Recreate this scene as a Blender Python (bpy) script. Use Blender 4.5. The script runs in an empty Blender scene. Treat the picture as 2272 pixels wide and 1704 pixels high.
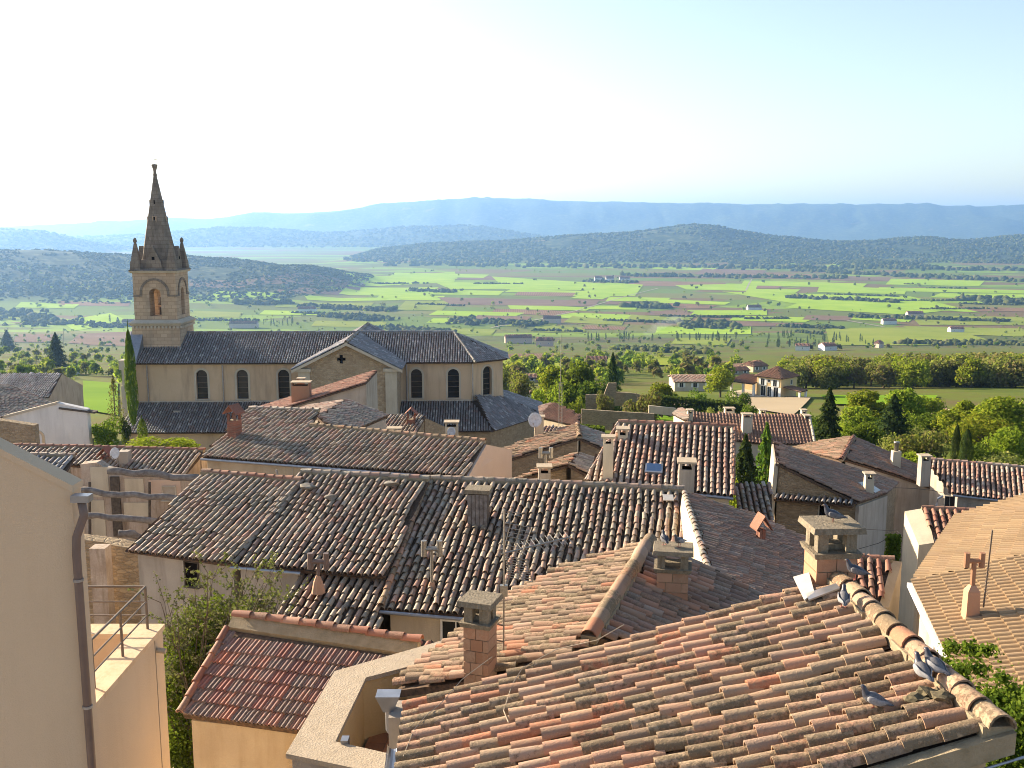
import bpy, bmesh, math, random
import numpy as np
from mathutils import Vector, Matrix

scene = bpy.context.scene
col = scene.collection
rnd = random.Random(7)
rng = np.random.default_rng(11)

# ------------------------------------------------------------------ camera
FPX, CX, CY = 2200.0, 1136.0, 852.0            # focal length and centre in photo pixels
PITCH = math.atan((852 - 500) / 2200.0)        # looking slightly down, horizon at row 500
cam_d = bpy.data.cameras.new('camera')
cam_d.sensor_width = 36.0
cam_d.lens = 36.0 * FPX / 2272.0
cam_d.clip_start = 0.2
cam_d.clip_end = 60000
cam = bpy.data.objects.new('camera', cam_d)
col.objects.link(cam)
cam.location = (0, 0, 0)
cam.rotation_euler = (math.radians(90) - PITCH, 0, 0)
scene.camera = cam

# ------------------------------------------------------------------ world, sun, exposure
SUN_AZ, SUN_EL = -57.0, 19.0                   # degrees, azimuth measured from +Y towards +X
world = bpy.data.worlds.new('World')
scene.world = world
world.use_nodes = True
wn = world.node_tree.nodes
wl = world.node_tree.links
sky = wn.new('ShaderNodeTexSky')
sky.sky_type = 'NISHITA'
sky.sun_disc = False
sky.sun_elevation = math.radians(SUN_EL)
sky.sun_rotation = math.radians(SUN_AZ)
sky.altitude = 400
sky.air_density = 0.9
sky.dust_density = 1.8
sky.ozone_density = 1.3
wn['Background'].inputs['Strength'].default_value = 0.098
wl.new(sky.outputs[0], wn['Background'].inputs['Color'])
sun_d = bpy.data.lights.new('sun', 'SUN')
sun_d.energy = 5.0
sun_d.angle = math.radians(0.55)
sun_d.color = (1.0, 0.90, 0.76)
sun = bpy.data.objects.new('sun', sun_d)
col.objects.link(sun)
a, e = math.radians(SUN_AZ), math.radians(SUN_EL)
sdir = Vector((math.sin(a) * math.cos(e), math.cos(a) * math.cos(e), math.sin(e)))
sun.rotation_euler = (-sdir).to_track_quat('-Z', 'Y').to_euler()
sun.location = sdir * 100
vs = scene.view_settings
vs.view_transform = 'Standard'
vs.look = 'None'
vs.exposure = 1.60
vs.gamma = 1.0
vs.use_curve_mapping = False
vs.use_white_balance = True                    # camera balanced for daylight shade: a little warm
vs.white_balance_temperature = 7600
cy = scene.cycles
cy.use_denoising = True
cy.max_bounces = 5
cy.diffuse_bounces = 3
cy.glossy_bounces = 2
cy.transmission_bounces = 3
cy.transparent_max_bounces = 8
cy.volume_bounces = 1
cy.sample_clamp_indirect = 6
cy.filter_width = 1.0

# ------------------------------------------------------------------ pixel to place helpers
cp_, sp_ = math.cos(PITCH), math.sin(PITCH)
RV, FV, UV = np.array([1., 0, 0]), np.array([0, cp_, -sp_]), np.array([0, sp_, cp_])
def ray(px, py): return FV + RV * (px - CX) / FPX + UV * (CY - py) / FPX
def aty(px, py, Y): d = ray(px, py); return d * (Y / d[1])
def atz(px, py, Z): d = ray(px, py); return d * (Z / d[2])
def proj(P):
    P = np.asarray(P, float); w = P @ FV
    return np.stack([CX + FPX * (P @ RV) / w, CY - FPX * (P @ UV) / w], -1)
def nrm(v): v = np.asarray(v, float); return v / np.linalg.norm(v)

# ------------------------------------------------------------------ terrain height
_perm = rng.random((64, 64))
def vnoise(x, y):
    xi, yi = np.floor(x).astype(int), np.floor(y).astype(int)
    fx, fy = x - xi, y - yi
    fx, fy = fx * fx * (3 - 2 * fx), fy * fy * (3 - 2 * fy)
    g = lambda i, j: _perm[i % 64, j % 64]
    return (g(xi, yi) * (1 - fx) + g(xi + 1, yi) * fx) * (1 - fy) + (g(xi, yi + 1) * (1 - fx) + g(xi + 1, yi + 1) * fx) * fy
def fbm(x, y, o=4):
    s, a_ = 0, 0.5
    for k in range(o):
        s = s + a_ * (vnoise(x * 2 ** k + 17.3 * k, y * 2 ** k + 9.1 * k) - 0.5); a_ *= 0.5
    return s
PY = [-20000, -40, 4, 15, 30, 60, 100, 150, 220, 400, 800, 1300, 1900, 30000]
PZ = [-9, -9, -9, -14, -17, -19.5, -24, -29, -37, -59, -105, -160, -200, -206]
PLAIN = -203.0
def crest(pxs, pys, Yc):
    pts = [aty(px, py, Yc) for px, py in zip(pxs, pys)]
    return np.array([q[0] for q in pts]), np.array([q[2] for q in pts])
HILLS = []
def add_hill(Yc, s, pxs, pys, rough):
    X, Z = crest(pxs, pys, Yc); HILLS.append((Yc, s, X, Z - PLAIN, rough))
add_hill(3300, 560, [-900, -300, 0, 90, 200, 400, 500, 600, 650, 700, 760, 830], [546, 552, 556, 555, 563, 575, 581, 592, 590, 598, 618, 642], 22)
add_hill(7600, 700, [-900, -200, 0, 90, 140, 220, 300], [505, 508, 509, 514, 530, 545, 580], 12)
add_hill(10200, 900, [-300, 0, 130, 300, 500, 600, 720, 900, 1050, 1200, 1400], [540, 532, 528, 522, 506, 508, 518, 504, 500, 524, 560], 16)
add_hill(6500, 900, [700, 850, 960, 1100, 1254, 1400, 1490, 1530, 1575, 1620, 1700, 1830, 1900, 2050, 2150, 2272, 2500, 3000], [590, 552, 541, 536, 525, 516, 505, 500, 502, 511, 524, 536, 537, 527, 536, 524, 515, 520], 16)
add_hill(4900, 300, [1500, 1780, 1850, 1950, 2050, 2150, 2300], [640, 610, 585, 578, 588, 606, 640], 8)
add_hill(14500, 1700, [-4000, -1500, 0, 120, 330, 380, 470, 570, 665, 780, 845, 905, 1000, 1080, 1270, 1560, 1700, 2000, 2170, 2272, 2600, 3500, 6000], [520, 512, 503, 500, 486, 483, 486, 471, 474, 465, 451, 450, 441, 438, 446, 452, 454, 453, 459, 454, 450, 458, 480], 22)
def gz(x, y):
    x = np.asarray(x, float); y = np.asarray(y, float)
    z = np.interp(y, PY, PZ)
    w = np.clip((y - 120) / 200, 0, 1)
    z = z + w * (fbm(x / 260 + 5, y / 260) * 14) * np.clip((2100 - y) / 800, 0, 1)
    best = np.zeros_like(z)
    for Yc, s, X, H, rough in HILLS:
        h = np.interp(x, X, H)
        h = np.maximum(h, 0) * np.exp(-((y - Yc) / s) ** 2) * (1 + 0.95 * fbm(x / 380 + Yc, y / 520, 5) * np.clip(abs(y - Yc) / s * 1.4, 0.05, 1))
        h = h + rough * fbm(x / 160, y / 160 + Yc, 3) * np.clip(h / 60, 0, 1) * 0.8
        best = np.maximum(best, h)
    return z + best
def gz1(x, y): return float(gz(np.array([x]), np.array([y]))[0])
_TT = np.geomspace(20, 30000, 260)
def on_ground(px, py):
    d = ray(px, py); T = _TT
    for _ in range(3):
        hit = np.nonzero(d[2] * T < gz(d[0] * T, d[1] * T))[0]
        k = int(hit[0]) if len(hit) else len(T) - 1
        T = np.linspace(T[max(k - 1, 0)], T[k], 24)
    return d * T[-1]
def on_ground_many(pxy):
    D = np.array([ray(*q) for q in pxy]); T = _TT
    below = D[:, 2:] * T < gz((D[:, :1] * T).ravel(), (D[:, 1:2] * T).ravel()).reshape(len(D), len(T))
    k = np.where(below.any(1), below.argmax(1), len(T) - 1); lo, hi = T[np.maximum(k - 1, 0)], T[k]
    for _ in range(8):
        m = (lo + hi) / 2; b = D[:, 2] * m < gz(D[:, 0] * m, D[:, 1] * m); hi = np.where(b, m, hi); lo = np.where(b, lo, m)
    return D * hi[:, None]

# ------------------------------------------------------------------ object helpers
def tag(o, label=None, cat=None, group=None, kind=None):
    if label: o['label'] = label
    if cat: o['category'] = cat
    if group: o['group'] = group
    if kind: o['kind'] = kind
    return o
def thing(name, label, cat, loc, group=None):
    o = bpy.data.objects.new(name, None); o.empty_display_size = 0.2
    o.location = [float(c) for c in loc]; col.objects.link(o)
    o['wx'] = 0
    del o['wx']
    return tag(o, label, cat, group)
def put(o, parent=None):
    """link o, whose mesh is in world coordinates, under parent without moving it"""
    col.objects.link(o)
    if parent is not None:
        o.parent = parent
        if parent.parent is None:
            o.matrix_parent_inverse = Matrix.Translation(-Vector(parent.location))
    return o
def np_mesh(name, V, F, mat, smooth=False):
    V = np.ascontiguousarray(V, dtype=np.float32); F = np.ascontiguousarray(F, dtype=np.int32)
    k = F.shape[1]
    me = bpy.data.meshes.new(name)
    me.vertices.add(len(V)); me.vertices.foreach_set('co', V.ravel())
    me.loops.add(F.size); me.loops.foreach_set('vertex_index', F.ravel())
    me.polygons.add(len(F)); me.polygons.foreach_set('loop_start', np.arange(0, F.size, k, dtype=np.int32))
    if smooth: me.polygons.foreach_set('use_smooth', np.ones(len(F), dtype=bool))
    if mat is not None: me.materials.append(mat)
    me.update(calc_edges=True)
    return me
def np_obj(name, V, F, mat, parent=None, smooth=False):
    return put(bpy.data.objects.new(name, np_mesh(name, V, F, mat, smooth)), parent)
class MB:
    def __init__(s): s.v = []; s.f = []; s.m = []; s.mi = 0
    def add(s, vs, fs):
        b = len(s.v); s.v += [tuple(float(c) for c in q) for q in vs]
        s.f += [tuple(b + i for i in q) for q in fs]; s.m += [s.mi] * len(fs); return s
    def par(s, o, ax, ay, az):
        o, ax, ay, az = [np.asarray(q, float) for q in (o, ax, ay, az)]
        if np.dot(np.cross(ax, ay), az) < 0: ax, ay = ay, ax
        vs = [o, o + ax, o + ax + ay, o + ay, o + az, o + ax + az, o + ax + ay + az, o + ay + az]
        return s.add(vs, [(0, 3, 2, 1), (4, 5, 6, 7), (0, 1, 5, 4), (1, 2, 6, 5), (2, 3, 7, 6), (3, 0, 4, 7)])
    def box(s, c, w, d, z0, z1, rz=0.0):
        ca, sa = math.cos(rz), math.sin(rz); ux, uy = np.array([ca, sa, 0]), np.array([-sa, ca, 0])
        o = np.array([c[0], c[1], z0]) - ux * w / 2 - uy * d / 2
        return s.par(o, ux * w, uy * d, (0, 0, z1 - z0))
    def taper(s, c, w0, d0, z0, w1, d1, z1, rz=0.0):
        ca, sa = math.cos(rz), math.sin(rz); ux, uy = np.array([ca, sa, 0]), np.array([-sa, ca, 0])
        vs = []
        for w, d, z in ((w0, d0, z0), (w1, d1, z1)):
            b = np.array([c[0], c[1], z])
            vs += [b - ux * w / 2 - uy * d / 2, b + ux * w / 2 - uy * d / 2, b + ux * w / 2 + uy * d / 2, b - ux * w / 2 + uy * d / 2]
        return s.add(vs, [(0, 3, 2, 1), (4, 5, 6, 7), (0, 1, 5, 4), (1, 2, 6, 5), (2, 3, 7, 6), (3, 0, 4, 7)])
    def prism(s, top, zb):
        """polygon top (3-D points) extruded straight down to zb (number) """
        top = [np.asarray(q, float) for q in top]; n = len(top)
        ar = sum(top[i][0] * top[(i + 1) % n][1] - top[(i + 1) % n][0] * top[i][1] for i in range(n))
        if ar < 0: top = top[::-1]
        bot = [np.array([q[0], q[1], zb]) for q in top]
        return s.add(top + bot, [tuple(range(n)), tuple(range(2 * n - 1, n - 1, -1))] + [(i, n + i, n + (i + 1) % n, (i + 1) % n) for i in range(n)])
    def slab(s, poly, vec):
        poly = [np.asarray(q, float) for q in poly]; vec = np.asarray(vec, float); n = len(poly)
        nn = np.cross(poly[1] - poly[0], poly[2] - poly[1])
        if np.dot(nn, vec) > 0: poly = poly[::-1]
        b = [q + vec for q in poly]
        return s.add(poly + b, [tuple(range(n)), tuple(range(2 * n - 1, n - 1, -1))] + [(i, n + i, n + (i + 1) % n, (i + 1) % n) for i in range(n)])
    def tube(s, pts, r, seg=8, cap=True):
        pts = [np.asarray(q, float) for q in pts]; n = len(pts)
        rs = r if isinstance(r, (list, tuple)) else [r] * n
        vs = []
        for i, q in enumerate(pts):
            t = nrm(pts[min(i + 1, n - 1)] - pts[max(i - 1, 0)])
            x = np.cross(t, (0, 0, 1.0)) if abs(t[2]) < 0.95 else np.cross(t, (1.0, 0, 0))
            x = nrm(x); y = np.cross(t, x)
            vs += [q + rs[i] * (x * math.cos(2 * math.pi * k / seg) + y * math.sin(2 * math.pi * k / seg)) for k in range(seg)]
        fs = [(i * seg + k, i * seg + (k + 1) % seg, (i + 1) * seg + (k + 1) % seg, (i + 1) * seg + k) for i in range(n - 1) for k in range(seg)]
        if cap: fs += [tuple(range(seg - 1, -1, -1)), tuple((n - 1) * seg + k for k in range(seg))]
        return s.add(vs, fs)
    def lathe(s, c, prof, seg=12):
        vs = [(c[0] + r * math.cos(2 * math.pi * k / seg), c[1] + r * math.sin(2 * math.pi * k / seg), z) for r, z in prof for k in range(seg)]
        fs = [(i * seg + k, i * seg + (k + 1) % seg, (i + 1) * seg + (k + 1) % seg, (i + 1) * seg + k) for i in range(len(prof) - 1) for k in range(seg)]
        fs += [tuple(range(seg - 1, -1, -1)), tuple((len(prof) - 1) * seg + k for k in range(seg))]
        return s.add(vs, fs)
    def build(s, name, mat, parent=None, smooth=False):
        me = bpy.data.meshes.new(name); me.from_pydata(s.v, [], s.f)
        for m in (mat if isinstance(mat, (list, tuple)) else [mat]): me.materials.append(m)
        if any(s.m): me.polygons.foreach_set('material_index', s.m)
        if smooth: me.polygons.foreach_set('use_smooth', [True] * len(me.polygons))
        me.update()
        return put(bpy.data.objects.new(name, me), parent)
def cut(o, cutters):
    """cut closed shapes (an MB) out of mesh object o"""
    me = bpy.data.meshes.new('cut'); me.from_pydata(cutters.v, [], cutters.f); me.update()
    c = bpy.data.objects.new('cut', me); col.objects.link(c)
    m = o.modifiers.new('cut', 'BOOLEAN'); m.object = c; m.operation = 'DIFFERENCE'; m.solver = 'EXACT'; m.use_self = True
    bpy.context.view_layer.update()
    dg = bpy.context.evaluated_depsgraph_get()
    new = bpy.data.meshes.new_from_object(o.evaluated_get(dg))
    o.modifiers.clear(); o.data = new
    bpy.data.objects.remove(c); bpy.data.meshes.remove(me)

# ------------------------------------------------------------------ materials
def new_mat(name):
    m = bpy.data.materials.new(name); m.use_nodes = True
    nt = m.node_tree; return m, nt, nt.nodes['Principled BSDF']
def N(nt, typ, **kw):
    n = nt.nodes.new(typ)
    for k, v in kw.items():
        if k in n.inputs.keys() if isinstance(k, str) else False: n.inputs[k].default_value = v
        else: setattr(n, k, v)
    return n
def ramp(nt, fac, stops, interp='LINEAR'):
    r = nt.nodes.new('ShaderNodeValToRGB'); r.color_ramp.interpolation = interp
    el = r.color_ramp.elements
    while len(el) < len(stops): el.new(0.5)
    for q, (p, c) in zip(el, stops): q.position = p; q.color = (*c, 1) if len(c) == 3 else c
    nt.links.new(fac, r.inputs[0]); return r.outputs[0]
def noise(nt, scale, detail=4, vec=None, rough=0.55, dist=0.0):
    n = nt.nodes.new('ShaderNodeTexNoise'); n.inputs['Scale'].default_value = scale
    n.inputs['Detail'].default_value = detail; n.inputs['Roughness'].default_value = rough; n.inputs['Distortion'].default_value = dist
    if vec is not None: nt.links.new(vec, n.inputs['Vector'])
    return n.outputs['Fac']
def mixc(nt, fac, a_, b_, mode='MIX'):
    m = nt.nodes.new('ShaderNodeMix'); m.data_type = 'RGBA'; m.blend_type = mode
    for sock, v in ((m.inputs[0], fac), (m.inputs[6], a_), (m.inputs[7], b_)):
        if hasattr(v, 'links'): nt.links.new(v, sock)
        else: sock.default_value = v if not isinstance(v, tuple) or len(v) == 4 else (*v, 1)
    return m.outputs[2]
def math_(nt, op, a_, b_=0.0, clamp=False):
    m = nt.nodes.new('ShaderNodeMath'); m.operation = op; m.use_clamp = clamp
    for s_, v in ((m.inputs[0], a_), (m.inputs[1], b_)):
        if hasattr(v, 'links'): nt.links.new(v, s_)
        else: s_.default_value = v
    return m.outputs[0]
def wpos(nt, scale=None):
    g = nt.nodes.new('ShaderNodeNewGeometry').outputs['Position']
    if scale is None: return g
    m = nt.nodes.new('ShaderNodeVectorMath'); m.operation = 'MULTIPLY'; m.inputs[1].default_value = scale
    nt.links.new(g, m.inputs[0]); return m.outputs[0]
def bump(nt, b, h, strength, dist):
    n = nt.nodes.new('ShaderNodeBump'); n.inputs['Strength'].default_value = strength; n.inputs['Distance'].default_value = dist
    nt.links.new(h, n.inputs['Height']); nt.links.new(n.outputs[0], b.inputs['Normal'])
def piece_random(nt):
    """one random number per separate piece, whether the piece is its own object or an island of a joined mesh"""
    o = nt.nodes.new('ShaderNodeObjectInfo').outputs['Random']
    g = nt.nodes.new('ShaderNodeAttribute'); g.attribute_name = 'rid'
    return math_(nt, 'FRACT', math_(nt, 'ADD', o, g.outputs['Fac']))
def plaster(name, c1, c2, scale=1.2, rough=0.9, bmp=0.25, bscale=30, stain=None, stain_amt=0.5, fine=0.12, blocks=None):
    m, nt, b = new_mat(name); p = wpos(nt)
    base = ramp(nt, noise(nt, scale, 6, p), [(0.3, c1), (0.7, c2)])
    base = mixc(nt, math_(nt, 'MULTIPLY', noise(nt, bscale * 1.3, 3, p), fine * 2), base, (c1[0] * 0.5, c1[1] * 0.5, c1[2] * 0.5))
    if stain is not None:
        sv = wpos(nt, (1.6, 1.6, 0.22))
        f = ramp(nt, noise(nt, scale * 1.5, 5, sv, 0.65), [(0.48, (0, 0, 0)), (0.72, (1, 1, 1))])
        base = mixc(nt, math_(nt, 'MULTIPLY', f, stain_amt), base, stain)
    if blocks:
        sx = nt.nodes.new('ShaderNodeSeparateXYZ'); nt.links.new(p, sx.inputs[0]); cx = nt.nodes.new('ShaderNodeCombineXYZ')
        nt.links.new(math_(nt, 'ADD', sx.outputs[0], sx.outputs[1]), cx.inputs[0]); nt.links.new(sx.outputs[2], cx.inputs[1])
        bt = nt.nodes.new('ShaderNodeTexBrick'); nt.links.new(cx.outputs[0], bt.inputs['Vector']); bt.inputs['Scale'].default_value = 1.0
        bt.inputs['Brick Width'].default_value = blocks * 2; bt.inputs['Row Height'].default_value = blocks; bt.inputs['Mortar Size'].default_value = .018
        bt.inputs['Color1'].default_value = (1, 1, 1, 1); bt.inputs['Color2'].default_value = (.72, .70, .68, 1); bt.inputs['Mortar'].default_value = (.5, .47, .43, 1)
        base = mixc(nt, .8, base, bt.outputs[0], 'MULTIPLY')
    nt.links.new(base, b.inputs['Base Color']); b.inputs['Roughness'].default_value = rough
    b.inputs['Specular IOR Level'].default_value = 0.2
    bump(nt, b, noise(nt, bscale, 4, p, 0.6), bmp, 0.02)
    return m
def rubble(name, c1, c2, mortar, scale=3.2, stretch=1.8):
    m, nt, b = new_mat(name); p = wpos(nt, (1, 1, stretch))
    v = nt.nodes.new('ShaderNodeTexVoronoi'); v.inputs['Scale'].default_value = scale; nt.links.new(p, v.inputs['Vector'])
    d = nt.nodes.new('ShaderNodeTexVoronoi'); d.feature = 'DISTANCE_TO_EDGE'; d.inputs['Scale'].default_value = scale; nt.links.new(p, d.inputs['Vector'])
    cc = nt.nodes.new('ShaderNodeSeparateColor'); nt.links.new(v.outputs['Color'], cc.inputs[0])
    base = ramp(nt, cc.outputs[0], [(0.0, c1), (0.5, tuple((x + y) / 2 for x, y in zip(c1, c2))), (1.0, c2)])
    edge = ramp(nt, d.outputs['Distance'], [(0.02, (1, 1, 1)), (0.10, (0, 0, 0))])
    base = mixc(nt, math_(nt, 'MULTIPLY', edge, 0.75), base, mortar)
    base = mixc(nt, math_(nt, 'MULTIPLY', noise(nt, 0.7, 5, wpos(nt)), 0.5), base, tuple(x * 0.55 for x in c1))
    nt.links.new(base, b.inputs['Base Color']); b.inputs['Roughness'].default_value = 0.95
    b.inputs['Specular IOR Level'].default_value = 0.15
    h = math_(nt, 'ADD', ramp(nt, d.outputs['Distance'], [(0.0, (0, 0, 0)), (0.14, (1, 1, 1))]), math_(nt, 'MULTIPLY', noise(nt, 25, 3, wpos(nt)), 0.4))
    bump(nt, b, h, 0.8, 0.03)
    return m
def tile_mat(name, cols, lichen, lich_amt=0.5, rough=0.8, speck=0.4, spec=0.3, bmp=0.35, lo=0.48, hi=0.66, dark=0.35):
    m, nt, b = new_mat(name); p = wpos(nt)
    r = piece_random(nt)
    n = len(cols)
    base = ramp(nt, r, [(i / n, c) for i, c in enumerate(cols)], 'CONSTANT')
    r2 = math_(nt, 'FRACT', math_(nt, 'MULTIPLY', r, 7.31))
    base = mixc(nt, math_(nt, 'MULTIPLY', r2, dark), base, (0.06, 0.045, 0.035))
    r3 = math_(nt, 'FRACT', math_(nt, 'MULTIPLY', r, 13.7))
    sh = math_(nt, 'MULTIPLY', math_(nt, 'SUBTRACT', r3, 0.5), 0.34)
    base = mixc(nt, math_(nt, 'MULTIPLY', ramp(nt, noise(nt, 0.75, 5, p, 0.6), [(.42, (0, 0, 0)), (.68, (1, 1, 1))]), .42), base, tuple(x * .62 for x in lichen))
    lf = ramp(nt, math_(nt, 'ADD', noise(nt, 9.0, 7, p, 0.72), sh), [(lo, (0, 0, 0)), (hi, (1, 1, 1))])
    base = mixc(nt, math_(nt, 'MULTIPLY', lf, lich_amt), base, lichen)
    df = ramp(nt, math_(nt, 'ADD', noise(nt, 16.0, 6, p, 0.75), math_(nt, 'MULTIPLY', sh, 0.8)), [(0.52, (0, 0, 0)), (0.62, (1, 1, 1))])
    base = mixc(nt, math_(nt, 'MULTIPLY', df, speck), base, (lichen[0] * .30, lichen[1] * .30, lichen[2] * .28))
    sf = ramp(nt, noise(nt, 60, 3, p, 0.6), [(0.60, (0, 0, 0)), (0.70, (1, 1, 1))])
    base = mixc(nt, math_(nt, 'MULTIPLY', sf, speck * .5), base, (min(1, lichen[0] * 1.9), min(1, lichen[1] * 1.9), min(1, lichen[2] * 1.8)))
    nt.links.new(base, b.inputs['Base Color'])
    b.inputs['Roughness'].default_value = rough; b.inputs['Specular IOR Level'].default_value = spec
    bump(nt, b, math_(nt, 'ADD', noise(nt, 45, 4, p, 0.65), math_(nt, 'MULTIPLY', df, -.5)), bmp, 0.014)
    return m
def plain(name, c, rough=0.7, metal=0.0, spec=0.4, var=0.25, scale=8.0, c2=None):
    m, nt, b = new_mat(name)
    c2 = c2 or tuple(x * (1 - var) for x in c)
    nt.links.new(ramp(nt, noise(nt, scale, 5, wpos(nt), 0.6), [(0.35, c2), (0.65, c)]), b.inputs['Base Color'])
    b.inputs['Roughness'].default_value = rough; b.inputs['Metallic'].default_value = metal; b.inputs['Specular IOR Level'].default_value = spec
    return m
def leaf_mat(name, c1, c2, c3, trans=0.45):
    m, nt, b = new_mat(name)
    g = nt.nodes.new('ShaderNodeNewGeometry').outputs['Random Per Island']
    base = ramp(nt, g, [(0.0, c1), (0.5, c2), (1.0, c3)])
    o = nt.nodes.new('ShaderNodeObjectInfo').outputs['Random']
    hs = nt.nodes.new('ShaderNodeHueSaturation'); nt.links.new(base, hs.inputs['Color'])
    nt.links.new(math_(nt, 'ADD', math_(nt, 'MULTIPLY', o, 0.05), 0.475), hs.inputs['Hue'])
    nt.links.new(math_(nt, 'ADD', math_(nt, 'MULTIPLY', o, 0.5), 0.75), hs.inputs['Value'])
    nt.nodes.remove(b)
    d = nt.nodes.new('ShaderNodeBsdfDiffuse'); t = nt.nodes.new('ShaderNodeBsdfTranslucent'); mx = nt.nodes.new('ShaderNodeMixShader')
    mx.inputs[0].default_value = trans
    nt.links.new(hs.outputs[0], d.inputs[0])
    tc = mixc(nt, 0.5, hs.outputs[0], (0.30, 0.42, 0.04)); nt.links.new(tc, t.inputs[0])
    nt.links.new(d.outputs[0], mx.inputs[1]); nt.links.new(t.outputs[0], mx.inputs[2])
    nt.links.new(mx.outputs[0], nt.nodes['Material Output'].inputs[0])
    return m

M = {}
M['tile_warm'] = tile_mat('weathered warm clay tile', [(0.470, 0.254, 0.166), (0.495, 0.303, 0.198), (0.436, 0.254, 0.171), (0.389, 0.271, 0.182), (0.517, 0.303, 0.214), (0.377, 0.216, 0.145), (0.482, 0.324, 0.214), (0.506, 0.206, 0.118), (0.459, 0.280, 0.192), (0.342, 0.233, 0.161), (0.495, 0.271, 0.187), (0.424, 0.280, 0.203)], (0.317, 0.242, 0.154), 0.7, 0.85, 0.6, 0.25, 0.9, lo=.46, hi=.62)
M['tile_old'] = tile_mat('old dark clay tile', [(.40, .26, .18), (.34, .22, .155), (.44, .32, .225), (.33, .165, .11), (.43, .225, .15), (.36, .29, .21), (.27, .20, .16), (.47, .36, .26)], (.25, .215, .15), 0.5, 0.45, 0.55, 0.7, 0.5, dark=.38)
M['tile_red'] = tile_mat('red brown interlocking tile', [(.29, .105, .075), (.32, .12, .085), (.25, .10, .08), (.33, .14, .10), (.28, .14, .11), (.40, .13, .075)], (.24, .19, .165), 0.75, 0.7, 0.6, 0.4, 0.5, lo=0.40, hi=0.6)
M['tile_tan'] = tile_mat('new tan tile', [(.37, .245, .14), (.39, .265, .155), (.34, .225, .13), (.38, .255, .145), (.36, .245, .15), (.40, .28, .165)], (.35, .24, .145), 0.35, 0.85, 0.12, 0.2, 0.15, dark=.15)
M['tile_church'] = tile_mat('grey church tile', [(.235, .22, .225), (.20, .185, .19), (.30, .285, .285), (.26, .17, .15), (.50, .47, .45), (.18, .17, .175), (.27, .245, .245)], (.19, .185, .175), 0.4, 0.38, 0.4, 0.9)
M['tile_pale'] = tile_mat('pale red and cream tile', [(.44, .25, .18), (.48, .34, .26), (.38, .18, .125), (.47, .31, .24), (.40, .23, .165), (.52, .41, .32)], (.30, .23, .18), 0.4, 0.65, 0.35, 0.4)
M['tile_rust'] = tile_mat('rust brown plain tile', [(.36, .195, .13), (.31, .175, .125), (.34, .22, .155), (.40, .20, .125), (.28, .17, .13), (.33, .24, .19)], (.26, .20, .15), 0.4, 0.7, 0.4)
M['tile_brown'] = tile_mat('brown ribbed tile', [(.31, .155, .105), (.34, .18, .12), (.28, .14, .095), (.33, .175, .115)], (.28, .19, .135), 0.4, 0.8, 0.3)
M['tile_brick'] = tile_mat('bright red tile', [(.36, .145, .095), (.40, .18, .12), (.33, .13, .085), (.42, .23, .16)], (.30, .19, .135), 0.5, 0.75, 0.35)
M['pan'] = plain('clay channel with gap shade', (.15, .095, .065), 0.95, 0, .15, c2=(.06, .045, .035), scale=14)  # shade in the gaps between cover tiles is put into this dark colour
M['pan_tan'] = plain('tan clay channel', (.42, .25, .14), 0.9, c2=(.30, .18, .10), scale=14)
M['mortar'] = plaster('lime mortar', (.25, .20, .13), (.36, .29, .20), 6, 0.95, 0.8, 30)
M['wall_tan'] = plaster('smooth tan render', (.58, .43, .295), (.62, .465, .325), 0.5, 0.9, 0.3, 60, (.44, .30, .19), 0.35, 0.10)
M['wall_ledge'] = plaster('pale orange stone ledge', (.60, .42, .27), (.66, .50, .34), 3, 0.85, 0.2, 30, (.40, .22, .10), 0.5)
M['wall_ochre'] = plaster('ochre render', (.42, .335, .235), (.51, .42, .30), 1.2, 0.92, 0.6, 26, (.30, .22, .13), 0.5)
M['wall_yellow'] = plaster('yellow render', (.60, .43, .23), (.64, .48, .27), 2.0, 0.92, 0.4, 26)
M['wall_cream'] = plaster('cream render', (.52, .44, .33), (.60, .52, .40), 1.0, 0.92, 0.4, 22, (.34, .28, .22), 0.45)
M['wall_grey'] = plaster('grey stained render', (.36, .31, .26), (.46, .40, .34), 0.9, 0.95, 0.5, 18, (.20, .17, .14), 0.7)
M['wall_white'] = plaster('white render', (.66, .64, .62), (.74, .72, .70), 0.8, 0.9, 0.2, 22, (.45, .43, .42), 0.5)
M['wall_pink'] = plaster('pink render', (.58, .42, .33), (.64, .48, .38), 0.7, 0.9, 0.2, 26)
M['wall_peel'] = plaster('peeling plaster', (.42, .32, .25), (.58, .48, .40), 1.6, 0.95, 0.8, 14, (.20, .14, .09), 0.95, 0.3)
M['wall_church'] = plaster('buff church render', (.54, .39, .26), (.61, .455, .315), 0.5, 0.92, 0.25, 14, (.30, .22, .16), 0.7)
M['stone_trim'] = plaster('pale cut stone', (.46, .40, .32), (.54, .48, .39), 1.0, 0.9, 0.3, 10, (.30, .27, .23), 0.5)
M['stone_tower'] = plaster('tower stone', (.50, .37, .26), (.57, .43, .31), 0.5, 0.9, 0.3, 9, (.30, .25, .20), 0.5, 0.15, .36)
M['stone_spire'] = plaster('dark spire stone', (.24, .20, .165), (.33, .275, .225), 0.9, 0.92, 0.6, 7, (.10, .085, .07), 0.7, 0.3, .38)
M['rubble'] = rubble('rubble stone wall', (.27, .20, .13), (.44, .34, .23), (.34, .27, .19), 4.2, 2.0)
M['rubble_church'] = rubble('church rubble wall', (.34, .25, .165), (.50, .39, .27), (.40, .31, .22), 3.2, 1.6)
M['coping'] = plaster('weathered coping concrete', (.46, .37, .27), (.56, .46, .35), 5, 0.95, 0.7, 34, (.30, .26, .22), 0.4, 0.35)
M['concrete'] = plaster('lichen concrete', (.25, .205, .15), (.38, .32, .235), 7, 0.95, 1.0, 32, (.12, .10, .07), 0.85, 0.5)
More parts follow.
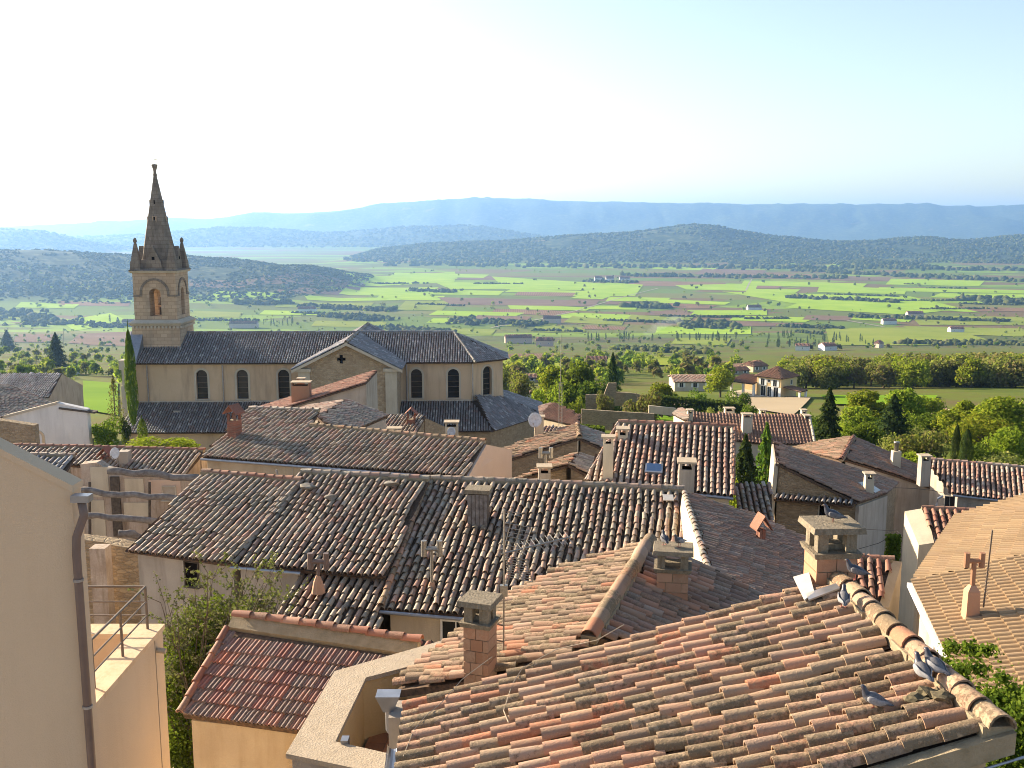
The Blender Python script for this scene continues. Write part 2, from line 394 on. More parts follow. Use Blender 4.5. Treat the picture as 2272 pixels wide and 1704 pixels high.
M['brick'] = tile_mat('hollow clay block', [(.47, .24, .15), (.50, .27, .17), (.44, .22, .13), (.46, .26, .17)], (.40, .28, .20), 0.4, 0.85, 0.15, 0.2, 0.2)
M['brick_red'] = tile_mat('red chimney brick', [(.33, .11, .07), (.38, .14, .09), (.29, .10, .07), (.36, .16, .11)], (.25, .16, .12), 0.4, 0.85, 0.3, 0.2)
M['floor_tile'] = tile_mat('terracotta floor tile', [(.50, .22, .11), (.47, .20, .10), (.52, .24, .13)], (.42, .22, .12), 0.3, 0.7, 0.1)
M['zinc'] = plain('zinc', (.33, .34, .37), 0.38, 0.7, 0.5, 0.2, 5)
M['pipe_brown'] = plain('brown pipe', (.17, .12, .105), 0.5, 0.2, 0.4, 0.2, 3)
M['lead'] = plain('white flashing', (.5, .48, .45), 0.6, 0.1, 0.4, 0.15)
M['steel'] = plain('galvanised steel', (.33, .31, .28), 0.45, 0.75, 0.5, 0.3, 30)
M['iron'] = plain('brown painted rail', (.17, .13, .10), 0.55, 0.3, 0.4, 0.2)
M['black'] = plain('black cable', (.015, .015, .016), 0.6)
M['white'] = plain('white paint', (.75, .74, .72), 0.5, 0, 0.4, 0.1)
M['wood_old'] = plain('weathered beam', (.22, .20, .19), 0.95, c2=(.12, .10, .09), scale=6)
M['wood_dark'] = plain('dark wood', (.11, .085, .065), 0.9, c2=(.06, .045, .035), scale=9)
M['wood_shutter'] = plain('brown shutter', (.30, .14, .07), 0.8)
M['glass'] = plain('dark window glass', (.012, .014, .018), 0.25, 0, 0.3, 0.1)
M['skylight'] = plain('skylight glass', (.03, .07, .16), 0.04, 0, 1.0, 0.1)
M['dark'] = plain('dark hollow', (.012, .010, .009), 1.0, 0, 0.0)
M['dish'] = plain('dish enamel', (.62, .62, .64), 0.5)
M['stone_loose'] = plain('loose stone', (.26, .235, .20), 0.95, var=0.4, scale=12)
M['moss'] = plain('moss', (.15, .12, .07), 1.0, c2=(.06, .05, .03), scale=30)
M['leaf_spring'] = leaf_mat('spring leaves', (.095, .14, .016), (.18, .22, .025), (.30, .30, .04))
M['leaf_dark'] = leaf_mat('dark evergreen leaves', (.018, .035, .014), (.03, .05, .02), (.05, .075, .025), 0.2)
M['leaf_olive'] = leaf_mat('olive leaves', (.12, .12, .04), (.19, .18, .06), (.25, .22, .08), 0.4)
M['leaf_brown'] = leaf_mat('budding twigs', (.12, .085, .045), (.17, .125, .06), (.14, .15, .05), 0.3)
M['leaf_lime'] = leaf_mat('young lime leaves', (.17, .22, .02), (.26, .30, .03), (.32, .34, .06), 0.5)
M['leaf_ivy'] = leaf_mat('ivy leaves', (.045, .085, .014), (.075, .125, .02), (.12, .17, .03), 0.35)
M['leaf_bud'] = leaf_mat('pale blossom and bud', (.10, .085, .05), (.06, .065, .028), (.22, .19, .12), 0.2)
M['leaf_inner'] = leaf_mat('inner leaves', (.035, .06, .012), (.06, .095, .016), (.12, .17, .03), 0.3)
M['bark'] = plain('bark', (.13, .10, .075), 0.95, c2=(.07, .055, .04), scale=10)

# ------------------------------------------------------------------ the ground, one sheet to the horizon
def ground_material():
    m, nt, b = new_mat('valley ground'); p = wpos(nt)
    sx = nt.nodes.new('ShaderNodeSeparateXYZ'); nt.links.new(p, sx.inputs[0])
    near = ramp(nt, noise(nt, 0.03, 6, p, 0.62), [(0.34, (.15, .105, .055)), (0.42, (.125, .115, .035)), (0.54, (.12, .15, .025)), (0.66, (.08, .12, .02)), (0.76, (.14, .14, .04))])
    near = mixc(nt, math_(nt, 'MULTIPLY', noise(nt, 0.6, 4, p), 0.5), near, (.06, .065, .025))
    pv = wpos(nt, (0.0026, 0.0062, 0.0))
    rot = nt.nodes.new('ShaderNodeVectorRotate'); rot.inputs['Angle'].default_value = 0.35; nt.links.new(pv, rot.inputs['Vector'])
    v = nt.nodes.new('ShaderNodeTexVoronoi'); v.distance = 'CHEBYCHEV'; v.inputs['Scale'].default_value = 1.0; v.inputs['Randomness'].default_value = 0.8
    nt.links.new(rot.outputs[0], v.inputs['Vector'])
    sc = nt.nodes.new('ShaderNodeSeparateColor'); nt.links.new(v.outputs['Color'], sc.inputs[0])
    fld = ramp(nt, sc.outputs[0], [(0.0, (.17, .11, .05)), (0.10, (.12, .15, .025)), (0.32, (.18, .12, .055)), (0.40, (.12, .19, .02)), (0.58, (.16, .165, .035)), (0.78, (.16, .105, .05)), (0.84, (.19, .30, .02))], 'CONSTANT')
    fld = mixc(nt, math_(nt, 'MULTIPLY', noise(nt, 0.05, 4, p), 0.45), fld, (.07, .075, .03))
    wood = ramp(nt, noise(nt, 0.02, 6, p, 0.7), [(0.36, (.018, .03, .014)), (0.52, (.04, .058, .025)), (0.66, (.11, .115, .05))])
    clear = ramp(nt, noise(nt, 0.0032, 3, p, 0.5), [(0.66, (0, 0, 0)), (0.72, (1, 1, 1))])
    wood = mixc(nt, math_(nt, 'MULTIPLY', clear, 0.75), wood, ramp(nt, sc.outputs[1], [(0, (.17, .12, .08)), (0.5, (.12, .15, .05)), (0.8, (.18, .14, .10))], 'CONSTANT'))
    far = math_(nt, 'MULTIPLY', math_(nt, 'SUBTRACT', sx.outputs[1], 1300), 1 / 500, True)
    hill = math_(nt, 'MULTIPLY', math_(nt, 'MULTIPLY', math_(nt, 'ADD', sx.outputs[2], 190), 1 / 14, True), far)
    paved = math_(nt, 'MULTIPLY', math_(nt, 'SUBTRACT', 75, sx.outputs[1]), 1 / 12, True)
    near = mixc(nt, paved, near, ramp(nt, noise(nt, 1.3, 6, p, 0.6), [(.3, (.24, .19, .14)), (.7, (.36, .29, .21))]))
    base = mixc(nt, far, near, fld)
    base = mixc(nt, hill, base, wood)
    nt.links.new(base, b.inputs['Base Color']); b.inputs['Roughness'].default_value = 1.0; b.inputs['Specular IOR Level'].default_value = 0.05
    return m
M['ground'] = ground_material()
ang = np.concatenate([np.linspace(-180, -42, 50, endpoint=False), np.linspace(-42, 42, 420, endpoint=False), np.linspace(42, 180, 50, endpoint=False)])
rad = np.concatenate([[2.0], np.geomspace(6, 22000, 420)])
A_, R_ = np.meshgrid(np.radians(ang), rad)
gx, gy = R_ * np.sin(A_), R_ * np.cos(A_)
gzv = gz(gx.ravel(), gy.ravel())
na, nr = len(ang), len(rad)
I, J = np.meshgrid(np.arange(nr - 1), np.arange(na), indexing='ij')
F_ = np.stack([I * na + J, I * na + (J + 1) % na, (I + 1) * na + (J + 1) % na, (I + 1) * na + J], -1).reshape(-1, 4)[:, ::-1]
ground = np_obj('ground', np.stack([gx.ravel(), gy.ravel(), gzv], -1), F_, M['ground'], smooth=True)
tag(ground, kind='structure')

# ------------------------------------------------------------------ fields on the plain
def field_mat(name, c1, c2, rows=None):
    m, nt, b = new_mat(name); p = wpos(nt)
    base = ramp(nt, noise(nt, 0.012, 5, p, 0.65), [(0.3, c1), (0.7, c2)])
    if rows:
        w = nt.nodes.new('ShaderNodeTexWave'); w.inputs['Scale'].default_value = rows; w.inputs['Distortion'].default_value = 0.4
        v = wpos(nt, (1, 0.35, 0)); nt.links.new(v, w.inputs['Vector'])
        base = mixc(nt, math_(nt, 'MULTIPLY', w.outputs[1], 0.45), base, tuple(x * 0.45 for x in c1))
    nt.links.new(base, b.inputs['Base Color']); b.inputs['Roughness'].default_value = 1.0; b.inputs['Specular IOR Level'].default_value = 0.03
    return m
M['fG'] = field_mat('young wheat', (.20, .33, .02), (.29, .41, .035))
M['fY'] = field_mat('meadow', (.15, .20, .02), (.22, .25, .035))
M['fB'] = field_mat('ploughed earth', (.19, .11, .06), (.26, .16, .09), 0.06)
M['fP'] = field_mat('bare vineyard', (.16, .10, .065), (.22, .145, .095), 0.12)
M['fL'] = field_mat('lawn', (.10, .20, .012), (.16, .27, .02))
M['fD'] = field_mat('dry earth yard', (.30, .24, .16), (.40, .32, .22))
FIELDS = '''G 757 597 980 604 985 617 815 617|G 815 619 985 619 982 626 806 626|G 797 632 948 639 932 655 778 651|G 985 627 1120 630 1132 640 1015 641
G 1125 617 1345 632 1335 643 1150 641|G 1350 630 1412 634 1398 655 1285 655|G 490 648 602 652 590 660 486 661|G 700 656 872 660 862 666 706 665
G 1146 677 1292 683 1282 689 1152 686|G 1312 679 1402 680 1398 687 1310 686|G 1262 695 1392 700 1380 709 1236 705|G 968 708 1024 708 1012 717 956 716
P 560 614 812 632 800 645 500 640|P 970 660 1330 668 1318 681 1000 676|B 1100 685 1292 692 1230 701 1090 694|B 1400 623 1612 628 1602 637 1390 634
G 1520 634 1662 631 1656 645 1540 642|G 1682 624 1892 630 1882 638 1675 633|B 1677 634 1738 635 1722 641 1668 640|G 1670 642 1762 643 1752 650 1668 649
G 1668 651 1990 660 2110 690 1790 673|G 1992 639 2272 645 2272 651 1990 646|G 1366 660 1472 662 1462 668 1360 668|P 1350 669 1452 672 1402 678 1340 675
G 1472 665 1602 671 1592 676 1482 672|B 1482 673 1592 678 1572 685 1482 683|G 1546 690 1682 690 1682 699 1550 699|G 1482 727 1642 727 1642 741 1478 740
Y 1832 729 2105 727 2215 762 1842 768|P 1602 714 1786 718 1780 726 1600 723|Y 1270 702 1385 712 1380 722 1250 716|B 1300 722 1390 726 1385 733 1290 731
Y 1500 750 1622 752 1612 768 1488 764|G 1900 700 2010 706 2000 714 1885 708|Y 2020 700 2272 704 2272 722 2040 722|P 1790 700 1900 702 1880 712 1780 710
B 1150 648 1280 650 1270 658 1140 656|G 985 644 1100 647 1090 655 975 653|Y 900 668 1000 668 980 690 880 688|P 620 640 760 644 750 655 610 652
Y 620 668 830 672 820 684 610 682|B 1700 606 1830 610 1820 620 1690 617|P 1560 596 1700 600 1690 612 1540 609|G 1470 592 1590 595 1580 600 1465 597
P 1850 612 1990 616 1980 624 1840 621|G 2000 620 2160 624 2150 634 1990 631|B 2080 680 2272 684 2272 692 2090 690|G 2190 664 2272 666 2272 674 2180 672
P 1440 690 1540 692 1530 701 1430 700|Y 1110 712 1240 715 1230 726 1100 724|P 1060 700 1180 703 1170 711 1050 709|Y 700 712 860 715 850 727 690 725
G 150 712 236 698 262 710 176 730|P 176 742 296 736 290 770 150 762|P 40 742 128 742 120 760 30 760|Y 0 690 90 690 80 708 0 710
Y 420 690 540 694 530 706 410 703|B 130 668 290 672 285 680 125 678|G 60 672 160 676 150 684 50 682|P 420 620 560 624 540 640 420 636
G 900 606 1060 610 1050 616 890 613|P 1060 612 1120 614 1110 622 1000 620|G 1840 636 1990 642 1985 652 1836 648|Y 1710 620 1840 622 1836 630 1705 629
L 184 846 262 852 262 925 186 912|L 1180 905 1500 925 1490 950 1240 945|D 1652 878 1800 884 1760 925 1640 905|L 1820 880 2080 880 2060 905 1850 900
Y 1080 800 1300 800 1290 820 1090 822|P 1090 790 1250 784 1240 795 1100 800|Y 1320 800 1560 792 1550 812 1330 815|P 1560 812 1650 808 1640 822 1560 824|G 1150 643 1275 646 1262 650 1140 648|G 1290 657 1345 658 1330 664 1275 662|G 1800 676 2050 690 1990 697 1780 684|G 2110 652 2272 655 2272 662 2090 660|G 990 691 1140 695 1120 703 975 699|Y 1400 700 1540 703 1530 712 1390 710|G 1650 702 1790 706 1770 714 1640 711|G 860 655 970 658 960 666 850 664|Y 1190 722 1300 728 1290 740 1180 736|Y 1000 728 1100 732 1090 744 990 742|G 600 690 700 692 690 699 590 698|Y 2000 724 2272 730 2272 748 2110 742'''.replace('\n', '|').split('|')
FQ = []
for s_ in FIELDS:
    q = s_.split(); pq = np.array([float(w) for w in q[1:]]).reshape(4, 2)
    if q[0] == 'G': pq = pq.mean(0) + (pq - pq.mean(0)) * (1.3, 1.2)
    FQ += list(pq)
FQ = on_ground_many(FQ)
for fi, s_ in enumerate(FIELDS):
    q = s_.split(); c4 = FQ[4 * fi:4 * fi + 4]
    n_ = 9
    s, t = np.meshgrid(np.linspace(0, 1, n_), np.linspace(0, 1, n_))
    s, t = s.ravel()[:, None], t.ravel()[:, None]
    P = (c4[0] * (1 - s) + c4[1] * s) * (1 - t) + (c4[3] * (1 - s) + c4[2] * s) * t
    P[:, 2] = gz(P[:, 0], P[:, 1]) + (0.25 if P[:, 1].mean() < 400 else 0.8) + rnd.uniform(0, .1)
    i, j = np.meshgrid(np.arange(n_ - 1), np.arange(n_ - 1), indexing='ij')
    Fq = np.stack([i * n_ + j, i * n_ + j + 1, (i + 1) * n_ + j + 1, (i + 1) * n_ + j], -1).reshape(-1, 4)
    tag(np_obj('field', P, Fq, M['f' + q[0]], smooth=True), kind='structure')
# pale farm roads
def road(pts, w, mat, name='road'):
    P = [on_ground(*q) for q in pts]; V = []; 
    for i, q in enumerate(P):
        t = nrm(P[min(i + 1, len(P) - 1)] - P[max(i - 1, 0)]); n_ = np.array([-t[1], t[0], 0])
        for s in (-1, 1): V.append(q + n_ * s * w / 2)
    V = np.array(V); V[:, 2] = gz(V[:, 0], V[:, 1]) + 1.1
    Fq = np.array([[2 * i, 2 * i + 1, 2 * i + 3, 2 * i + 2] for i in range(len(P) - 1)])
    tag(np_obj(name, V, Fq, mat), kind='structure')
M['road'] = field_mat('pale road', (.26, .23, .18), (.32, .28, .22))
for pts, w in (([(1225, 702), (1280, 690), (1340, 672), (1400, 655), (1460, 640)], 5), ([(800, 632), (812, 624), (806, 615)], 5), ([(1655, 645), (1662, 630), (1668, 620)], 5), ([(1880, 712), (1960, 726)], 7),
               ([(1090, 728), (1140, 718), (1230, 704)], 6)):
    road(pts, w, M['road'])

# ------------------------------------------------------------------ haze
hz_m = bpy.data.materials.new('valley haze'); hz_m.use_nodes = True
hn = hz_m.node_tree; hn.nodes.remove(hn.nodes['Principled BSDF'])
pv = hn.nodes.new('ShaderNodeVolumePrincipled')
pv.inputs['Color'].default_value = (.28, .54, 1.0, 1)
pv.inputs['Density'].default_value = 6.8e-5
pv.inputs['Anisotropy'].default_value = 0.45
hn.links.new(pv.outputs[0], hn.nodes['Material Output'].inputs['Volume'])
hb = MB().par((-24000, -24000, -212), (48000, 0, 0), (0, 48000, 0), (0, 0, 212 + 450))
haze = tag(hb.build('haze', hz_m), 'pale blue haze over the valley', None, None, 'stuff')

# ------------------------------------------------------------------ roof engine
def canal_profile(seg, r):
    return [(-r * math.cos(math.pi * k / seg), r * 1.0 * math.sin(math.pi * k / seg)) for k in range(seg + 1)]
def ribbed_profile(w):
    return [(-.5 * w, .0), (-.44 * w, .002), (-.36 * w, .15 * w), (-.22 * w, .15 * w), (-.15 * w, .004), (-.04 * w, .004), (.04 * w, .14 * w), (.18 * w, .14 * w), (.26 * w, .004), (.36 * w, .004), (.42 * w, .10 * w), (.49 * w, .08 * w)]
def roll_profile(w):
    return [(-.5 * w, 0), (-.34 * w, .01), (-.28 * w, .17 * w), (-.12 * w, .29 * w), (.06 * w, .29 * w), (.22 * w, .17 * w), (.28 * w, .01), (.49 * w, 0)]
def tile_geom(prof, L, k, th, inner):
    """verts and quads of one tile: local y runs down the slope, z away from the roof; the end face has verts of its own so that its edge stays crisp"""
    n = len(prof); V = []; q = 1 - th / max(abs(prof[0][0]), 1e-6)
    V += [(x * k, 0, z * k) for x, z in prof]
    V += [(x, L, z) for x, z in prof]
    V += [(x, L, z) for x, z in prof]
    V += [(x * q, L, z - th) for x, z in prof]
    F = []
    for i in range(n - 1):
        F.append((i, i + 1, n + i + 1, n + i))
        F.append((2 * n + i, 2 * n + i + 1, 3 * n + i + 1, 3 * n + i))
    if inner:
        V += [(x * q, L, z - th) for x, z in prof] + [(x * k * .86, 0.0, z * k - th) for x, z in prof]
        for i in range(n - 1): F.append((4 * n + i, 4 * n + i + 1, 5 * n + i + 1, 5 * n + i))
    return np.array(V), np.array(F)
def col_ranges(uv, u):
    vs_ = []
    for (u0, v0), (u1, v1) in zip(uv, uv[1:] + uv[:1]):
        if (u0 - u) * (u1 - u) < 0: vs_.append(v0 + (v1 - v0) * (u - u0) / (u1 - u0))
    return (min(vs_), max(vs_)) if len(vs_) >= 2 else None
_tile_cache = {}
def tiled(house, poly, U, D, mat, sp=.22, ex=.35, style='canal', seg=6, sag=.03, near=True, over=.08, jit=1.0, stagger=1.0, panmat=None, deck=None, limit=300, name='roof', skip=None, rf=.365):
    """a tiled roof plane: deck, channel tiles, and every cover tile; the 300 largest in view are objects of their own"""
    poly = [np.asarray(q, float) for q in poly]; U = nrm(U); D = nrm(D); n = np.cross(U, D)
    if n[2] < 0: n = -n
    X = np.cross(D, n); O = poly[0]
    uv = [((q - O) @ U, (q - O) @ D) for q in poly]
    umin, umax = min(q[0] for q in uv), max(q[0] for q in uv)
    deckb = MB().slab([q - n * .035 for q in poly], -n * .11)
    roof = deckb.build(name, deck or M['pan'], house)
    r = sp * rf
    L = ex * 1.28
    key = (style, seg, round(sp, 3), round(ex, 3), near, rf)
    if style == 'canal': prof = canal_profile(seg, r)
    elif style == 'rib': prof = ribbed_profile(sp)
    else: prof = roll_profile(sp)
    V0, F0 = tile_geom(prof, L, .82 if style == 'canal' else .985, .014, near and style == 'canal')
    ph = [rnd.uniform(0, 6.28) for _ in range(6)]
    bumpy = lambda u, v: sag * (math.sin(u * .9 + ph[0]) * math.sin(v * 1.1 + ph[1]) + .6 * math.sin(u * 2.3 + ph[2] + .5 * math.sin(v * 1.7)) + .35 * math.sin(v * 3.1 + ph[3]))
    sway = lambda u, v: sag * .8 * (math.sin(v * .8 + ph[4]) + .5 * math.sin(v * 1.9 + u * .7 + ph[5]))
    T = []; pans = []
    ncol = max(1, int(round((umax - umin) / sp)))
    sp_ = (umax - umin) / ncol
    for c in range(ncol):
        u = umin + (c + .5) * sp_
        rg = col_ranges(uv, u)
        if rg is None or rg[1] - rg[0] < ex * .5: continue
        v1 = rg[1] + over - (rnd.random() * ex * .0)
        off = rnd.uniform(0, 1) * stagger * ex * .9
        k = 0; vb = v1
        while True:
            Lk = L
            vt = vb - L
            if vt < rg[0] - ex * .3: break
            uu = u + jit * rnd.gauss(0, .006) + (sway(u, vb) if style == 'canal' else 0)
            yaw = jit * rnd.gauss(0, .022); tl = (.062 if style == 'canal' else .10) + jit * rnd.gauss(0, .012)
            z = bumpy(u, vb) + jit * rnd.gauss(0, .004)
            if style == 'canal' and rnd.random() < .022 * jit: yaw += rnd.gauss(0, .09); uu += rnd.gauss(0, .012); z += abs(rnd.gauss(0, .012))
            P = O + U * uu + D * vt + n * (z + (.016 if style == 'canal' else .0))
            if skip is None or not skip(P):
                Yd = D + X * yaw + n * tl; Yd = Yd / math.sqrt(Yd @ Yd); Xd = X - Yd * (X @ Yd); Xd = Xd / math.sqrt(Xd @ Xd)
                Zd = np.array([Xd[1] * Yd[2] - Xd[2] * Yd[1], Xd[2] * Yd[0] - Xd[0] * Yd[2], Xd[0] * Yd[1] - Xd[1] * Yd[0]])
                T.append((P, Xd, Yd, Zd))
            step = ex * (1 + jit * rnd.gauss(0, .035))
            if k == 0: step -= off if step - off > ex * .25 else ex * .0
            vb -= step; k += 1
        if style == 'canal':
            for uo in ([u - sp_ / 2] if c else []) :
                pans.append((uo, rg[0], rg[1] + over * .5))
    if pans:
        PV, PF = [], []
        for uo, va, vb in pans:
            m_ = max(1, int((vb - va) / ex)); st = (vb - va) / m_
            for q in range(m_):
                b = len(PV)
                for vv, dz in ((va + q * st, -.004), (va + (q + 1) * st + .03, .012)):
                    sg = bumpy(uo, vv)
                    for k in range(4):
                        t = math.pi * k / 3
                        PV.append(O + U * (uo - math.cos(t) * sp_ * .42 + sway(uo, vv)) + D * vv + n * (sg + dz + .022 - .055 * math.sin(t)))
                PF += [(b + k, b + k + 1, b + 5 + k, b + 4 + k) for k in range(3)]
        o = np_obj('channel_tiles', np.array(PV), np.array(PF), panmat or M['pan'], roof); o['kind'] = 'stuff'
    if not T: return roof
    C = np.array([t[0] + t[2] * L / 2 for t in T]); px = proj(C)
    vis = (px[:, 0] > -20) & (px[:, 0] < 2292) & (px[:, 1] > -20) & (px[:, 1] < 1724)
    score = np.where(vis, 1.0 / np.linalg.norm(C, axis=1), 0)
    single = set()
    if near:
        order = np.argsort(-score)[:limit]; single = set(int(i) for i in order if score[i] > 0)
        if key not in _tile_cache: _tile_cache[key] = {}
        ck = mat.name
        if ck not in _tile_cache[key]: _tile_cache[key][ck] = np_mesh('tile', V0, F0, mat, True)
        me = _tile_cache[key][ck]
        for i in single:
            P, x, y, z = T[i]
            o = bpy.data.objects.new('tile', me); col.objects.link(o); o.parent = roof
            o.matrix_basis = Matrix(((x[0], y[0], z[0], P[0]), (x[1], y[1], z[1], P[1]), (x[2], y[2], z[2], P[2]), (0, 0, 0, 1)))
    rest = [i for i in range(len(T)) if i not in single]
    if rest:
        Rm = np.array([[T[i][1], T[i][2], T[i][3]] for i in rest])      # (k,3 axes,3)
        Pm = np.array([T[i][0] for i in rest])
        VV = np.einsum('vj,kji->kvi', V0, Rm) + Pm[:, None, :]
        FF = F0[None] + (np.arange(len(rest)) * len(V0))[:, None, None]
        o = np_obj('cover_tiles', VV.reshape(-1, 3), FF.reshape(-1, F0.shape[1]), mat, roof, True); o['kind'] = 'stuff'
        at = o.data.attributes.new('rid', 'FLOAT', 'POINT'); at.data.foreach_set('value', np.repeat(rng.random(len(rest)), len(V0)).astype(np.float32))
    return roof
def ridge(roof, P, Q, r=.12, ex=.36, mat=None, mort=True, k=.86, near=True):
    """half-round ridge tiles laid from P to Q (wide ends towards Q), on a bed of mortar"""
    P, Q = np.asarray(P, float), np.asarray(Q, float); d = Q - P; Lt = np.linalg.norm(d); d = d / Lt
    x = nrm(np.cross(d, (0, 0, 1))); z = np.cross(x, d)
    m_ = max(1, int(round(Lt / ex))); ex = Lt / m_
    V0, F0 = tile_geom(canal_profile(8, r), ex * 1.14, k, .016, True)
    me = np_mesh('ridge_tile', V0, F0, mat, True)
    for i in range(m_):
        y = nrm(d + x * rnd.gauss(0, .015) + z * .05); xx = nrm(x - y * (x @ y)); zz = np.cross(xx, y)
        p0 = P + d * ex * i + z * rnd.gauss(0, .006) + x * rnd.gauss(0, .008)
        o = bpy.data.objects.new('ridge_tile', me); col.objects.link(o); o.parent = roof
        o.matrix_basis = Matrix(((xx[0], y[0], zz[0], p0[0]), (xx[1], y[1], zz[1], p0[1]), (xx[2], y[2], zz[2], p0[2]), (0, 0, 0, 1)))
    if mort:
        b = MB(); s = 10
        for i in range(s):
            a0, a1 = P + d * Lt * i / s, P + d * Lt * (i + 1) / s
            w0 = r * rnd.uniform(.95, 1.25)
            b.par(a0 - x * w0 * .92 - z * .10, x * 1.84 * w0, a1 - a0, z * (.10 + r * .12))
        b.build('ridge_mortar', M['mortar'], roof)
def plane(A, B, Y, pitch, side, poly):
    """level line through pixels A, B (A at depth Y), falling at pitch degrees to the right of A->B (side 1) or left; poly pixels land on that plane"""
    a_ = aty(*A, Y); b_ = atz(*B, a_[2]); u = nrm(b_ - a_)
    t = math.tan(math.radians(pitch)); D = nrm(np.array([u[1] * side, -u[0] * side, -t]))
    n = np.cross(u, D); n = n if n[2] > 0 else -n
    out = []
    for q in poly:
        d = ray(*q); out.append(d * ((a_ @ n) / (d @ n)))
    return out, u, D, n
def inset(poly, d):
    c = sum(poly) / len(poly); out = []
    for q in poly:
        v = np.array([c[0] - q[0], c[1] - q[1], 0.0]); l = np.linalg.norm(v)
        out.append(q + v * min(1, d / l))
    return out
def body(house, polys, zb, mat, d=.22, name='wall', drop=.16):
    b = MB()
    for i, p in enumerate(polys): b.prism([q - np.array([0, 0, drop + .002 * i]) for q in inset(p, d + .003 * i)], zb)
    return b.build(name, mat, house)
def window(house, P, out, w, h, frame=None, pane=None, shutters=None, bars=1, depth=.06, sill=True):
    """a window standing in a wall; P is the centre of its foot, out the outward direction"""
    P = np.asarray(P, float); out = nrm(np.array([out[0], out[1], 0.0])); x = np.array([-out[1], out[0], 0]); z = np.array([0, 0, 1.0])
    t = .07 * min(1, w)
    f = MB(); o0 = P - x * w / 2 - out * .05
    f.par(o0 - x * t, x * t, out * (depth + .05), z * h); f.par(o0 + x * w, x * t, out * (depth + .05), z * h)
    f.par(o0 - x * t + z * h, x * (w + 2 * t), out * (depth + .05), z * t)
    if sill: f.par(o0 - x * t * 2 - z * t, x * (w + 4 * t), out * (depth + .12), z * t)
    for k in range(bars): f.par(o0 + x * (w * (k + 1) / (bars + 1) - t / 3), x * t * .66, out * (.05 + .02), z * h)
    fo = f.build('window', frame or M['stone_trim'], house)
    MB().par(o0, x * w, out * (.05 + .008), z * h).build('pane', pane or M['glass'], fo)
    if shutters is not None:
        for s in (-1, 1):
            q = P + x * (s * (w / 2 + t + w * .26)) - x * w * .25
            MB().par(q + out * .01, x * w * .5, out * .05, z * h).build('shutter', shutters, fo)
def wall_pt(px, py, A, B, off=0.0):
    """the point of the vertical plane through A, B seen at a pixel, moved out towards the viewer by off, and that outward direction"""
    d = nrm([B[0] - A[0], B[1] - A[1], 0]); o = np.array([d[1], -d[0], 0]); o = o if o[1] < 0 else -o
    r = ray(px, py); return r * ((A @ o) / (r @ o)) + o * off, o
def house(name, label, cat, loc, group=None): return thing(name, label, cat, loc, group)

# ------------------------------------------------------------------ church
CH0 = np.array([-16.5, 102.5]); CHR = math.radians(1.5)
def cw(x, y, z):
    c, s = math.cos(CHR), math.sin(CHR)
    return np.array([CH0[0] + c * x - s * y, CH0[1] + s * x + c * y, z])
def cd(x, y, z=0.0): return cw(x, y, z) - cw(0, 0, 0.0)
church = thing('church', 'buff stone church with slate grey tiled roof, transept and pointed bell tower', 'church', cw(0, 0, -24))
NE, NR = -13.35, -10.95          # nave eave and ridge
AT, AE = -17.45, -19.55          # aisle roof top and eave
def arch(mb, P, x, out, w, h, back, front=.4, seg=10):
    """arched opening; P centre of its foot"""
    P, x, out = np.asarray(P, float), nrm(x), nrm(out); z = np.array([0, 0, 1.0]); r = w / 2
    pts = [P - x * r, P + x * r] + [P + z * (h - r) + x * r * math.cos(math.pi * k / seg) + z * r * math.sin(math.pi * k / seg) for k in range(seg + 1)]
    return mb.slab([q + out * front for q in pts], -out * (front + back))
def arch_ring(mb, P, x, out, w, h, t, dep, foot=True, seg=12):
    P, x, out = np.asarray(P, float), nrm(x), nrm(out); z = np.array([0, 0, 1.0]); r = w / 2
    path = ([P - x * 0 + x * r] if foot else []) + [P + z * (h - r) + x * r * math.cos(math.pi * k / seg) + z * r * math.sin(math.pi * k / seg) for k in range(seg + 1)] + ([P - x * r] if foot else [])
    cen = P + z * (h - r)
    def outw(q):
        if foot and (q - cen)[2] < -1e-6: return q + x * (t if (q - P) @ x > 0 else -t)
        return q + nrm(q - cen) * t
    for q0, q1 in zip(path[:-1], path[1:]):
        mb.slab([q0, q1, outw(q1), outw(q0)], out * dep)
    return mb
nw = MB().prism([cw(-21, -4.5, NE), cw(12.3, -4.5, NE), cw(15.5, -2.1, NE), cw(15.5, 2.1, NE), cw(12.3, 4.5, NE), cw(-21, 4.5, NE)], -25.0).build('nave_wall', M['wall_church'], church)
wins = []
for px in (447, 536, 627, 920, 1002):
    X = aty(px, 850, 98.0)[0]; wins.append((cw(X - CH0[0] + .05, -4.5, -17.15), cd(1, 0), cd(0, -1)))
fdir = nrm(cd(3.2, 2.4)); fout = nrm(cd(2.4, -3.2))
wins.append((cw(13.9, -3.3, -17.05), fdir, fout))
cb = MB()
for P, x, o_ in wins: arch(cb, P, x, o_, 1.12, 2.95, .45)
cut(nw, cb)
for P, x, o_ in wins:
    wf = arch_ring(MB(), P + o_ * .0, x, o_, 1.12, 2.95, .20, .05).build('window_surround', M['stone_trim'], church)
    arch(MB(), P, x, o_, 1.10, 2.94, .40, -.33).build('pane', M['glass'], wf)
    br = MB()
    for k in range(1, 5): br.par(P - x * .55 - o_ * .30 + np.array([0, 0, .55 * k]), x * 1.1, o_ * .03, (0, 0, .035))
    br.build('glazing_bar', M['iron'], wf)
    MB().par(P - x * .72 - o_ * .1 - np.array([0, 0, .12]), x * 1.44, o_ * .25, (0, 0, .115)).build('sill', M['stone_trim'], wf)
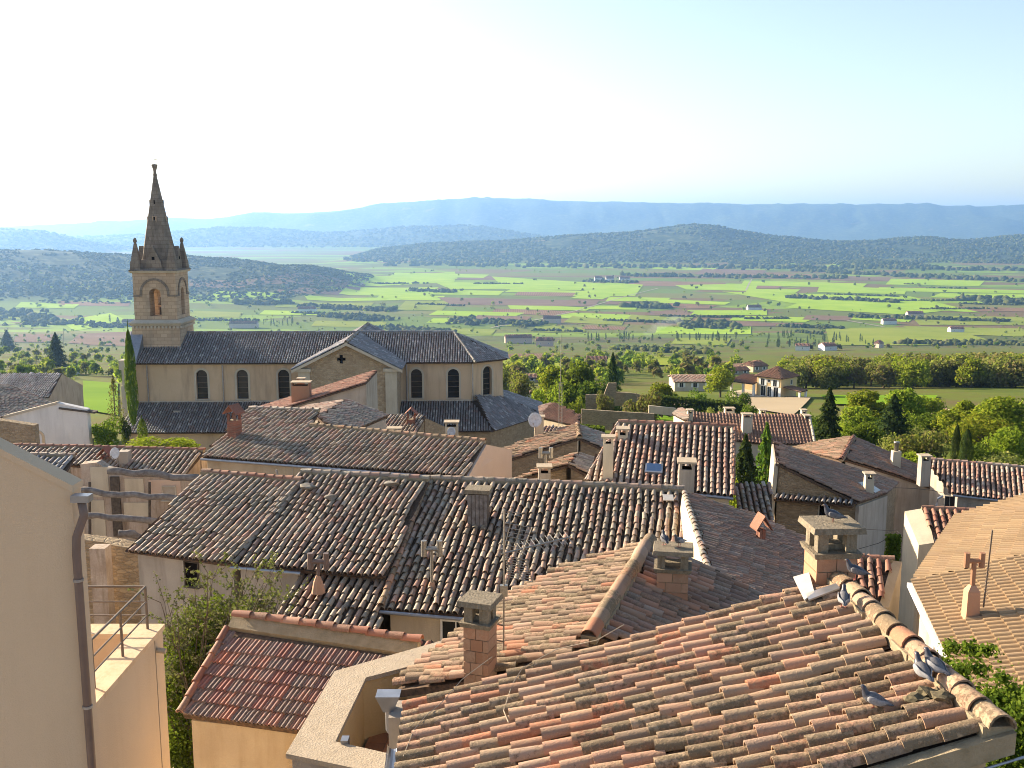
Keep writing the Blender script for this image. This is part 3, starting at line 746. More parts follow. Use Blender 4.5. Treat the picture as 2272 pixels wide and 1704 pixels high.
# eave cornice of the nave and of the aisle walls
def strip(name, pts, out_h, z0, z1, mat):
    b = MB()
    for (p, q) in zip(pts[:-1], pts[1:]):
        p, q = np.asarray(p), np.asarray(q); d = nrm(q - p); o_ = np.array([d[1], -d[0], 0])
        b.par(np.array([p[0], p[1], z0]) - d * .0, (q - p), o_ * out_h, (0, 0, z1 - z0))
    return b.build(name, mat, church)
strip('eave_cornice', [cw(-21, -4.5, 0), cw(12.3, -4.5, 0), cw(15.5, -2.1, 0)], .22, NE - .32, NE - .06, M['stone_trim'])
strip('flashing', [cw(-21, -4.5, 0), cw(12.3, -4.5, 0), cw(15.5, -2.1, 0), cw(15.5, 2.1, 0)], .12, AT + .02, AT + .14, M['stone_trim'])
CT = dict(mat=M['tile_church'], sp=.25, ex=.40, seg=4, near=False, sag=.012, jit=.6, stagger=.3)
def church_roof(poly, name='roof'):
    """poly in church coordinates, first edge is the level one, falling away from it towards the last points"""
    P = [cw(*q) for q in poly]; U = nrm(P[1] - P[0]); n = np.cross(P[1] - P[0], P[2] - P[1]); n = nrm(n if n[2] > 0 else -n)
    D = np.cross(U, n); D = D if D[2] < 0 else -D
    return tiled(church, P, U, D, name=name, **CT)
r1 = church_roof([(-20.9, 0, NR), (10.4, 0, NR), (12.7, -5.0, NE - .12), (-20.9, -5.0, NE - .12)])
church_roof([(10.4, 0, NR), (-20.9, 0, NR), (-20.9, 5.0, NE - .12), (12.7, 5.0, NE - .12)])
church_roof([(12.7, -5.0, NE - .12), (16.0, -2.3, NE - .14), (10.4, 0, NR)])
church_roof([(16.0, -2.3, NE - .14), (16.0, 2.3, NE - .14), (10.4, 0, NR)])
church_roof([(16.0, 2.3, NE - .14), (12.7, 5.0, NE - .12), (10.4, 0, NR)])
ridge(r1, cw(-20.9, 0, NR), cw(10.4, 0, NR), .15, .45, M['tile_church'])
ridge(r1, cw(10.4, 0, NR), cw(12.7, -5.0, NE - .1), .14, .42, M['stone_trim'])
# transept
TX, TW, TY = .55, 4.7, 8.7
tw = MB()
fr = [cw(TX - TW, -TY, -25), cw(TX + TW, -TY, -25), cw(TX + TW, -TY, NE - .1), cw(TX, -TY, NR - .25), cw(TX - TW, -TY, NE - .1)]
tw.slab(fr, cd(0, 2 * TY))
two = tw.build('transept_wall', M['rubble_church'], church)
crc = cw(0, 0, 0); cpx = aty(757, 797, 93.8)
cb = MB(); x, o_ = cd(1, 0), cd(0, -1); zv = np.array([0, 0, 1.0])
cb.par(cpx - x * .16 - zv * .42 + o_ * .4, x * .32, -o_ * .9, zv * .84); cut(two, cb)
cb = MB(); cb.par(cpx - x * .42 - zv * .15 + o_ * .4, x * .84, -o_ * .9, zv * .30); cut(two, cb)
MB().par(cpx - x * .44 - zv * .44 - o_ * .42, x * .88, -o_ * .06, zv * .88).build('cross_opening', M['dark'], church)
for s in (-1, 1):
    MB().par(cw(TX + s * (TW - .55) - .55, -TY - .18, -25), cd(1.1, 0), cd(0, .5), (0, 0, 25 + NE - .35)).build('pilaster', M['stone_trim'], church)
    MB().par(cw(TX + s * (TW - .5) - .75, -TY - .45, NE - .42), cd(1.5, 0), cd(0, .8), (0, 0, .30)).build('capital', M['stone_trim'], church)
t1 = church_roof([(TX, TY + .3, NR + .02), (TX, -TY - .55, NR + .02), (TX - TW - .5, -TY - .55, NE - .18), (TX - TW - .5, TY + .3, NE - .18)], 'transept_roof')
t2 = church_roof([(TX, -TY - .55, NR + .02), (TX, TY + .3, NR + .02), (TX + TW + .5, TY + .3, NE - .18), (TX + TW + .5, -TY - .55, NE - .18)], 'transept_roof')
ridge(t1, cw(TX, TY + .3, NR + .06), cw(TX, -TY - .55, NR + .06), .15, .45, M['tile_church'])
for s in (-1, 1):    # stone verges of the gable
    a0, a1 = cw(TX, -TY - .62, NR - .02), cw(TX + s * (TW + .55), -TY - .62, NE - .24)
    b = MB(); b.slab([a0, a1, a1 - zv * .28, a0 - zv * .28], cd(0, .5)); b.build('gable_verge', M['stone_trim'], church)
# aisles and the ring round the choir
aw = MB().prism([cw(-21, -4.2, AE), cw(-21, -8.9, AE), cw(TX - TW + .1, -8.6, AE), cw(TX - TW + .1, -4.2, AE)], -27).build('aisle_wall', M['wall_church'], church)
MB().prism([cw(TX + TW - .1, -4.2, AE), cw(TX + TW - .1, -8.6, AE), cw(14.2, -8.9, AE), cw(19.4, -1.1, AE), cw(19.4, 6, AE), cw(12, 6, AE)], -27).build('aisle_wall', M['rubble_church'], church)
a1 = church_roof([(-21.3, -4.55, AT), (TX - TW, -4.55, AT), (TX - TW, -9.3, AE), (-21.3, -9.3, AE)], 'aisle_roof')
church_roof([(TX + TW, -4.55, AT), (12.3, -4.55, AT), (14.5, -9.3, AE), (TX + TW, -9.3, AE)], 'aisle_roof')
def facet(p, name):
    church_roof(p, name)
facet([(14.5, -9.3, AE), (19.9, -1.2, AE), (15.55, -2.15, AT), (12.3, -4.55, AT)], 'choir_roof')
facet([(19.9, -1.2, AE), (19.9, 6.2, AE), (15.55, 2.15, AT), (15.55, -2.15, AT)], 'choir_roof')
MB().box(cw(-16.6, -6.0, 0), .75, .6, -18.32, -17.98).build('roof_hatch', M['zinc'], church)
# downpipes
for px, z0, z1, y in ((495, NE - .3, AT, -4.62), (900, NE - .3, AT, -4.62), (330, NE - .3, AT, -4.62)):
    X = aty(px, 850, 98)[0] - CH0[0]
    MB().tube([cw(X, y, z0), cw(X, y, z1)], .07).build('downpipe', M['zinc'], church)
MB().tube([cw(12.45, -4.75, NE - .3), cw(12.45, -4.75, AT)], .07).build('downpipe', M['zinc'], church)
# west front
MB().par(cw(-21.9, -5.1, -27), cd(.9, 0), cd(0, 10.2), (0, 0, 27 + NE - .2)).build('west_front', M['stone_tower'], church)
b = MB(); b.slab([cw(-22.0, -5.2, NE - .2), cw(-22.0, -3.6, NE + 1.2), cw(-22.0, -2.2, NR + .4), cw(-22.0, 2.2, NR + .4), cw(-22.0, 3.6, NE + 1.2), cw(-22.0, 5.2, NE - .2)], cd(1.2, 0)); b.build('west_gable', M['zinc'], church)
for z0, z1, w in ((-27, -15.6, 1.0), (-15.6, -14.0, .8), (-14.0, NE + .3, 1.15)):
    MB().box(cw(-21.6, -5.2, 0), w, w, z0, z1, CHR).build('corner_pillar', M['stone_trim'], church)
# tower
TC = (-19.45, -.1)
def tsq(w, z0, z1, name, mat, w1=None):
    return MB().taper(cw(*TC, 0), w, w, z0, w1 or w, w1 or w, z1, CHR).build(name, mat, church)
tsq(4.75, -16, -9.9, 'tower_base', M['stone_tower'])
bel = tsq(4.25, -9.55, -4.7, 'belfry', M['stone_tower'])
cb = MB()
for dx, dy in ((0, -1), (1, 0)):
    o_ = cd(dx, dy); x = cd(-dy, dx); arch(cb, cw(*TC, -9.05), x, o_, 1.15, 2.8, 3.0, 3.0)
cut(bel, cb)
MB().taper(cw(*TC, 0), 4.9, 4.9, -10.0, 5.35, 5.35, -9.72, CHR).build('cornice', M['stone_trim'], church)
MB().taper(cw(*TC, 0), 5.35, 5.35, -9.715, 4.4, 4.4, -9.40, CHR).build('cornice', M['stone_trim'], church)
for k in range(13):
    for sx, sy in ((0, -1), (1, 0)):
        o_ = cd(sx, sy); x = cd(-sy, sx); t = (k - 6) * .37
        MB().par(cw(*TC, -10.24) + o_ * 2.36 + x * (t - .10), x * .2, o_ * .2, (0, 0, .22)).build('corbel', M['stone_trim'], church)
for dx, dy in ((0, -1), (1, 0)):
    o_ = cd(dx, dy); x = cd(-dy, dx)
    arch_ring(MB(), cw(*TC, -7.0) + o_ * 2.12, x, o_, 2.5, 1.55, .22, .10, True).build('arch_moulding', M['stone_spire'], church)
    for s in (-1, 1):
        MB().par(cw(*TC, -7.07) + o_ * 2.12 + x * (s * 1.72 - .42), x * .84, o_ * .10, (0, 0, .14)).build('string_course', M['stone_spire'], church)
MB().box(cw(*TC, 0), .45, .45, -9.5, -8.3, CHR).build('bell_frame', M['wood_dark'], church)
MB().lathe(cw(*TC, 0), [(.05, -7.2), (.2, -7.25), (.28, -7.7), (.45, -8.05), (.40, -8.06)], 14).build('bell', M['iron'], church, True)
tsq(4.55, -4.72, -4.50, 'cornice', M['stone_trim'], 4.85); tsq(4.85, -4.495, -4.36, 'cornice', M['stone_spire'], 4.6)
sp_b = tsq(3.7, -4.36, -3.4, 'spire_base', M['stone_spire'], 3.3)
sv = []
spm = MB().lathe(cw(*TC, 0), [(2.0, -4.3), (1.72, -3.0), (.17, 4.95)], 8); sp = spm.build('spire', M['stone_spire'], church)
sp.rotation_euler = (0, 0, 0)
MB().lathe(cw(*TC, 0), [(.15, 4.9), (.24, 5.0), (.17, 5.12), (.15, 5.4), (.24, 5.7), (.32, 5.95), (.30, 6.05), (.1, 6.08)], 10).build('finial', M['stone_spire'], church, True)
c0 = cw(*TC, 6.05)
MB().tube([c0, c0 + zv * 1.15], .025, 5).tube([c0 + zv * .9 - cd(.22, 0), c0 + zv * .9 + cd(.22, 0)], .025, 5).tube([c0 + zv * .45, c0 + zv * .5 + cd(.3, .0)], .03, 5).lathe(c0 + zv * 0, [(.02, c0[2] + 1.05), (.07, c0[2] + 1.12), (.02, c0[2] + 1.2)], 6).build('iron_cross', M['iron'], church)
for sx in (-1, 1):
    for sy in (-1, 1):
        q = cw(TC[0] + sx * 1.78, TC[1] + sy * 1.78, 0)
        b = MB().taper(q, 1.0, 1.0, -4.36, .86, .86, -3.55, CHR).taper(q, .80, .80, -3.545, .20, .20, -1.72, CHR)
        b.lathe(q, [(.11, -1.75), (.20, -1.62), (.20, -1.45), (.12, -1.30), (.05, -1.22)], 8); b.build('pinnacle', M['stone_spire'], church)
for dx, dy in ((0, -1), (1, 0), (-1, 0), (0, 1)):
    o_ = cd(dx, dy); x = cd(-dy, dx); q = cw(*TC, -4.36) + o_ * 1.55
    g = MB().slab([q - x * .85, q + x * .85, q + x * .72 + zv * .75, q + zv * 2.3, q - x * .72 + zv * .75], o_ * .45).build('gablet', M['stone_spire'], church)
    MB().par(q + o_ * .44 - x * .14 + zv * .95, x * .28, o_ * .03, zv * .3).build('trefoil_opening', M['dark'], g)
    for zz, w in ((.35, .16), (-1.0, 0.0), (2.0, .10)):
        if w:
            rr = 1.72 - (zz + 3.0) * (1.55 / 7.95)
            qq = cw(*TC, zz) + o_ * (rr * .925)
            lu = MB().par(qq - x * w * 1.3 - o_ * .3, x * w * 2.6, o_ * .30, zv * .55).build('lucarne', M['stone_tower'] if zz < 1 else M['stone_spire'], church)
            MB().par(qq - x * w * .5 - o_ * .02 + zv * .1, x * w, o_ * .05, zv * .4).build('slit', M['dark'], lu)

# ------------------------------------------------------------------ chimneys
def chimney(par, px, Y, py, w, d, rz, kind, zb, hcap=.55):
    """a chimney whose top is seen at pixel (px, py) at depth Y"""
    P = aty(px, py, Y); zt = P[2]; rz = math.radians(rz); ca, sa = math.cos(rz), math.sin(rz)
    ux, uy = np.array([ca, sa, 0]), np.array([-sa, ca, 0]); c = np.array([P[0], P[1], 0])
    if kind == 'block':
        th = .075; z1 = zt - th; z0 = z1 - hcap * .45; zs = z0 - .075
        ch = MB().box(c, w - .03, d - .03, zb, zs, rz).build('chimney', M['mortar'], par)
        ch_h = .175; z = zs; k = 0
        while z - ch_h > zb:
            parts = [(0, .5), (.5, 1)] if k % 2 == 0 else [(0, .28), (.28, .78), (.78, 1)]
            for a0, a1 in parts:
                o = c - ux * w / 2 - uy * d / 2 + ux * (a0 * w + .005) + np.array([0, 0, z - ch_h + .011])
                MB().par(o, ux * ((a1 - a0) * w - .010), uy * d, (0, 0, ch_h - .011)).build('block', M['brick'], ch)
            z -= ch_h; k += 1
            if k > 7: break
        MB().taper(c, w + .05, d + .05, zs + .002, w + .10, d + .10, z0, rz).build('collar_slab', M['concrete'], ch)
        for sx in (-1, 1):
            for sy in (-1, 1):
                MB().box(c + ux * sx * (w / 2 - .075) + uy * sy * (d / 2 - .075), .13, .13, z0 + .002, z1, rz).build('pillar', M['concrete'], ch)
        MB().box(c, w * .5, d * .45, z0 + .003, z0 + hcap * .13, rz).build('flue_rim', M['concrete'], ch)
        MB().taper(c, w + .15, d + .15, z1 + .002, w + .12, d + .12, zt, rz).build('cap_slab', M['concrete'], ch)
    elif kind in ('plain', 'pink', 'grey'):
        m_ = {'plain': M['wall_cream'], 'pink': M['brick'], 'grey': M['wall_grey']}[kind]
        z1 = zt - .07; z0 = z1 - min(.22, hcap)
        ch = MB().box(c, w, d, zb, z0, rz).build('chimney', m_, par)
        for s in (-1, 1): MB().box(c + ux * s * (w / 2 - .05), .09, d * .9, z0, z1, rz).build('cap_support', m_, ch)
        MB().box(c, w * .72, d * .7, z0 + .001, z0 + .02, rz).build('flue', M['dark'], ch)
        MB().box(c, w + .14, d + .14, z1, zt, rz).build('cap_slab', M['coping'], ch)
    elif kind == 'brick':
        z1 = zt - .42; z0 = z1 - .30
        ch = MB().box(c, w - .03, d - .03, zb, z0, rz).build('chimney', M['mortar'], par)
        z = z0; k = 0
        while z - .085 > zb and k < 16:
            for a0, a1 in ([(0, .5), (.5, 1)] if k % 2 else [(0, .25), (.25, .75), (.75, 1)]):
                o = c - ux * w / 2 - uy * d / 2 + ux * (a0 * w + .004) + np.array([0, 0, z - .08])
                MB().par(o, ux * ((a1 - a0) * w - .008), uy * d, (0, 0, .075)).build('brick', M['brick_red'], ch)
            z -= .085; k += 1
        for s in (-1, 1):
            for t in (-1, 1): MB().box(c + ux * s * (w / 2 - .06) + uy * t * (d / 2 - .06), .10, .10, z0, z1, rz).build('pillar', M['brick_red'], ch)
        b = c + np.array([0, 0, z1])
        for s in (-1, 1):
            e0 = b + ux * s * (w / 2 + .14) - uy * (d / 2 + .12); rg = b - uy * (d / 2 + .12) + np.array([0, 0, .40])
            MB().slab([e0, rg, rg + uy * (d + .24), e0 + uy * (d + .24)], (0, 0, .05)).build('cap_tile', M['brick_red'], ch)
    elif kind == 'pot':
        ch = MB().box(c, w, d, zb, zt - .55, rz).build('chimney', M['brick'], par)
        MB().lathe((c[0], c[1]), [(w * .3, zt - .56), (w * .26, zt - .3), (w * .32, zt - .12), (w * .26, zt)], 10).build('pot', M['stone_tower'], ch, True)
    elif kind == 'flue':
        ch = MB().box(c, w, d, zb, zt - .55, rz).build('chimney', M['wall_cream'], par)
        MB().lathe((c[0], c[1]), [(w * .26, zt - .56), (w * .26, zt - .1), (w * .36, zt - .09), (w * .36, zt)], 12).build('steel_flue', M['steel'], ch, True)
    elif kind == 'wood':
        ch = MB().taper(c, w * 1.05, d * 1.05, zb, w * .95, d * .95, zt - .12, rz).build('chimney', M['wood_dark'], par)
        for k in range(5):
            MB().par(c - ux * w / 2 + ux * (k * w / 5 + .01) - uy * (d / 2 + .03) + np.array([0, 0, zb]), ux * (w / 5 - .02), uy * .025, (0, 0, zt - .16 - zb)).build('board', M['wood_old'], ch)
        MB().box(c, w + .16, d + .16, zt - .12, zt, rz).build('cap_slab', M['concrete'], ch)
    return ch
def gutter(par, P, Q, r=.06, mat=None):
    MB().tube([P, Q], r, 8).build('gutter', mat or M['zinc'], par)

# ------------------------------------------------------------------ near house of the pigeons
hF = house('stone_house', 'nearest house, mossy sunlit canal tile roof with pigeons and round ridge tiles', 'house', aty(1500, 1650, 9.6) * [1, 1, 0] + [0, 0, -13])
PF_, uF, dF, nF = plane((1893, 1322), (2215, 1622), 11.1, 16, 1, [(1915, 1300), (2216, 1625), (1136, 1704), (1136, 1704)])
def Fpt(u, v): return PF_[1] + uF * u + dF * v      # u measured from the near ridge end (negative is away)
ULEN = 3.72
polyF = [Fpt(-ULEN, 0), Fpt(0, 0), Fpt(0, 5.42), Fpt(-ULEN, 5.42)]
rF = tiled(hF, polyF, uF, dF, M['tile_warm'], sp=.212, ex=.33, seg=8, sag=.018, jit=1.5, stagger=1.0, limit=300, rf=.405)
ridge(rF, Fpt(-ULEN + .1, 0) + nF * .05, Fpt(.02, 0) + nF * .05, .125, .345, M['tile_warm'])
hor = np.array([dF[0], dF[1], 0]); hor = nrm(hor)
back = [Fpt(0, 0), Fpt(-ULEN, 0)]; rD = nrm(np.array([-dF[0], -dF[1], dF[2]]))
polyFb = [back[0], back[1], back[1] + rD * 1.4, back[0] + rD * 1.4]
body(hF, [[q + np.array([0, 0, -.03]) for q in polyF]], -14, M['wall_ochre'], .08, drop=.13)
# mortared verge at the near gable with a thin zinc edge
b = MB(); v0, v1 = Fpt(.07, -.12), Fpt(.07, 5.3); b.slab([v0, v1, v1 - zv * .20, v0 - zv * .20], -uF * .12); b.build('verge_mortar', M['mortar'], hF)
MB().tube([Fpt(.10, -.2) - zv * .23, Fpt(.10, 5.3) - zv * .23], .012, 6).build('verge_trim', M['zinc'], hF)
e0, e1 = Fpt(-ULEN + .75, 5.52) - zv * .06, Fpt(.2, 5.52) - zv * .06
b = MB()
for k in range(8):
    t0, t1 = math.pi * k / 8, math.pi * (k + 1) / 8
    f_ = lambda P, t: P + hor * (.07 - .07 * math.cos(t)) - zv * .07 * math.sin(t)
    b.slab([f_(e0, t0), f_(e1, t0), f_(e1, t1), f_(e0, t1)], (0, 0, .004))
b.build('gutter', M['zinc'], hF)
chF = chimney(hF, 1846, 11.75, 1158, .50, .44, 3, 'block', -5.0)
# white flashing at the foot of the chimney
cF = aty(1790, 1335, 11.4)
b = MB(); fb = [(1765, 1300), (1800, 1290), (1812, 1335), (1790, 1352)]
b.slab([q + nF * .125 for q in plane((1893, 1322), (2215, 1622), 11.1, 16, 1, fb)[0]], -nF * .02); b.build('flashing', M['lead'], hF)
b = MB(); fb = [(1792, 1338), (1868, 1312), (1868, 1326), (1800, 1352)]
b.slab([q + nF * .125 for q in plane((1893, 1322), (2215, 1622), 11.1, 16, 1, fb)[0]], -nF * .02); b.build('flashing', M['zinc'], hF)
# stub wall with gutter head and elbow at the far left corner
Ps = aty(903, 1560, 11.75)
MB().box((Ps[0] - .02, 11.6), .34, .45, -14, -5.97).build('corner_pier', M['wall_grey'], hF)
hp = aty(862, 1548, 11.6)
b = MB().taper((hp[0], hp[1], 0), .12, .14, hp[2] - .16, .30, .22, hp[2] + .06)
b.tube([hp - zv * .16, hp - zv * .42, hp - zv * .58 + np.array([.12, -.05, 0]), hp - zv * .66 + np.array([.34, -.1, 0])], .045, 8); b.build('rainwater_head', M['zinc'], hF)
# loose cable over the tiles
def on_F(px, py, h=.12):
    P = plane((1893, 1322), (2215, 1622), 11.1, 16, 1, [(px, py)])[0][0]; return P + nF * h
tag(MB().tube([on_F(*q) for q in ((1098, 1476), (1050, 1512), (1030, 1528), (1010, 1552), (985, 1580), (950, 1610), (925, 1640), (902, 1700))], .005, 5).build('cable', M['coping']), 'thin white cable running down the tiles beside the chimney', 'cable')
tag(MB().tube([on_F(*q) for q in ((1390, 1405), (1330, 1440), (1240, 1460), (1165, 1502), (1142, 1540), (1130, 1580), (1124, 1598), (1135, 1625))], .006, 5).build('cable', M['coping']), 'pale cable crossing the tiles from the fat ridge to the middle', 'cable')

# ------------------------------------------------------------------ hip roof with fat ridge, two block chimneys and the aerial
HY = 18.3
H0 = ((1440, 1205), (1312, 1405), HY)
hH = house('tiled_house', 'house behind the pigeon roof, thick mortared ridge and tan tiles', 'house', (1.5, 16.5, -14))
pH, uH, dH, nH = plane(*H0, 18, 1, [(1440, 1205), (1306, 1418), (1290, 1452), (1090, 1500), (876, 1528), (1010, 1415), (1130, 1318), (1262, 1256)])
rH = tiled(hH, pH, uH, dH, M['tile_warm'], sp=.215, ex=.33, seg=6, sag=.022, jit=1.5, limit=300, rf=.40)
ridge(rH, pH[1] + zv * .03, pH[0] + zv * .03, .13, .40, M['tile_warm'], True, .97)
pH2, u2, d2, n2 = plane(*H0, 21, -1, [(1440, 1205), (1312, 1405), (1420, 1440), (1760, 1345), (1620, 1300), (1570, 1275)])
tiled(hH, pH2, u2, d2, M['tile_rust'], sp=.215, ex=.33, seg=6, sag=.02, limit=200)
body(hH, [pH, pH2], -15, M['wall_ochre'], .2)
chimney(hH, 1065, 13.4, 1325, .38, .36, -19, 'block', -8)
chimney(hH, 1494, 16.4, 1213, .54, .46, -10, 'block', -9)

# ------------------------------------------------------------------ long row of old roofs across the middle
B_ = dict(sp=.222, ex=.34, seg=6, sag=.035, jit=1.6, stagger=.5)
hB1 = house('village_house', 'low house left of the row, dark tile roof running down to the bare tree', 'house', (-9.5, 30.5, -17))
p1, u1, d1, n1 = plane((448, 1049), (652, 1065), 33.5, 17, 1, [(448, 1049), (668, 1068), (640, 1100), (517, 1250), (286, 1219)])
r1 = tiled(hB1, p1, u1, d1, M['tile_old'], **B_); ridge(r1, p1[0] + zv * .05, p1[1] + zv * .05, .11, .36, M['tile_brick'])
body(hB1, [p1, [p1[0], p1[1], p1[1] - d1 * [1, 1, 0] * 4 - zv * 1.2, p1[0] - d1 * [1, 1, 0] * 4 - zv * 1.2]], -17, M['wall_grey'], .25)
ins = inset(p1, .25); P, o_ = wall_pt(428, 1300, ins[4], ins[3]); window(hB1, P, o_, .45, .75, M['wood_dark'], M['dark'], bars=0)
hB2 = house('village_house', 'middle house of the row, rippled dark roof weighted with loose stones', 'house', (-5, 30, -17))
p2, u2, d2, n2 = plane((669, 1049), (951, 1065), 33, 17, 1, [(669, 1049), (951, 1065), (855, 1277), (670, 1263), (515, 1250), (632, 1092)])
r2 = tiled(hB2, p2, u2, d2, M['tile_old'], **B_); ridge(r2, p2[0] + zv * .05, p2[1] + zv * .05, .11, .36, M['tile_old'])
body(hB2, [p2, [p2[0], p2[1], p2[1] - d2 * [1, 1, 0] * 4 - zv * 1.2, p2[0] - d2 * [1, 1, 0] * 4 - zv * 1.2]], -17, M['wall_grey'], .25)
gutter(hB2, p2[4] + d2 * .12 - zv * .05, p2[3] + d2 * .12 - zv * .05, .05)
hB3 = house('village_house', 'right hand house of the row, wide roof of mixed red and cream tiles', 'house', (2, 29, -17))
p3, u3, d3, n3 = plane((951, 1063), (1515, 1088), 32.5, 17, 1, [(951, 1063), (1515, 1088), (1524, 1215), (1560, 1395), (1034, 1363), (846, 1347)])
r3 = tiled(hB3, p3, u3, d3, M['tile_old'], **{**B_, 'sp': .232}); ridge(r3, p3[0] + zv * .05, p3[1] + zv * .05, .11, .36, M['tile_old'])
ridge(r3, p3[0] + n3 * .06, p3[5] + n3 * .06, .10, .34, M['tile_warm'], False)
bw = body(hB3, [p3, [p3[0], p3[1], p3[1] - d3 * [1, 1, 0] * 4 - zv * 1.2, p3[0] - d3 * [1, 1, 0] * 4 - zv * 1.2]], -17, M['wall_cream'], .25)
gutter(hB3, p3[5] + d3 * .14 - zv * .05, p3[4] + d3 * .14 - zv * .05, .055)
ins = inset(p3, .25); P, o_ = wall_pt(1012, 1428, ins[5], ins[4]); window(hB3, P, o_, .75, .65, M['white'], M['glass'])
chimney(hB3, 1062, 29.8, 1082, .62, .5, -8, 'wood', -10.2)
chimney(hB3, 1524, 33.4, 1020, .52, .6, -8, 'grey', -10.5)
hB4 = house('lean_to', 'small lean-to with old tiles under the middle roof', 'lean-to', (-5, 27, -17))
p4, u4, d4, n4 = plane((672, 1264), (860, 1277), 28.0, 17, 1, [(672, 1264), (860, 1277), (838, 1408), (588, 1396)])
tiled(hB4, p4, u4, d4, M['tile_old'], **B_)
body(hB4, [p4], -17, M['rubble'], .15)
# vent pipes and flat stones on these roofs
def vent(px, py0, py1, Y, label, kind=0):
    a0, a1 = aty(px, py0, Y), aty(px, py1, Y)
    t = thing('vent_pipe', label, 'vent', a1)
    MB().tube([a1 - zv * .3, a0 - zv * .05], .045, 8).build('pipe', M['steel'] if kind else M['pipe_brown'], t)
    hw = .22
    b = MB().tube([a0 - np.array([hw, 0, .1]), a0 + np.array([hw, 0, -.1])], .075, 8)
    for s in (-1, 1): b.tube([a0 + np.array([s * hw, 0, -.32]), a0 + np.array([s * hw, 0, .14])], .085, 8)
    b.build('cowl', M['pipe_brown'] if not kind else M['steel'], t)
    MB().lathe((a1[0], a1[1]), [(.2, a1[2] - .25), (.13, a1[2] + .08), (.06, a1[2] + .25)], 8).build('collar', M['brick'], t)
vent(706, 1238, 1296, 26.6, 'dark double-ended vent pipe standing on the lean-to tiles')
vent(958, 1210, 1310, 26.8, 'pale double-ended vent pipe above the gutter of the wide roof', 1)
vent(1211, 1000, 1040, 41, 'white vent pipe before the stone gable houses', 1)
def stone(px, py, pl, s, label):
    P = plane(*pl, [(px, py)])[0][0]
    v = rng.normal(size=(26, 3)); v /= np.linalg.norm(v, axis=1)[:, None]; v *= np.array([1, .7, .42]) * s * (1 + .2 * rng.normal(size=(26, 1)))
    bm = bmesh.new(); [bm.verts.new(q) for q in v]; bmesh.ops.convex_hull(bm, input=bm.verts)
    me = bpy.data.meshes.new('loose_stone'); bm.to_mesh(me); bm.free(); me.materials.append(M['stone_loose'])
    o = bpy.data.objects.new('loose_stone', me); col.objects.link(o); o.location = P + np.array([0, 0, .16]); tag(o, label, 'stone')
PL2 = ((669, 1049), (951, 1065), 33, 17, 1)
stone(684, 1090, PL2, .26, 'round loose stone lying left on the rippled dark roof')
stone(735, 1114, PL2, .24, 'blue grey flat stone lying below the others on the dark roof')
stone(870, 1083, PL2, .25, 'pale loose stone lying near the ridge of the dark roof')
PL3 = ((951, 1063), (1515, 1088), 32.5, 17, 1)
b = MB(); q = plane(*PL3, [(1470, 1104), (1493, 1105), (1495, 1118), (1472, 1117)])[0]
tag(b.slab([p + n3 * .13 for p in q], -n3 * .03).build('glass_tile', M['lead']), 'two pale glass tiles let into the wide roof', 'roof light')

# ------------------------------------------------------------------ red brown roof in front of the bare tree
hR = house('outbuilding', 'low outbuilding with red brown ribbed tile roof and ochre wall', 'outbuilding', (-4.5, 17.5, -14))
PLR = ((505, 1392), (905, 1452), 19, 21, 1)
pR, uR, dR, nR = plane(*PLR, [(505, 1396), (920, 1458), (860, 1650), (652, 1616), (404, 1581)])
rR = tiled(hR, pR, uR, dR, M['tile_red'], sp=.235, ex=.315, style='rib', sag=.006, jit=.5, stagger=0, over=.06, deck=M['pan'])
top0, top1 = pR[0] - dR * .26 + zv * .10, pR[1] - dR * .26 + zv * .10
b = MB(); b.slab([pR[0] + zv * .05, pR[1] + zv * .05, top1 + zv * .06, top0 + zv * .06], -nR * .2); b.build('ridge_mortar', M['mortar'], rR)
ridge(rR, top0 + zv * .04, top1 + zv * .04, .10, .36, M['tile_brick'], False)
ridge(rR, pR[0] + nR * .04, pR[4] + nR * .04, .075, .36, M['tile_brick'], False)
body(hR, [pR], -14.2, M['wall_ochre'], .16)
hR2 = house('shed', 'low shed behind the red brown roof, strip of rolled red tiles', 'shed', (-3.2, 22, -14))
pS, uS, dS, nS = plane((640, 1392), (1000, 1428), 24.0, 12, -1, [(620, 1418), (1000, 1452), (1000, 1424), (700, 1398)])
pS, uS, dS, nS = plane((690, 1396), (1000, 1424), 23.6, 9, 1, [(690, 1396), (1000, 1424), (1000, 1470), (640, 1420)])
tiled(hR2, pS, uS, dS, M['tile_brick'], sp=.215, ex=.33, seg=6, sag=.01)
body(hR2, [pS], -15, M['rubble'], .1)

# ------------------------------------------------------------------ roof terrace with stone coping
zt = -6.95
hP = house('roof_terrace', 'yellow walled roof terrace with broad stone coping', 'terrace', (-2, 13.5, -14))
out_ = [atz(*q, zt) for q in ((1012, 1412), (742, 1489), (634, 1672), (900, 1728))]
inn_ = [atz(*q, zt) for q in ((952, 1467), (812, 1503), (744, 1645), (900, 1680))]
for k, nm in ((0, ''), (1, ''), (2, '')):
    MB().slab([out_[k], out_[k + 1], inn_[k + 1], inn_[k]], (0, 0, -.07)).build('coping_slab', M['coping'], hP)
    a0, a1, b1, b0 = [q - zv * .072 for q in (out_[k], out_[k + 1], inn_[k + 1], inn_[k])]
    mo = lambda p, q, t: p + (q - p) * t
    MB().prism([mo(a0, b0, .12), mo(a1, b1, .12), mo(a1, b1, .90), mo(a0, b0, .90)], -14.5).build('parapet_wall', M['wall_yellow'] if k != 2 else M['wall_grey'], hP)
zf = zt - 1.05
fl = MB().prism([np.array([q[0], q[1], zf]) for q in inn_], -14).build('floor', M['mortar'], hP)
fo = np.array([-3.0, 12.0, zf])
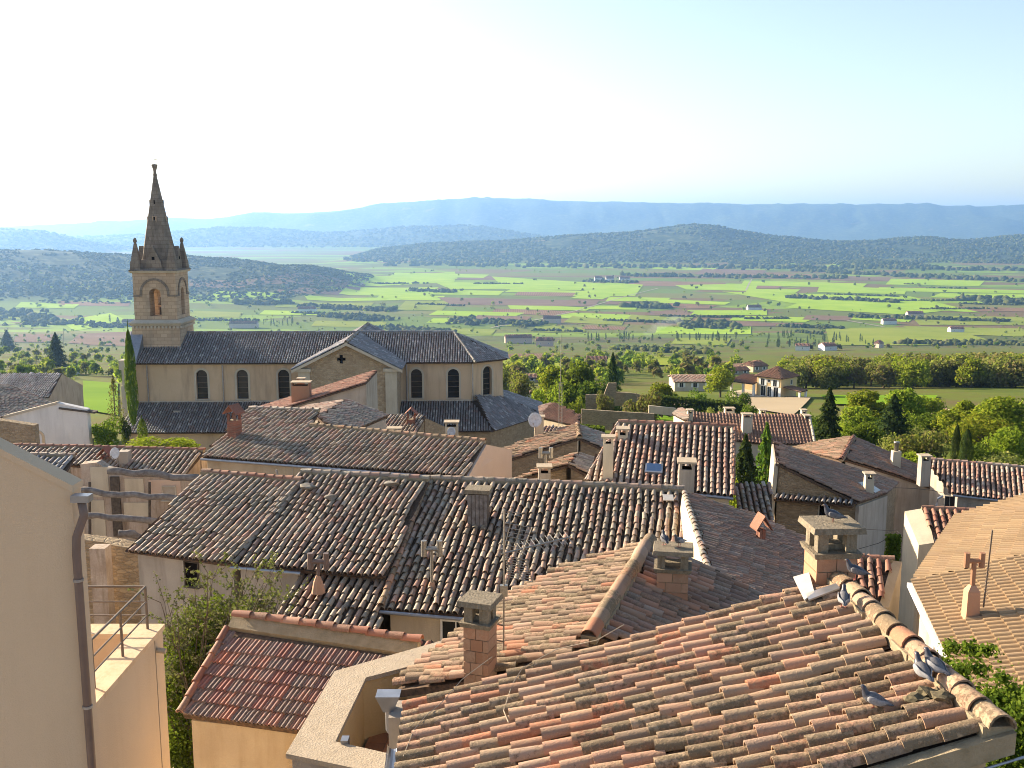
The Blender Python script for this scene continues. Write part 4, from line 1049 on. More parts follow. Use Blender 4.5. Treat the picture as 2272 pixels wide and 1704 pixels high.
fx, fy = nrm(inn_[1] - inn_[2]), nrm(np.cross(zv, nrm(inn_[1] - inn_[2])))
inside = [(q[0], q[1]) for q in inn_]
def in_poly(x_, y_, pts):
    r_ = False
    for (x0, y0), (x1_, y1) in zip(pts, pts[1:] + pts[:1]):
        if (y0 > y_) != (y1 > y_) and x_ < (x1_ - x0) * (y_ - y0) / (y1 - y0) + x0: r_ = not r_
    return r_
for i_ in range(-14, 24):
    for j_ in range(-14, 24):
        q = inn_[2] + fx * .31 * (i_ + .5) - fy * .31 * (j_ + .5)
        if in_poly(q[0], q[1], inside):
            MB().par(np.array([q[0], q[1], zf + .002]) - fx * .15 - fy * .15, fx * .30, fy * .30, (0, 0, .012)).build('floor_tile', M['floor_tile'], fl)
q = atz(757, 1650, zt - .02)
MB().box((q[0] + .05, q[1] + .02), .10, .14, zt - .16, zt + .05).build('bracket', M['zinc'], hP)

# ------------------------------------------------------------------ bluish shaded roof falling to the right
hK = house('village_house', 'house with blue shaded plain roof falling away from a cream edge wall', 'house', (8, 27, -17))
PLK = ((1518, 1094), (1580, 1288), 30)
pK, uK, dK, nK = plane(*PLK, 21, -1, [(1518, 1094), (1580, 1288), (1700, 1345), (1860, 1262), (1790, 1200), (1650, 1136)])
rK = tiled(hK, pK, uK, dK, M['tile_rust'], sp=.21, ex=.34, seg=5, sag=.012, jit=.8, rf=.42)
body(hK, [pK], -17, M['wall_cream'], .12)
chimney(hK, 1690, 27.5, 1142, .20, .26, 10, 'brick', -10.6)
ridge(rK, pK[0] + zv * .02, pK[1] + zv * .02, .09, .34, M['tile_old'], False)
wl_ = MB(); wl_.slab([pK[0] - zv * .04 - np.array([.06, 0, 0]), pK[1] - zv * .04 - np.array([.06, 0, 0]), pK[1] - zv * 3 - np.array([.35, 0, 0]), pK[0] - zv * 3 - np.array([.35, 0, 0])], (.3, 0, 0)); wl_.build('edge_wall', M['wall_cream'], hK)

# ------------------------------------------------------------------ skylight house
hS = house('village_house', 'house with striped pale tile roof and blue skylight', 'house', (6, 38, -18))
PLS = ((1372, 938), (1630, 948), 41, 20, 1)
pS_, uS_, dS_, nS_ = plane(*PLS, [(1372, 938), (1630, 948), (1627, 1100), (1560, 1093), (1300, 1066)])
rS = tiled(hS, pS_, uS_, dS_, M['tile_pale'], sp=.24, ex=.36, seg=6, sag=.012, jit=.8, stagger=.15)
ridge(rS, pS_[0] + zv * .04, pS_[1] + zv * .04, .11, .38, M['tile_brick'])
ridge(rS, pS_[1] + nS_ * .03, pS_[2] + nS_ * .03, .07, .38, M['tile_brick'], False)
ridge(rS, pS_[0] + nS_ * .03, pS_[4] + nS_ * .03, .07, .38, M['tile_pale'], False)
body(hS, [pS_, [pS_[0], pS_[1], pS_[1] - dS_ * [1, 1, 0] * 4 - zv * 1.2, pS_[0] - dS_ * [1, 1, 0] * 4 - zv * 1.2]], -18, M['wall_cream'], .2)
gutter(hS, pS_[4] + dS_ * .12 - zv * .04, pS_[2] + dS_ * .12 - zv * .04)
sk = plane(*PLS, [(1436, 1034), (1467, 1036), (1466, 1054), (1434, 1052)])[0]
fo = MB().slab([q + nS_ * .13 for q in inset(sk, -.09)], -nS_ * .14).build('skylight_frame', M['zinc'], hS)
MB().slab([q + nS_ * .145 for q in sk], -nS_ * .03).build('skylight_pane', M['skylight'], fo)
chimney(hS, 1382, 39.9, 948, .42, .5, -6, 'plain', -10)
chimney(hS, 1350, 37.2, 966, .40, .40, -6, 'plain', -16)

# ------------------------------------------------------------------ ochre house with the brick chimney
hC = house('village_house', 'ochre house with long lit tile roof and red brick chimney', 'house', (-8, 44, -18))
PLC = ((690, 945), (1075, 980), 46, 17, 1)
pC, uC, dC, nC = plane(*PLC, [(553, 907), (708, 912), (688, 945), (1075, 981), (1030, 1056), (450, 1013)])
rC = tiled(hC, pC, uC, dC, M['tile_old'], sp=.255, ex=.36, seg=6, sag=.02, jit=1.0, stagger=.4, panmat=M['pan'])
ridge(rC, pC[2] + zv * .05, pC[3] + zv * .05, .12, .38, M['tile_warm']); ridge(rC, pC[0] + zv * .05, pC[1] + zv * .05, .11, .38, M['tile_old'])
bk = -dC * [1, 1, 0]
bC = body(hC, [pC[:2] + [pC[2], pC[5]], pC[2:], [pC[2], pC[3], pC[3] + bk * 3.4 - zv * 1.0, pC[2] + bk * 3.4 - zv * 1.0]], -18, M['wall_ochre'], .2)
gutter(hC, pC[5] + dC * .14 - zv * .05, pC[4] + dC * .14 - zv * .05, .06)
ge = pC[4] - dC * .18 + uC * .0
g_ = MB(); g_.slab([pC[3] - zv * .10, pC[3] + bk * 3.0 - zv * .95, np.array([*(pC[3] + bk * 3.0)[:2], -18]), np.array([*(ge)[:2], -18]), ge - zv * .12], uC * .10); g_.build('gable_wall', M['wall_pink'], hC)
ins = inset(pC[:2] + [pC[2], pC[5]], .2)[3], inset(pC[2:], .2)[2]
for px, py_ in ((512, 1060), (543, 1060), (664, 1068)):
    P, o_ = wall_pt(px, py_, ins[0], ins[1], .05); window(hC, P, o_, .5, .8, M['wood_shutter'] if px == 512 else M['stone_trim'], M['wood_shutter'] if px == 512 else M['glass'], bars=0 if px == 512 else 1)
dpt = aty(615, 1040, 42.4) + [0, -.2, 0]
MB().tube([dpt, dpt + [.05, 0, -.25], dpt + [.18, 0, -.4], dpt + [.18, 0, -1.6]], .05).build('downpipe', M['zinc'], hC)
chimney(hC, 518, 45.8, 898, .48, .48, -22, 'brick', -10.6)
chimney(hC, 956, 42.0, 1030, .55, .55, -20, 'pot', -12)
chimney(hC, 988, 42.3, 1032, .40, .45, -20, 'pot', -12)
# roofs tucked between this house and the church
hC2 = house('village_house', 'small house with dark falling roof squeezed behind the ochre house', 'house', (-9, 53, -19))
p_, u_, d_, n_ = plane((770, 887), (700, 932), 55, 17, -1, [(770, 888), (705, 925), (735, 952), (790, 952), (860, 922)])
tiled(hC2, p_, u_, d_, M['tile_old'], sp=.23, ex=.36, seg=5, sag=.01, limit=120)
q_, u_, d_, n_ = plane((770, 887), (700, 932), 55, 15, 1, [(770, 887), (705, 925), (600, 930), (690, 900)])
tiled(hC2, q_, u_, d_, M['tile_pale'], sp=.23, ex=.36, seg=5, sag=.01, limit=100)
body(hC2, [p_, q_], -19, M['wall_grey'], .15)
hC3 = house('village_house', 'tall grey wall with a sloping red tile edge before the transept', 'house', (-15, 70, -21))
a0, a1 = aty(812, 848, 72), aty(630, 905, 72)
a2 = a1 + np.array([-3.5, 0, -1.1])
MB().slab([a0 - zv * .12, a2 - zv * .12, np.array([*a2[:2], -22]), np.array([*a0[:2], -22])], (0, 6, 0)).build('wall', M['wall_grey'], hC3)
U_ = np.array([0, 1.0, 0]); D_ = nrm(a2 - a0)
tiled(hC3, [a0 + [0, -.25, 0], a2 + [0, -.25, 0], a2 + [0, 6, 0], a0 + [0, 6, 0]], U_, D_, M['tile_brick'], sp=.24, ex=.38, seg=5, sag=.0, limit=80)
chimney(hC3, 668, 73, 846, 1.35, .8, 0, 'pink', -16); chimney(hC3, 668, 74, 838, .5, .5, 0, 'pink', -14)
hC4 = house('village_house', 'little stone gabled house with red chimney below the choir', 'house', (-7, 62, -20))
p_, u_, d_, n_ = plane((860, 917), (945, 922), 64, 20, 1, [(845, 918), (945, 922), (920, 966), (836, 962)])
tiled(hC4, p_, u_, d_, M['tile_old'], sp=.24, ex=.38, seg=5, sag=.01, limit=150)
body(hC4, [p_, [p_[0], p_[1], p_[1] + [1.2, 3, -1.2], p_[0] + [0, 3, -1.2]]], -20, M['rubble'], .15)
chimney(hC4, 912, 62.5, 905, .55, .5, 0, 'brick', -14)
chimney(hC4, 875, 60, 948, .8, .6, 0, 'grey', -15)
chimney(hC4, 1002, 55, 934, .72, .6, 0, 'plain', -15)

# ------------------------------------------------------------------ stone gable houses right of the ochre house
hM1 = house('village_house', 'stone gabled house with ragged lit roof beside the satellite dish', 'house', (3, 56, -20))
PM = ((1281, 942), (1286, 971), 57)
a_, u_, d_, n_ = plane(*PM, 16, 1, [(1281, 942), (1286, 971), (1132, 1018), (1116, 996), (1200, 966)])
ra = tiled(hM1, a_, u_, d_, M['tile_warm'], sp=.23, ex=.36, seg=5, sag=.03, jit=2)
ridge(ra, a_[0] + zv * .05, a_[1] + zv * .05, .14, .4, M['tile_warm'])
b_, u_, d_, n_ = plane(*PM, 21, -1, [(1281, 942), (1286, 971), (1345, 998), (1338, 962)])
tiled(hM1, b_, u_, d_, M['tile_old'], sp=.23, ex=.36, seg=5, sag=.02, jit=1.5)
body(hM1, [a_, b_], -20, M['rubble'], .15)
chimney(hM1, 1196, 57.5, 922, .55, .5, 0, 'plain', -14)
hM2 = house('village_house', 'lower stone house with small gable and crooked tiles', 'house', (3, 45, -19))
PM = ((1284, 1004), (1262, 1040), 48)
a_, u_, d_, n_ = plane(*PM, 16, 1, [(1284, 1004), (1262, 1030), (1140, 1066), (1210, 1034)])
tiled(hM2, a_, u_, d_, M['tile_warm'], sp=.23, ex=.36, seg=5, sag=.03, jit=2, limit=150)
b_, u_, d_, n_ = plane(*PM, 21, -1, [(1284, 1004), (1262, 1030), (1320, 1062), (1345, 1030)])
tiled(hM2, b_, u_, d_, M['tile_old'], sp=.23, ex=.36, seg=5, sag=.02, jit=1.5, limit=150)
body(hM2, [a_, b_], -19, M['rubble'], .15)
chimney(hM2, 1208, 40, 1032, .5, .5, 0, 'grey', -13)
c_, u_, d_, n_ = plane((1345, 1010), (1300, 1066), 41, 16, 1, [(1340, 1022), (1318, 1066), (1300, 1066), (1296, 1064)])
# far hip roofed house below the mast
hM3 = house('village_house', 'small hip roofed house under the tall mast beyond the church', 'house', (6, 85, -22))
a_, u_, d_, n_ = plane((1200, 925), (1285, 950), 84, 22, 1, [(1200, 926), (1284, 946), (1288, 920), (1228, 893)])
tiled(hM3, a_, u_, d_, M['tile_brown'], sp=.25, ex=.4, seg=4, near=False)
b_, u_, d_, n_ = plane((1200, 925), (1196, 902), 84, 22, -1, [(1200, 926), (1228, 893), (1196, 902)])
tiled(hM3, b_, u_, d_, M['tile_pale'], sp=.25, ex=.4, seg=4, near=False)
body(hM3, [a_], -23, M['wall_ochre'], .25)
hM4 = house('shed', 'little striped tile roof in sun behind the satellite dish', 'shed', (4, 66, -20))
a_, u_, d_, n_ = plane((1208, 944), (1268, 948), 68, 16, 1, [(1208, 944), (1290, 949), (1280, 972), (1196, 972)])
tiled(hM4, a_, u_, d_, M['tile_pale'], sp=.26, ex=.4, seg=5, sag=.005, limit=150); body(hM4, [a_], -20, M['wall_cream'], .15)

# ------------------------------------------------------------------ right hand stone house and its neighbours
hD = house('village_house', 'stone house with dark roof sloping down right and one small dark window', 'house', (14, 48, -20))
PD = ((1717, 983), (1723, 1026), 50)
a_, u_, d_, n_ = plane(*PD, 21, -1, [(1717, 983), (1723, 1026), (1904, 1114), (1970, 1091), (1992, 1070)])
rD_ = tiled(hD, a_, u_, d_, M['tile_rust'], sp=.23, ex=.36, seg=5, sag=.02, jit=1.2)
bD = body(hD, [a_], -20, M['rubble'], .12)
e0 = a_[1] + [0, .0, -.1]
b = MB(); b.slab([a_[0] - zv * .05 + [-.1, 0, 0], a_[1] - zv * .05 + [-.1, 0, 0], a_[1] - zv * 3.2 + [-.25, 0, 0], a_[0] - zv * 3.2 + [-.25, 0, 0]], (.2, 0, 0)); b.build('edge_wall', M['wall_cream'], hD)
ins = inset(a_, .12); w0, _ = wall_pt(1722, 1094, ins[1], ins[2]); w1, oD = wall_pt(1896, 1109, ins[1], ins[2])
tiled(hD, [w0, w1, w1 + oD * .42 - zv * .16, w0 + oD * .42 - zv * .16], nrm(w1 - w0), nrm(oD * .42 - zv * .16), M['tile_church'], sp=.24, ex=.34, seg=6, sag=0, limit=60, name='tile_band')
P, o_ = wall_pt(1829, 1148, ins[1], ins[2]); window(hD, P, o_, .48, .62, M['stone_trim'], M['dark'], bars=0)
chimney(hD, 1929, 46.5, 1048, .40, .38, -5, 'plain', -13.5)
q = aty(1925, 1088, 46.5); MB().slab([a_[2] * .0 + p + n_ * .12 for p in plane(*PD, 21, -1, [(1900, 1076), (1920, 1072), (1952, 1092), (1940, 1098)])[0]], -n_ * .02).build('flashing', M['zinc'], hD)
MB().tube([aty(1712, 1085, 46.8), aty(1713, 1140, 46.8)], .07).build('downpipe', M['zinc'], hD)
rw = MB(); c0, c1 = a_[2] + [0.05, -.0, -.2], a_[3] + [.0, 0, -.2]
rw.slab([c0, c1, np.array([*c1[:2], -20]), np.array([*c0[:2], -20])], (-.12, .1, 0)); rw.build('side_wall', M['wall_grey'], hD)
hD2 = house('lean_to', 'narrow lean-to of grey round tiles beside the stone house', 'lean-to', (10, 41, -19))
p_, u_, d_, n_ = plane((1632, 1072), (1714, 1074), 41, 18, 1, [(1632, 1070), (1712, 1073), (1714, 1160), (1640, 1150)])
tiled(hD2, p_, u_, d_, M['tile_old'], sp=.25, ex=.36, seg=6, sag=.02, limit=150); body(hD2, [p_], -19, M['rubble'], .15)
hE = house('village_house', 'grey rendered house behind the stone house with a lit and a dark roof slope', 'house', (19, 58, -21))
PE = ((1894, 970), (1866, 1022), 60)
a_, u_, d_, n_ = plane(*PE, 15, 1, [(1894, 970), (1866, 1022), (1760, 994), (1830, 978)])
re = tiled(hE, a_, u_, d_, M['tile_warm'], sp=.24, ex=.37, seg=5, sag=.02, jit=1.6, limit=200)
ridge(re, a_[0] + zv * .05, a_[1] + zv * .05, .13, .4, M['tile_brick'])
b_, u_, d_, n_ = plane(*PE, 21, -1, [(1894, 970), (1872, 1018), (1985, 1052), (2106, 1094), (2118, 1068), (2040, 1034)])
tiled(hE, b_, u_, d_, M['tile_rust'], sp=.24, ex=.37, seg=5, sag=.015)
body(hE, [a_, b_], -21, M['wall_grey'], .15)
chimney(hE, 1990, 56.5, 980, .46, .46, -5, 'flue', -15.5)
hN = house('village_house', 'house at the picture edge with striped tile roof and small window below', 'house', (26, 50, -20))
p_, u_, d_, n_ = plane((2056, 1020), (2272, 1038), 54, 18, 1, [(2056, 1020), (2330, 1043), (2330, 1118), (2222, 1108), (2114, 1094)])
rN = tiled(hN, p_, u_, d_, M['tile_pale'], sp=.24, ex=.37, seg=6, sag=.012); ridge(rN, p_[0] + zv * .04, p_[1] + zv * .04, .11, .4, M['tile_pale'])
body(hN, [p_], -20, M['wall_grey'], .3)
gutter(hN, p_[4] + d_ * .14 - zv * .05, p_[2] + d_ * .14 - zv * .05)
ins = inset(p_, .3); P, o_ = wall_pt(2106, 1126, ins[4], ins[3]); window(hN, P, o_, .45, .6, M['stone_trim'], M['glass'])
q = aty(2092, 1100, 49.6); MB().tube([q, q + [-.25, 0, -.15], q + [-.3, 0, -.5], q + [-.3, 0, -3]], .06).build('downpipe', M['zinc'], hN)
chimney(hN, 2052, 52.5, 1009, .5, .5, 0, 'grey', -14)
hQ = house('village_house', 'narrow house with red tiles and a cream lit side wall against the tan roof', 'house', (16, 33, -18))
PQ = ((2045, 1127), (2150, 1133), 35, 22, 1)
p_, u_, d_, n_ = plane(*PQ, [(2045, 1127), (2160, 1134), (2170, 1240), (2078, 1202)])
rQ = tiled(hQ, p_, u_, d_, M['tile_brick'], sp=.25, ex=.34, seg=6, sag=.01, limit=120); ridge(rQ, p_[0] + zv * .03, p_[1] + zv * .03, .08, .34, M['tile_brick'])
body(hQ, [p_], -18, M['wall_cream'], .06)
k_ = [p_[0] - zv * .02, p_[3] - zv * .02, np.array([*p_[3][:2], -18]), np.array([*(p_[0][:2]), -18])]
b = MB(); b.slab(k_, (-.55, .15, -.15)); b.build('side_wall', M['wall_cream'], hQ)
hQ2 = house('shed', 'small red tiled shed with ochre end wall behind the big block chimney', 'shed', (9.5, 25, -16))
p_, u_, d_, n_ = plane((1890, 1236), (1980, 1244), 26, 20, 1, [(1880, 1235), (1980, 1243), (1950, 1345), (1840, 1330)])
rQ2 = tiled(hQ2, p_, u_, d_, M['tile_brick'], sp=.23, ex=.33, seg=6, sag=.01, limit=120); ridge(rQ2, p_[0] + zv * .03, p_[1] + zv * .03, .08, .34, M['tile_brick'])
body(hQ2, [p_], -16, M['wall_ochre'], .06)
b = MB(); b.slab([p_[1], p_[2], p_[2] - zv * 2.4, p_[1] - zv * 2.4], (.28, .05, -.06)); b.build('end_wall', M['wall_ochre'], hQ2)

# ------------------------------------------------------------------ new tan roof at the right edge
hG = house('village_house', 'house with clean new tan tile roof at the picture edge', 'house', (12, 21, -17))
zg = -8.5
g0, g1, g2 = atz(2026, 1290, zg), atz(2140, 1520, zg), atz(2120, 1146, zg)
def gplane(A, B, poly, pitch, side):
    u = nrm(B - A); t = math.tan(math.radians(pitch)); D = nrm(np.array([u[1] * side, -u[0] * side, -t])); n = np.cross(u, D); n = n if n[2] > 0 else -n
    return [ray(*q) * ((A @ n) / (ray(*q) @ n)) for q in poly], u, D, n
p_, u_, d_, n_ = gplane(g0, g1, [(2026, 1290), (2300, 1228), (2500, 1300), (2420, 1640), (2180, 1610)], 17, 1)
tiled(hG, p_, u_, d_, M['tile_tan'], sp=.20, ex=.335, style='roll', sag=0, jit=.25, stagger=.0, over=.05, panmat=M['pan_tan'], deck=M['pan_tan'])
gG = (p_, u_, d_, n_)
q_, uq, dq, nq = gplane(g0, g2, [(2026, 1290), (2120, 1146), (2200, 1121), (2330, 1084), (2330, 1222)], 15, -1)
tiled(hG, q_, uq, dq, M['tile_tan'], sp=.20, ex=.335, style='roll', sag=0, jit=.25, stagger=.0, over=.03, panmat=M['pan_tan'], deck=M['pan_tan'])
body(hG, [p_, q_], -17, M['wall_grey'], .35)
b = MB(); e0, e1 = p_[0] + d_ * .02, p_[4] + d_ * .02
b.slab([e0 - zv * .03, e1 - zv * .03, e1 - zv * .13, e0 - zv * .13], d_ * [1, 1, 0] * .12); b.build('gutter', M['white'], hG)
for k in range(9):
    a0 = p_[0] + (p_[4] - p_[0]) * (.32 + k * .045) - d_ * [1, 1, 0] * .05 - zv * .15
    MB().par(a0, (p_[4] - p_[0]) * .036, -d_ * [1, 1, 0] * .04, (0, 0, -1.4 + .1 * (k % 3))).build('board', M['wood_old'] if k % 3 else M['white'], hG)
cg = gG[0][0]; P = ray(2152, 1372) * ((cg @ n_) / (ray(2152, 1372) @ n_))
ch = MB().taper((P[0], P[1], 0), .30, .26, P[2] - .3, .26, .22, P[2] + .62).taper((P[0], P[1], 0), .26, .22, P[2] + .621, .10, .10, P[2] + .75).build('chimney', M['brick'], hG)
MB().tube([P + zv * .7, P + zv * 1.28], .055, 8).tube([P + zv * 1.28 + [-.16, 0, 0], P + zv * 1.28 + [.16, 0, 0]], .055, 8).tube([P + zv * 1.14 + [-.16, 0, 0], P + zv * 1.46 + [-.16, 0, 0]], .065, 8).tube([P + zv * 1.14 + [.16, 0, 0], P + zv * 1.46 + [.16, 0, 0]], .065, 8).build('flue_pipe', M['brick'], ch)
an = thing('aerial', 'thin whip aerial strapped to the vent on the tan roof', 'aerial', P + [.3, 0, .2])
b = MB().tube([P + [.27, 0, .25], P + [.33, 0, 1.95]], .018, 6)
for k in range(9): b.tube([P + [.22, -.08, .4 + k * .09], P + [.38, .08, .42 + k * .09]], .006, 4)
b.build('rod', M['iron'], an)

# ------------------------------------------------------------------ near left house with rendered gable, downpipe and terrace
hW = house('rendered_house', 'smooth tan rendered gable wall filling the left edge', 'house', (-7, 11, -14))
c0 = aty(158, 1083, 10.6)
lt = aty(-260, 866, 10.3)
MB().slab([c0, lt, np.array([lt[0], lt[1], -14]), np.array([c0[0], c0[1], -14])], (.0, .24, 0)).build('wall', M['wall_tan'], hW)
MB().slab([c0 + [.02, -.012, .03], lt + [0, -.012, .03], lt + [0, -.012, -.05], c0 + [.02, -.012, -.05]], (0, .26, 0)).build('verge', M['wall_tan'], hW)
pp = c0 + np.array([.16, -.02, 0]); tp = aty(180, 1108, 10.55)
b = MB().tube([tp + zv * .0 - [.0, 0, 0], tp + [.02, 0, -.18], tp + [-.07, -.02, -.42], tp + [-.08, -.03, -.62], np.array([tp[0] - .08, tp[1] - .03, -14])], .046, 12)
b.build('downpipe', M['pipe_brown'], hW, True)
b = MB().par(tp + [-.09, -.07, -.02], (.20, 0, 0), (0, .13, 0), (0, 0, .075)); b.build('rainwater_head', M['zinc'], hW)
for zz in (-3.9, -5.4): MB().tube([(tp[0] - .08, tp[1] - .03, zz), (tp[0] - .08, tp[1] - .03, zz + .03)], .056, 12).build('pipe_clip', M['zinc'], hW)
hT = house('terrace', 'tan rendered terrace with pale ledge and thin brown railing', 'terrace', (-6, 12, -14))
zl = -5.6
cx_, far = atz(366, 1384, zl), None
xr, yf, yn = cx_[0], cx_[1], 10.95
lw = .36
MB().par((xr - 4, yf - lw, zl - .07), (4, 0, 0), (0, lw, 0), (0, 0, .07)).build('ledge', M['wall_ledge'], hT)
MB().par((xr - lw, yn, zl - .071), (lw, 0, 0), (0, yf - lw - yn, 0), (0, 0, .07)).build('ledge', M['wall_ledge'], hT)
b = MB().par((xr - 4, yf - lw + .03, -14), (3.97, 0, 0), (0, lw - .06, 0), (0, 0, 14 + zl - .072)).par((xr - lw + .03, yn, -14), (lw - .06, 0, 0), (0, yf - lw - yn, 0), (0, 0, 14 + zl - .073)); b.build('parapet_wall', M['wall_tan'], hT)
MB().par((xr - 4, yn, -14), (4 - lw, 0, 0), (0, yf - lw - yn, 0), (0, 0, 14 + zl - .95)).build('floor', M['wall_ledge'], hT)
rl = MB(); rh = .62
xm, ym = xr - lw / 2, yf - lw / 2
rail = thing('railing', 'thin brown metal railing on the terrace ledge', 'railing', (xm, ym, zl))
for hgt in (.62, .40, .20):
    MB().tube([(xr - 4, ym, zl + hgt), (xm, ym, zl + hgt)], .012 if hgt < .6 else .018, 6).build('rail', M['iron'], rail)
    MB().tube([(xm, ym, zl + hgt), (xm, yn, zl + hgt)], .012 if hgt < .6 else .018, 6).build('rail', M['iron'], rail)
for (x_, y_) in ((xm, ym), (xm - .95, ym), (xm - 1.9, ym), (xm, ym - .9), (xm, ym - 1.8)):
    MB().tube([(x_, y_, zl - .0), (x_, y_, zl + rh)], .018, 6).build('post', M['iron'], rail)
q = aty(362, 1442, 13.1); MB().tube([(xr - .02, q[1], q[2]), (xr + .10, q[1], q[2] - .02)], .04, 8).build('spout', M['coping'], hT)

# ------------------------------------------------------------------ left hand ruin and long low roofs
hL = house('village_house', 'long low house with dark tile roof, brick chimney and dish above the ruin', 'house', (-16, 44, -18))
PLL = ((41, 989), (453, 1000), 47, 18, 1)
p_, u_, d_, n_ = plane(*PLL, [(30, 989), (453, 1000), (408, 1053), (270, 1040), (60, 1022)])
rL = tiled(hL, p_, u_, d_, M['tile_old'], sp=.24, ex=.37, seg=6, sag=.02, jit=1.2); ridge(rL, p_[0] + zv * .04, p_[1] + zv * .04, .10, .4, M['tile_brick'])
body(hL, [p_, [p_[0], p_[1], p_[1] + [0, 3, -1], p_[0] + [0, 3, -1]]], -18, M['wall_peel'], .2)
chimney(hL, 234, 45.5, 992, .40, .40, 0, 'brick', -12, .2)
MB().box(aty(277, 1010, 45), .45, .45, -13, aty(277, 1000, 45)[2]).build('stub_wall', M['wall_grey'], hL)
hL2 = house('village_house', 'low roof half hidden by the rendered gable', 'house', (-19, 40, -18))
p_, u_, d_, n_ = plane((20, 1010), (166, 1012), 42, 18, 1, [(0, 1010), (166, 1012), (130, 1072), (-20, 1062)])
rL = tiled(hL2, p_, u_, d_, M['tile_church'], sp=.25, ex=.37, seg=6, sag=.02, limit=120); ridge(rL, p_[0] + zv * .04, p_[1] + zv * .04, .10, .4, M['tile_old'])
body(hL2, [p_], -18, M['rubble'], .2)
ruin = house('ruined_house', 'roofless ruin with peeling plaster and bare crossing beams', 'ruin', (-14, 38, -17))
a0, a1 = aty(178, 1030, 39.5), aty(450, 1062, 39.5)
rwl = MB().slab([a0, aty(215, 1026, 39.5), aty(250, 1050, 39.5), a1, np.array([*a1[:2], -18]), np.array([*a0[:2], -18])], (0, .5, 0)).build('back_wall', M['wall_peel'], ruin)
for px0, px1, py0, py1, m_ in ((200, 243, 1036, 1102, 'wall_cream'), (200, 236, 1110, 1190, 'wall_cream'), (276, 320, 1062, 1098, 'wall_cream'), (330, 402, 1065, 1105, 'wall_pink'), (274, 330, 1115, 1145, 'wall_cream')):
    q0, q1 = aty(px0, py0, 39.48), aty(px1, py1, 39.48)
    MB().par((q0[0], 39.47, q1[2]), (q1[0] - q0[0], 0, 0), (0, .03, 0), (0, 0, q0[2] - q1[2])).build('plaster_patch', M[m_], ruin)
q0 = aty(244, 1058, 39.4); q1 = aty(272, 1190, 39.4)
MB().par((q0[0], 39.36, q1[2]), (q1[0] - q0[0], 0, 0), (0, .1, 0), (0, 0, q0[2] - q1[2])).build('timber_post', M['wood_dark'], ruin)
for px_ in (332, 199): 
    t0, t1 = aty(px_, 1070, 39.3), aty(px_, 1190, 39.3); MB().tube([t0, t1], .05, 6).build('timber_stud', M['wood_dark'], ruin)
P = aty(376, 1104, 39.42); window(ruin, P + [0, 0, -.1], (0, -1), .5, .55, M['stone_trim'], M['wall_grey'], bars=0)
for (x0, y0, x1, y1, r_, Y_) in ((240, 1044, 440, 1062, .16, 38.6), (168, 1086, 395, 1108, .13, 37.0), (164, 1140, 348, 1156, .12, 35.2), (262, 1184, 320, 1192, .14, 34.4)):
    s_, t_ = aty(x0, y0, Y_), aty(x1, y1, Y_ + .3)
    pts = [s_ + (t_ - s_) * k / 7 + np.array([0, 0, rnd.uniform(-.07, .07)]) for k in range(8)]
    MB().tube(pts, [r_ * rnd.uniform(.8, 1.15) for _ in range(8)], 8).build('beam', M['wood_old'], ruin, True)
for (x0, y0, x1, y1, Y_, m_) in ((165, 1195, 300, 1212, 33.5, 'rubble'), (240, 1208, 320, 1222, 32, 'rubble')):
    s_, t_ = aty(x0, y0, Y_), aty(x1, y1, Y_)
    MB().slab([s_, t_, np.array([*t_[:2], -17]), np.array([*s_[:2], -17])], (0, .6, 0)).build('broken_wall', M[m_], ruin)
q = aty(222, 1212, 31.5); MB().box((q[0], 31.5), .52, .5, -17, q[2]).build('pier', M['wall_peel'], ruin)
hL5 = house('village_house', 'house with white shaded wall and violet roof at the left edge', 'house', (-32, 74, -22))
PL5 = ((17, 854), (-80, 930), 78)
p_, u_, d_, n_ = plane((0, 926), (120, 896), 70, 17, 1, [(-60, 942), (120, 895), (18, 853), (-60, 853)])
tiled(hL5, p_, u_, d_, M['tile_old'], sp=.25, ex=.4, seg=5, near=False)
a0, a1, a2 = aty(-40, 938, 70), aty(128, 894, 71), aty(196, 908, 71)
wo = MB().slab([a0, a1, a2 + [-.1, 0, .0], np.array([*a2[:2], -22]), np.array([*a0[:2], -22])], (0, .5, 0)).build('wall', M['wall_white'], hL5)
MB().slab([a0 + [0, -.1, .1], a1 + [0, -.1, .1], a1 + [0, -.1, -.08], a0 + [0, -.1, -.08]], (0, .5, 0)).build('verge', M['stone_trim'], hL5)
MB().slab([aty(130, 904, 70.9), aty(210, 914, 70.9), aty(210, 918, 70.9), aty(130, 908, 70.9)], (0, .6, 0)).build('eave', M['wood_dark'], hL5)
s0, s1 = aty(-20, 930, 64), aty(76, 944, 64)
MB().slab([s0, s1, np.array([*s1[:2], -22]), np.array([*s0[:2], -22])], (0, .6, 0)).build('stone_wall', M['rubble'], hL5)
P = aty(86, 990, 66); arch_ring(MB(), P, (1, 0, 0), (0, -1, 0), .62, .95, .17, .1).build('arch', M['stone_trim'], hL5)
hL6 = house('village_house', 'grey gabled barn with streaked tile roof by the green meadow', 'barn', (-48, 112, -28))
p_, u_, d_, n_ = plane((0, 828), (135, 828), 116, 22, 1, [(-60, 828), (137, 828), (108, 882), (-60, 882)])
tiled(hL6, p_, u_, d_, M['tile_church'], sp=.26, ex=.42, seg=4, near=False)
gp = [p_[1], aty(183, 853, 121), np.array([*aty(183, 853, 121)[:2], -30]), np.array([*p_[2][:2], -30]), p_[2]]
MB().slab([q - zv * .1 for q in gp], (-14, 0, 0)).build('wall', M['wall_grey'], hL6)

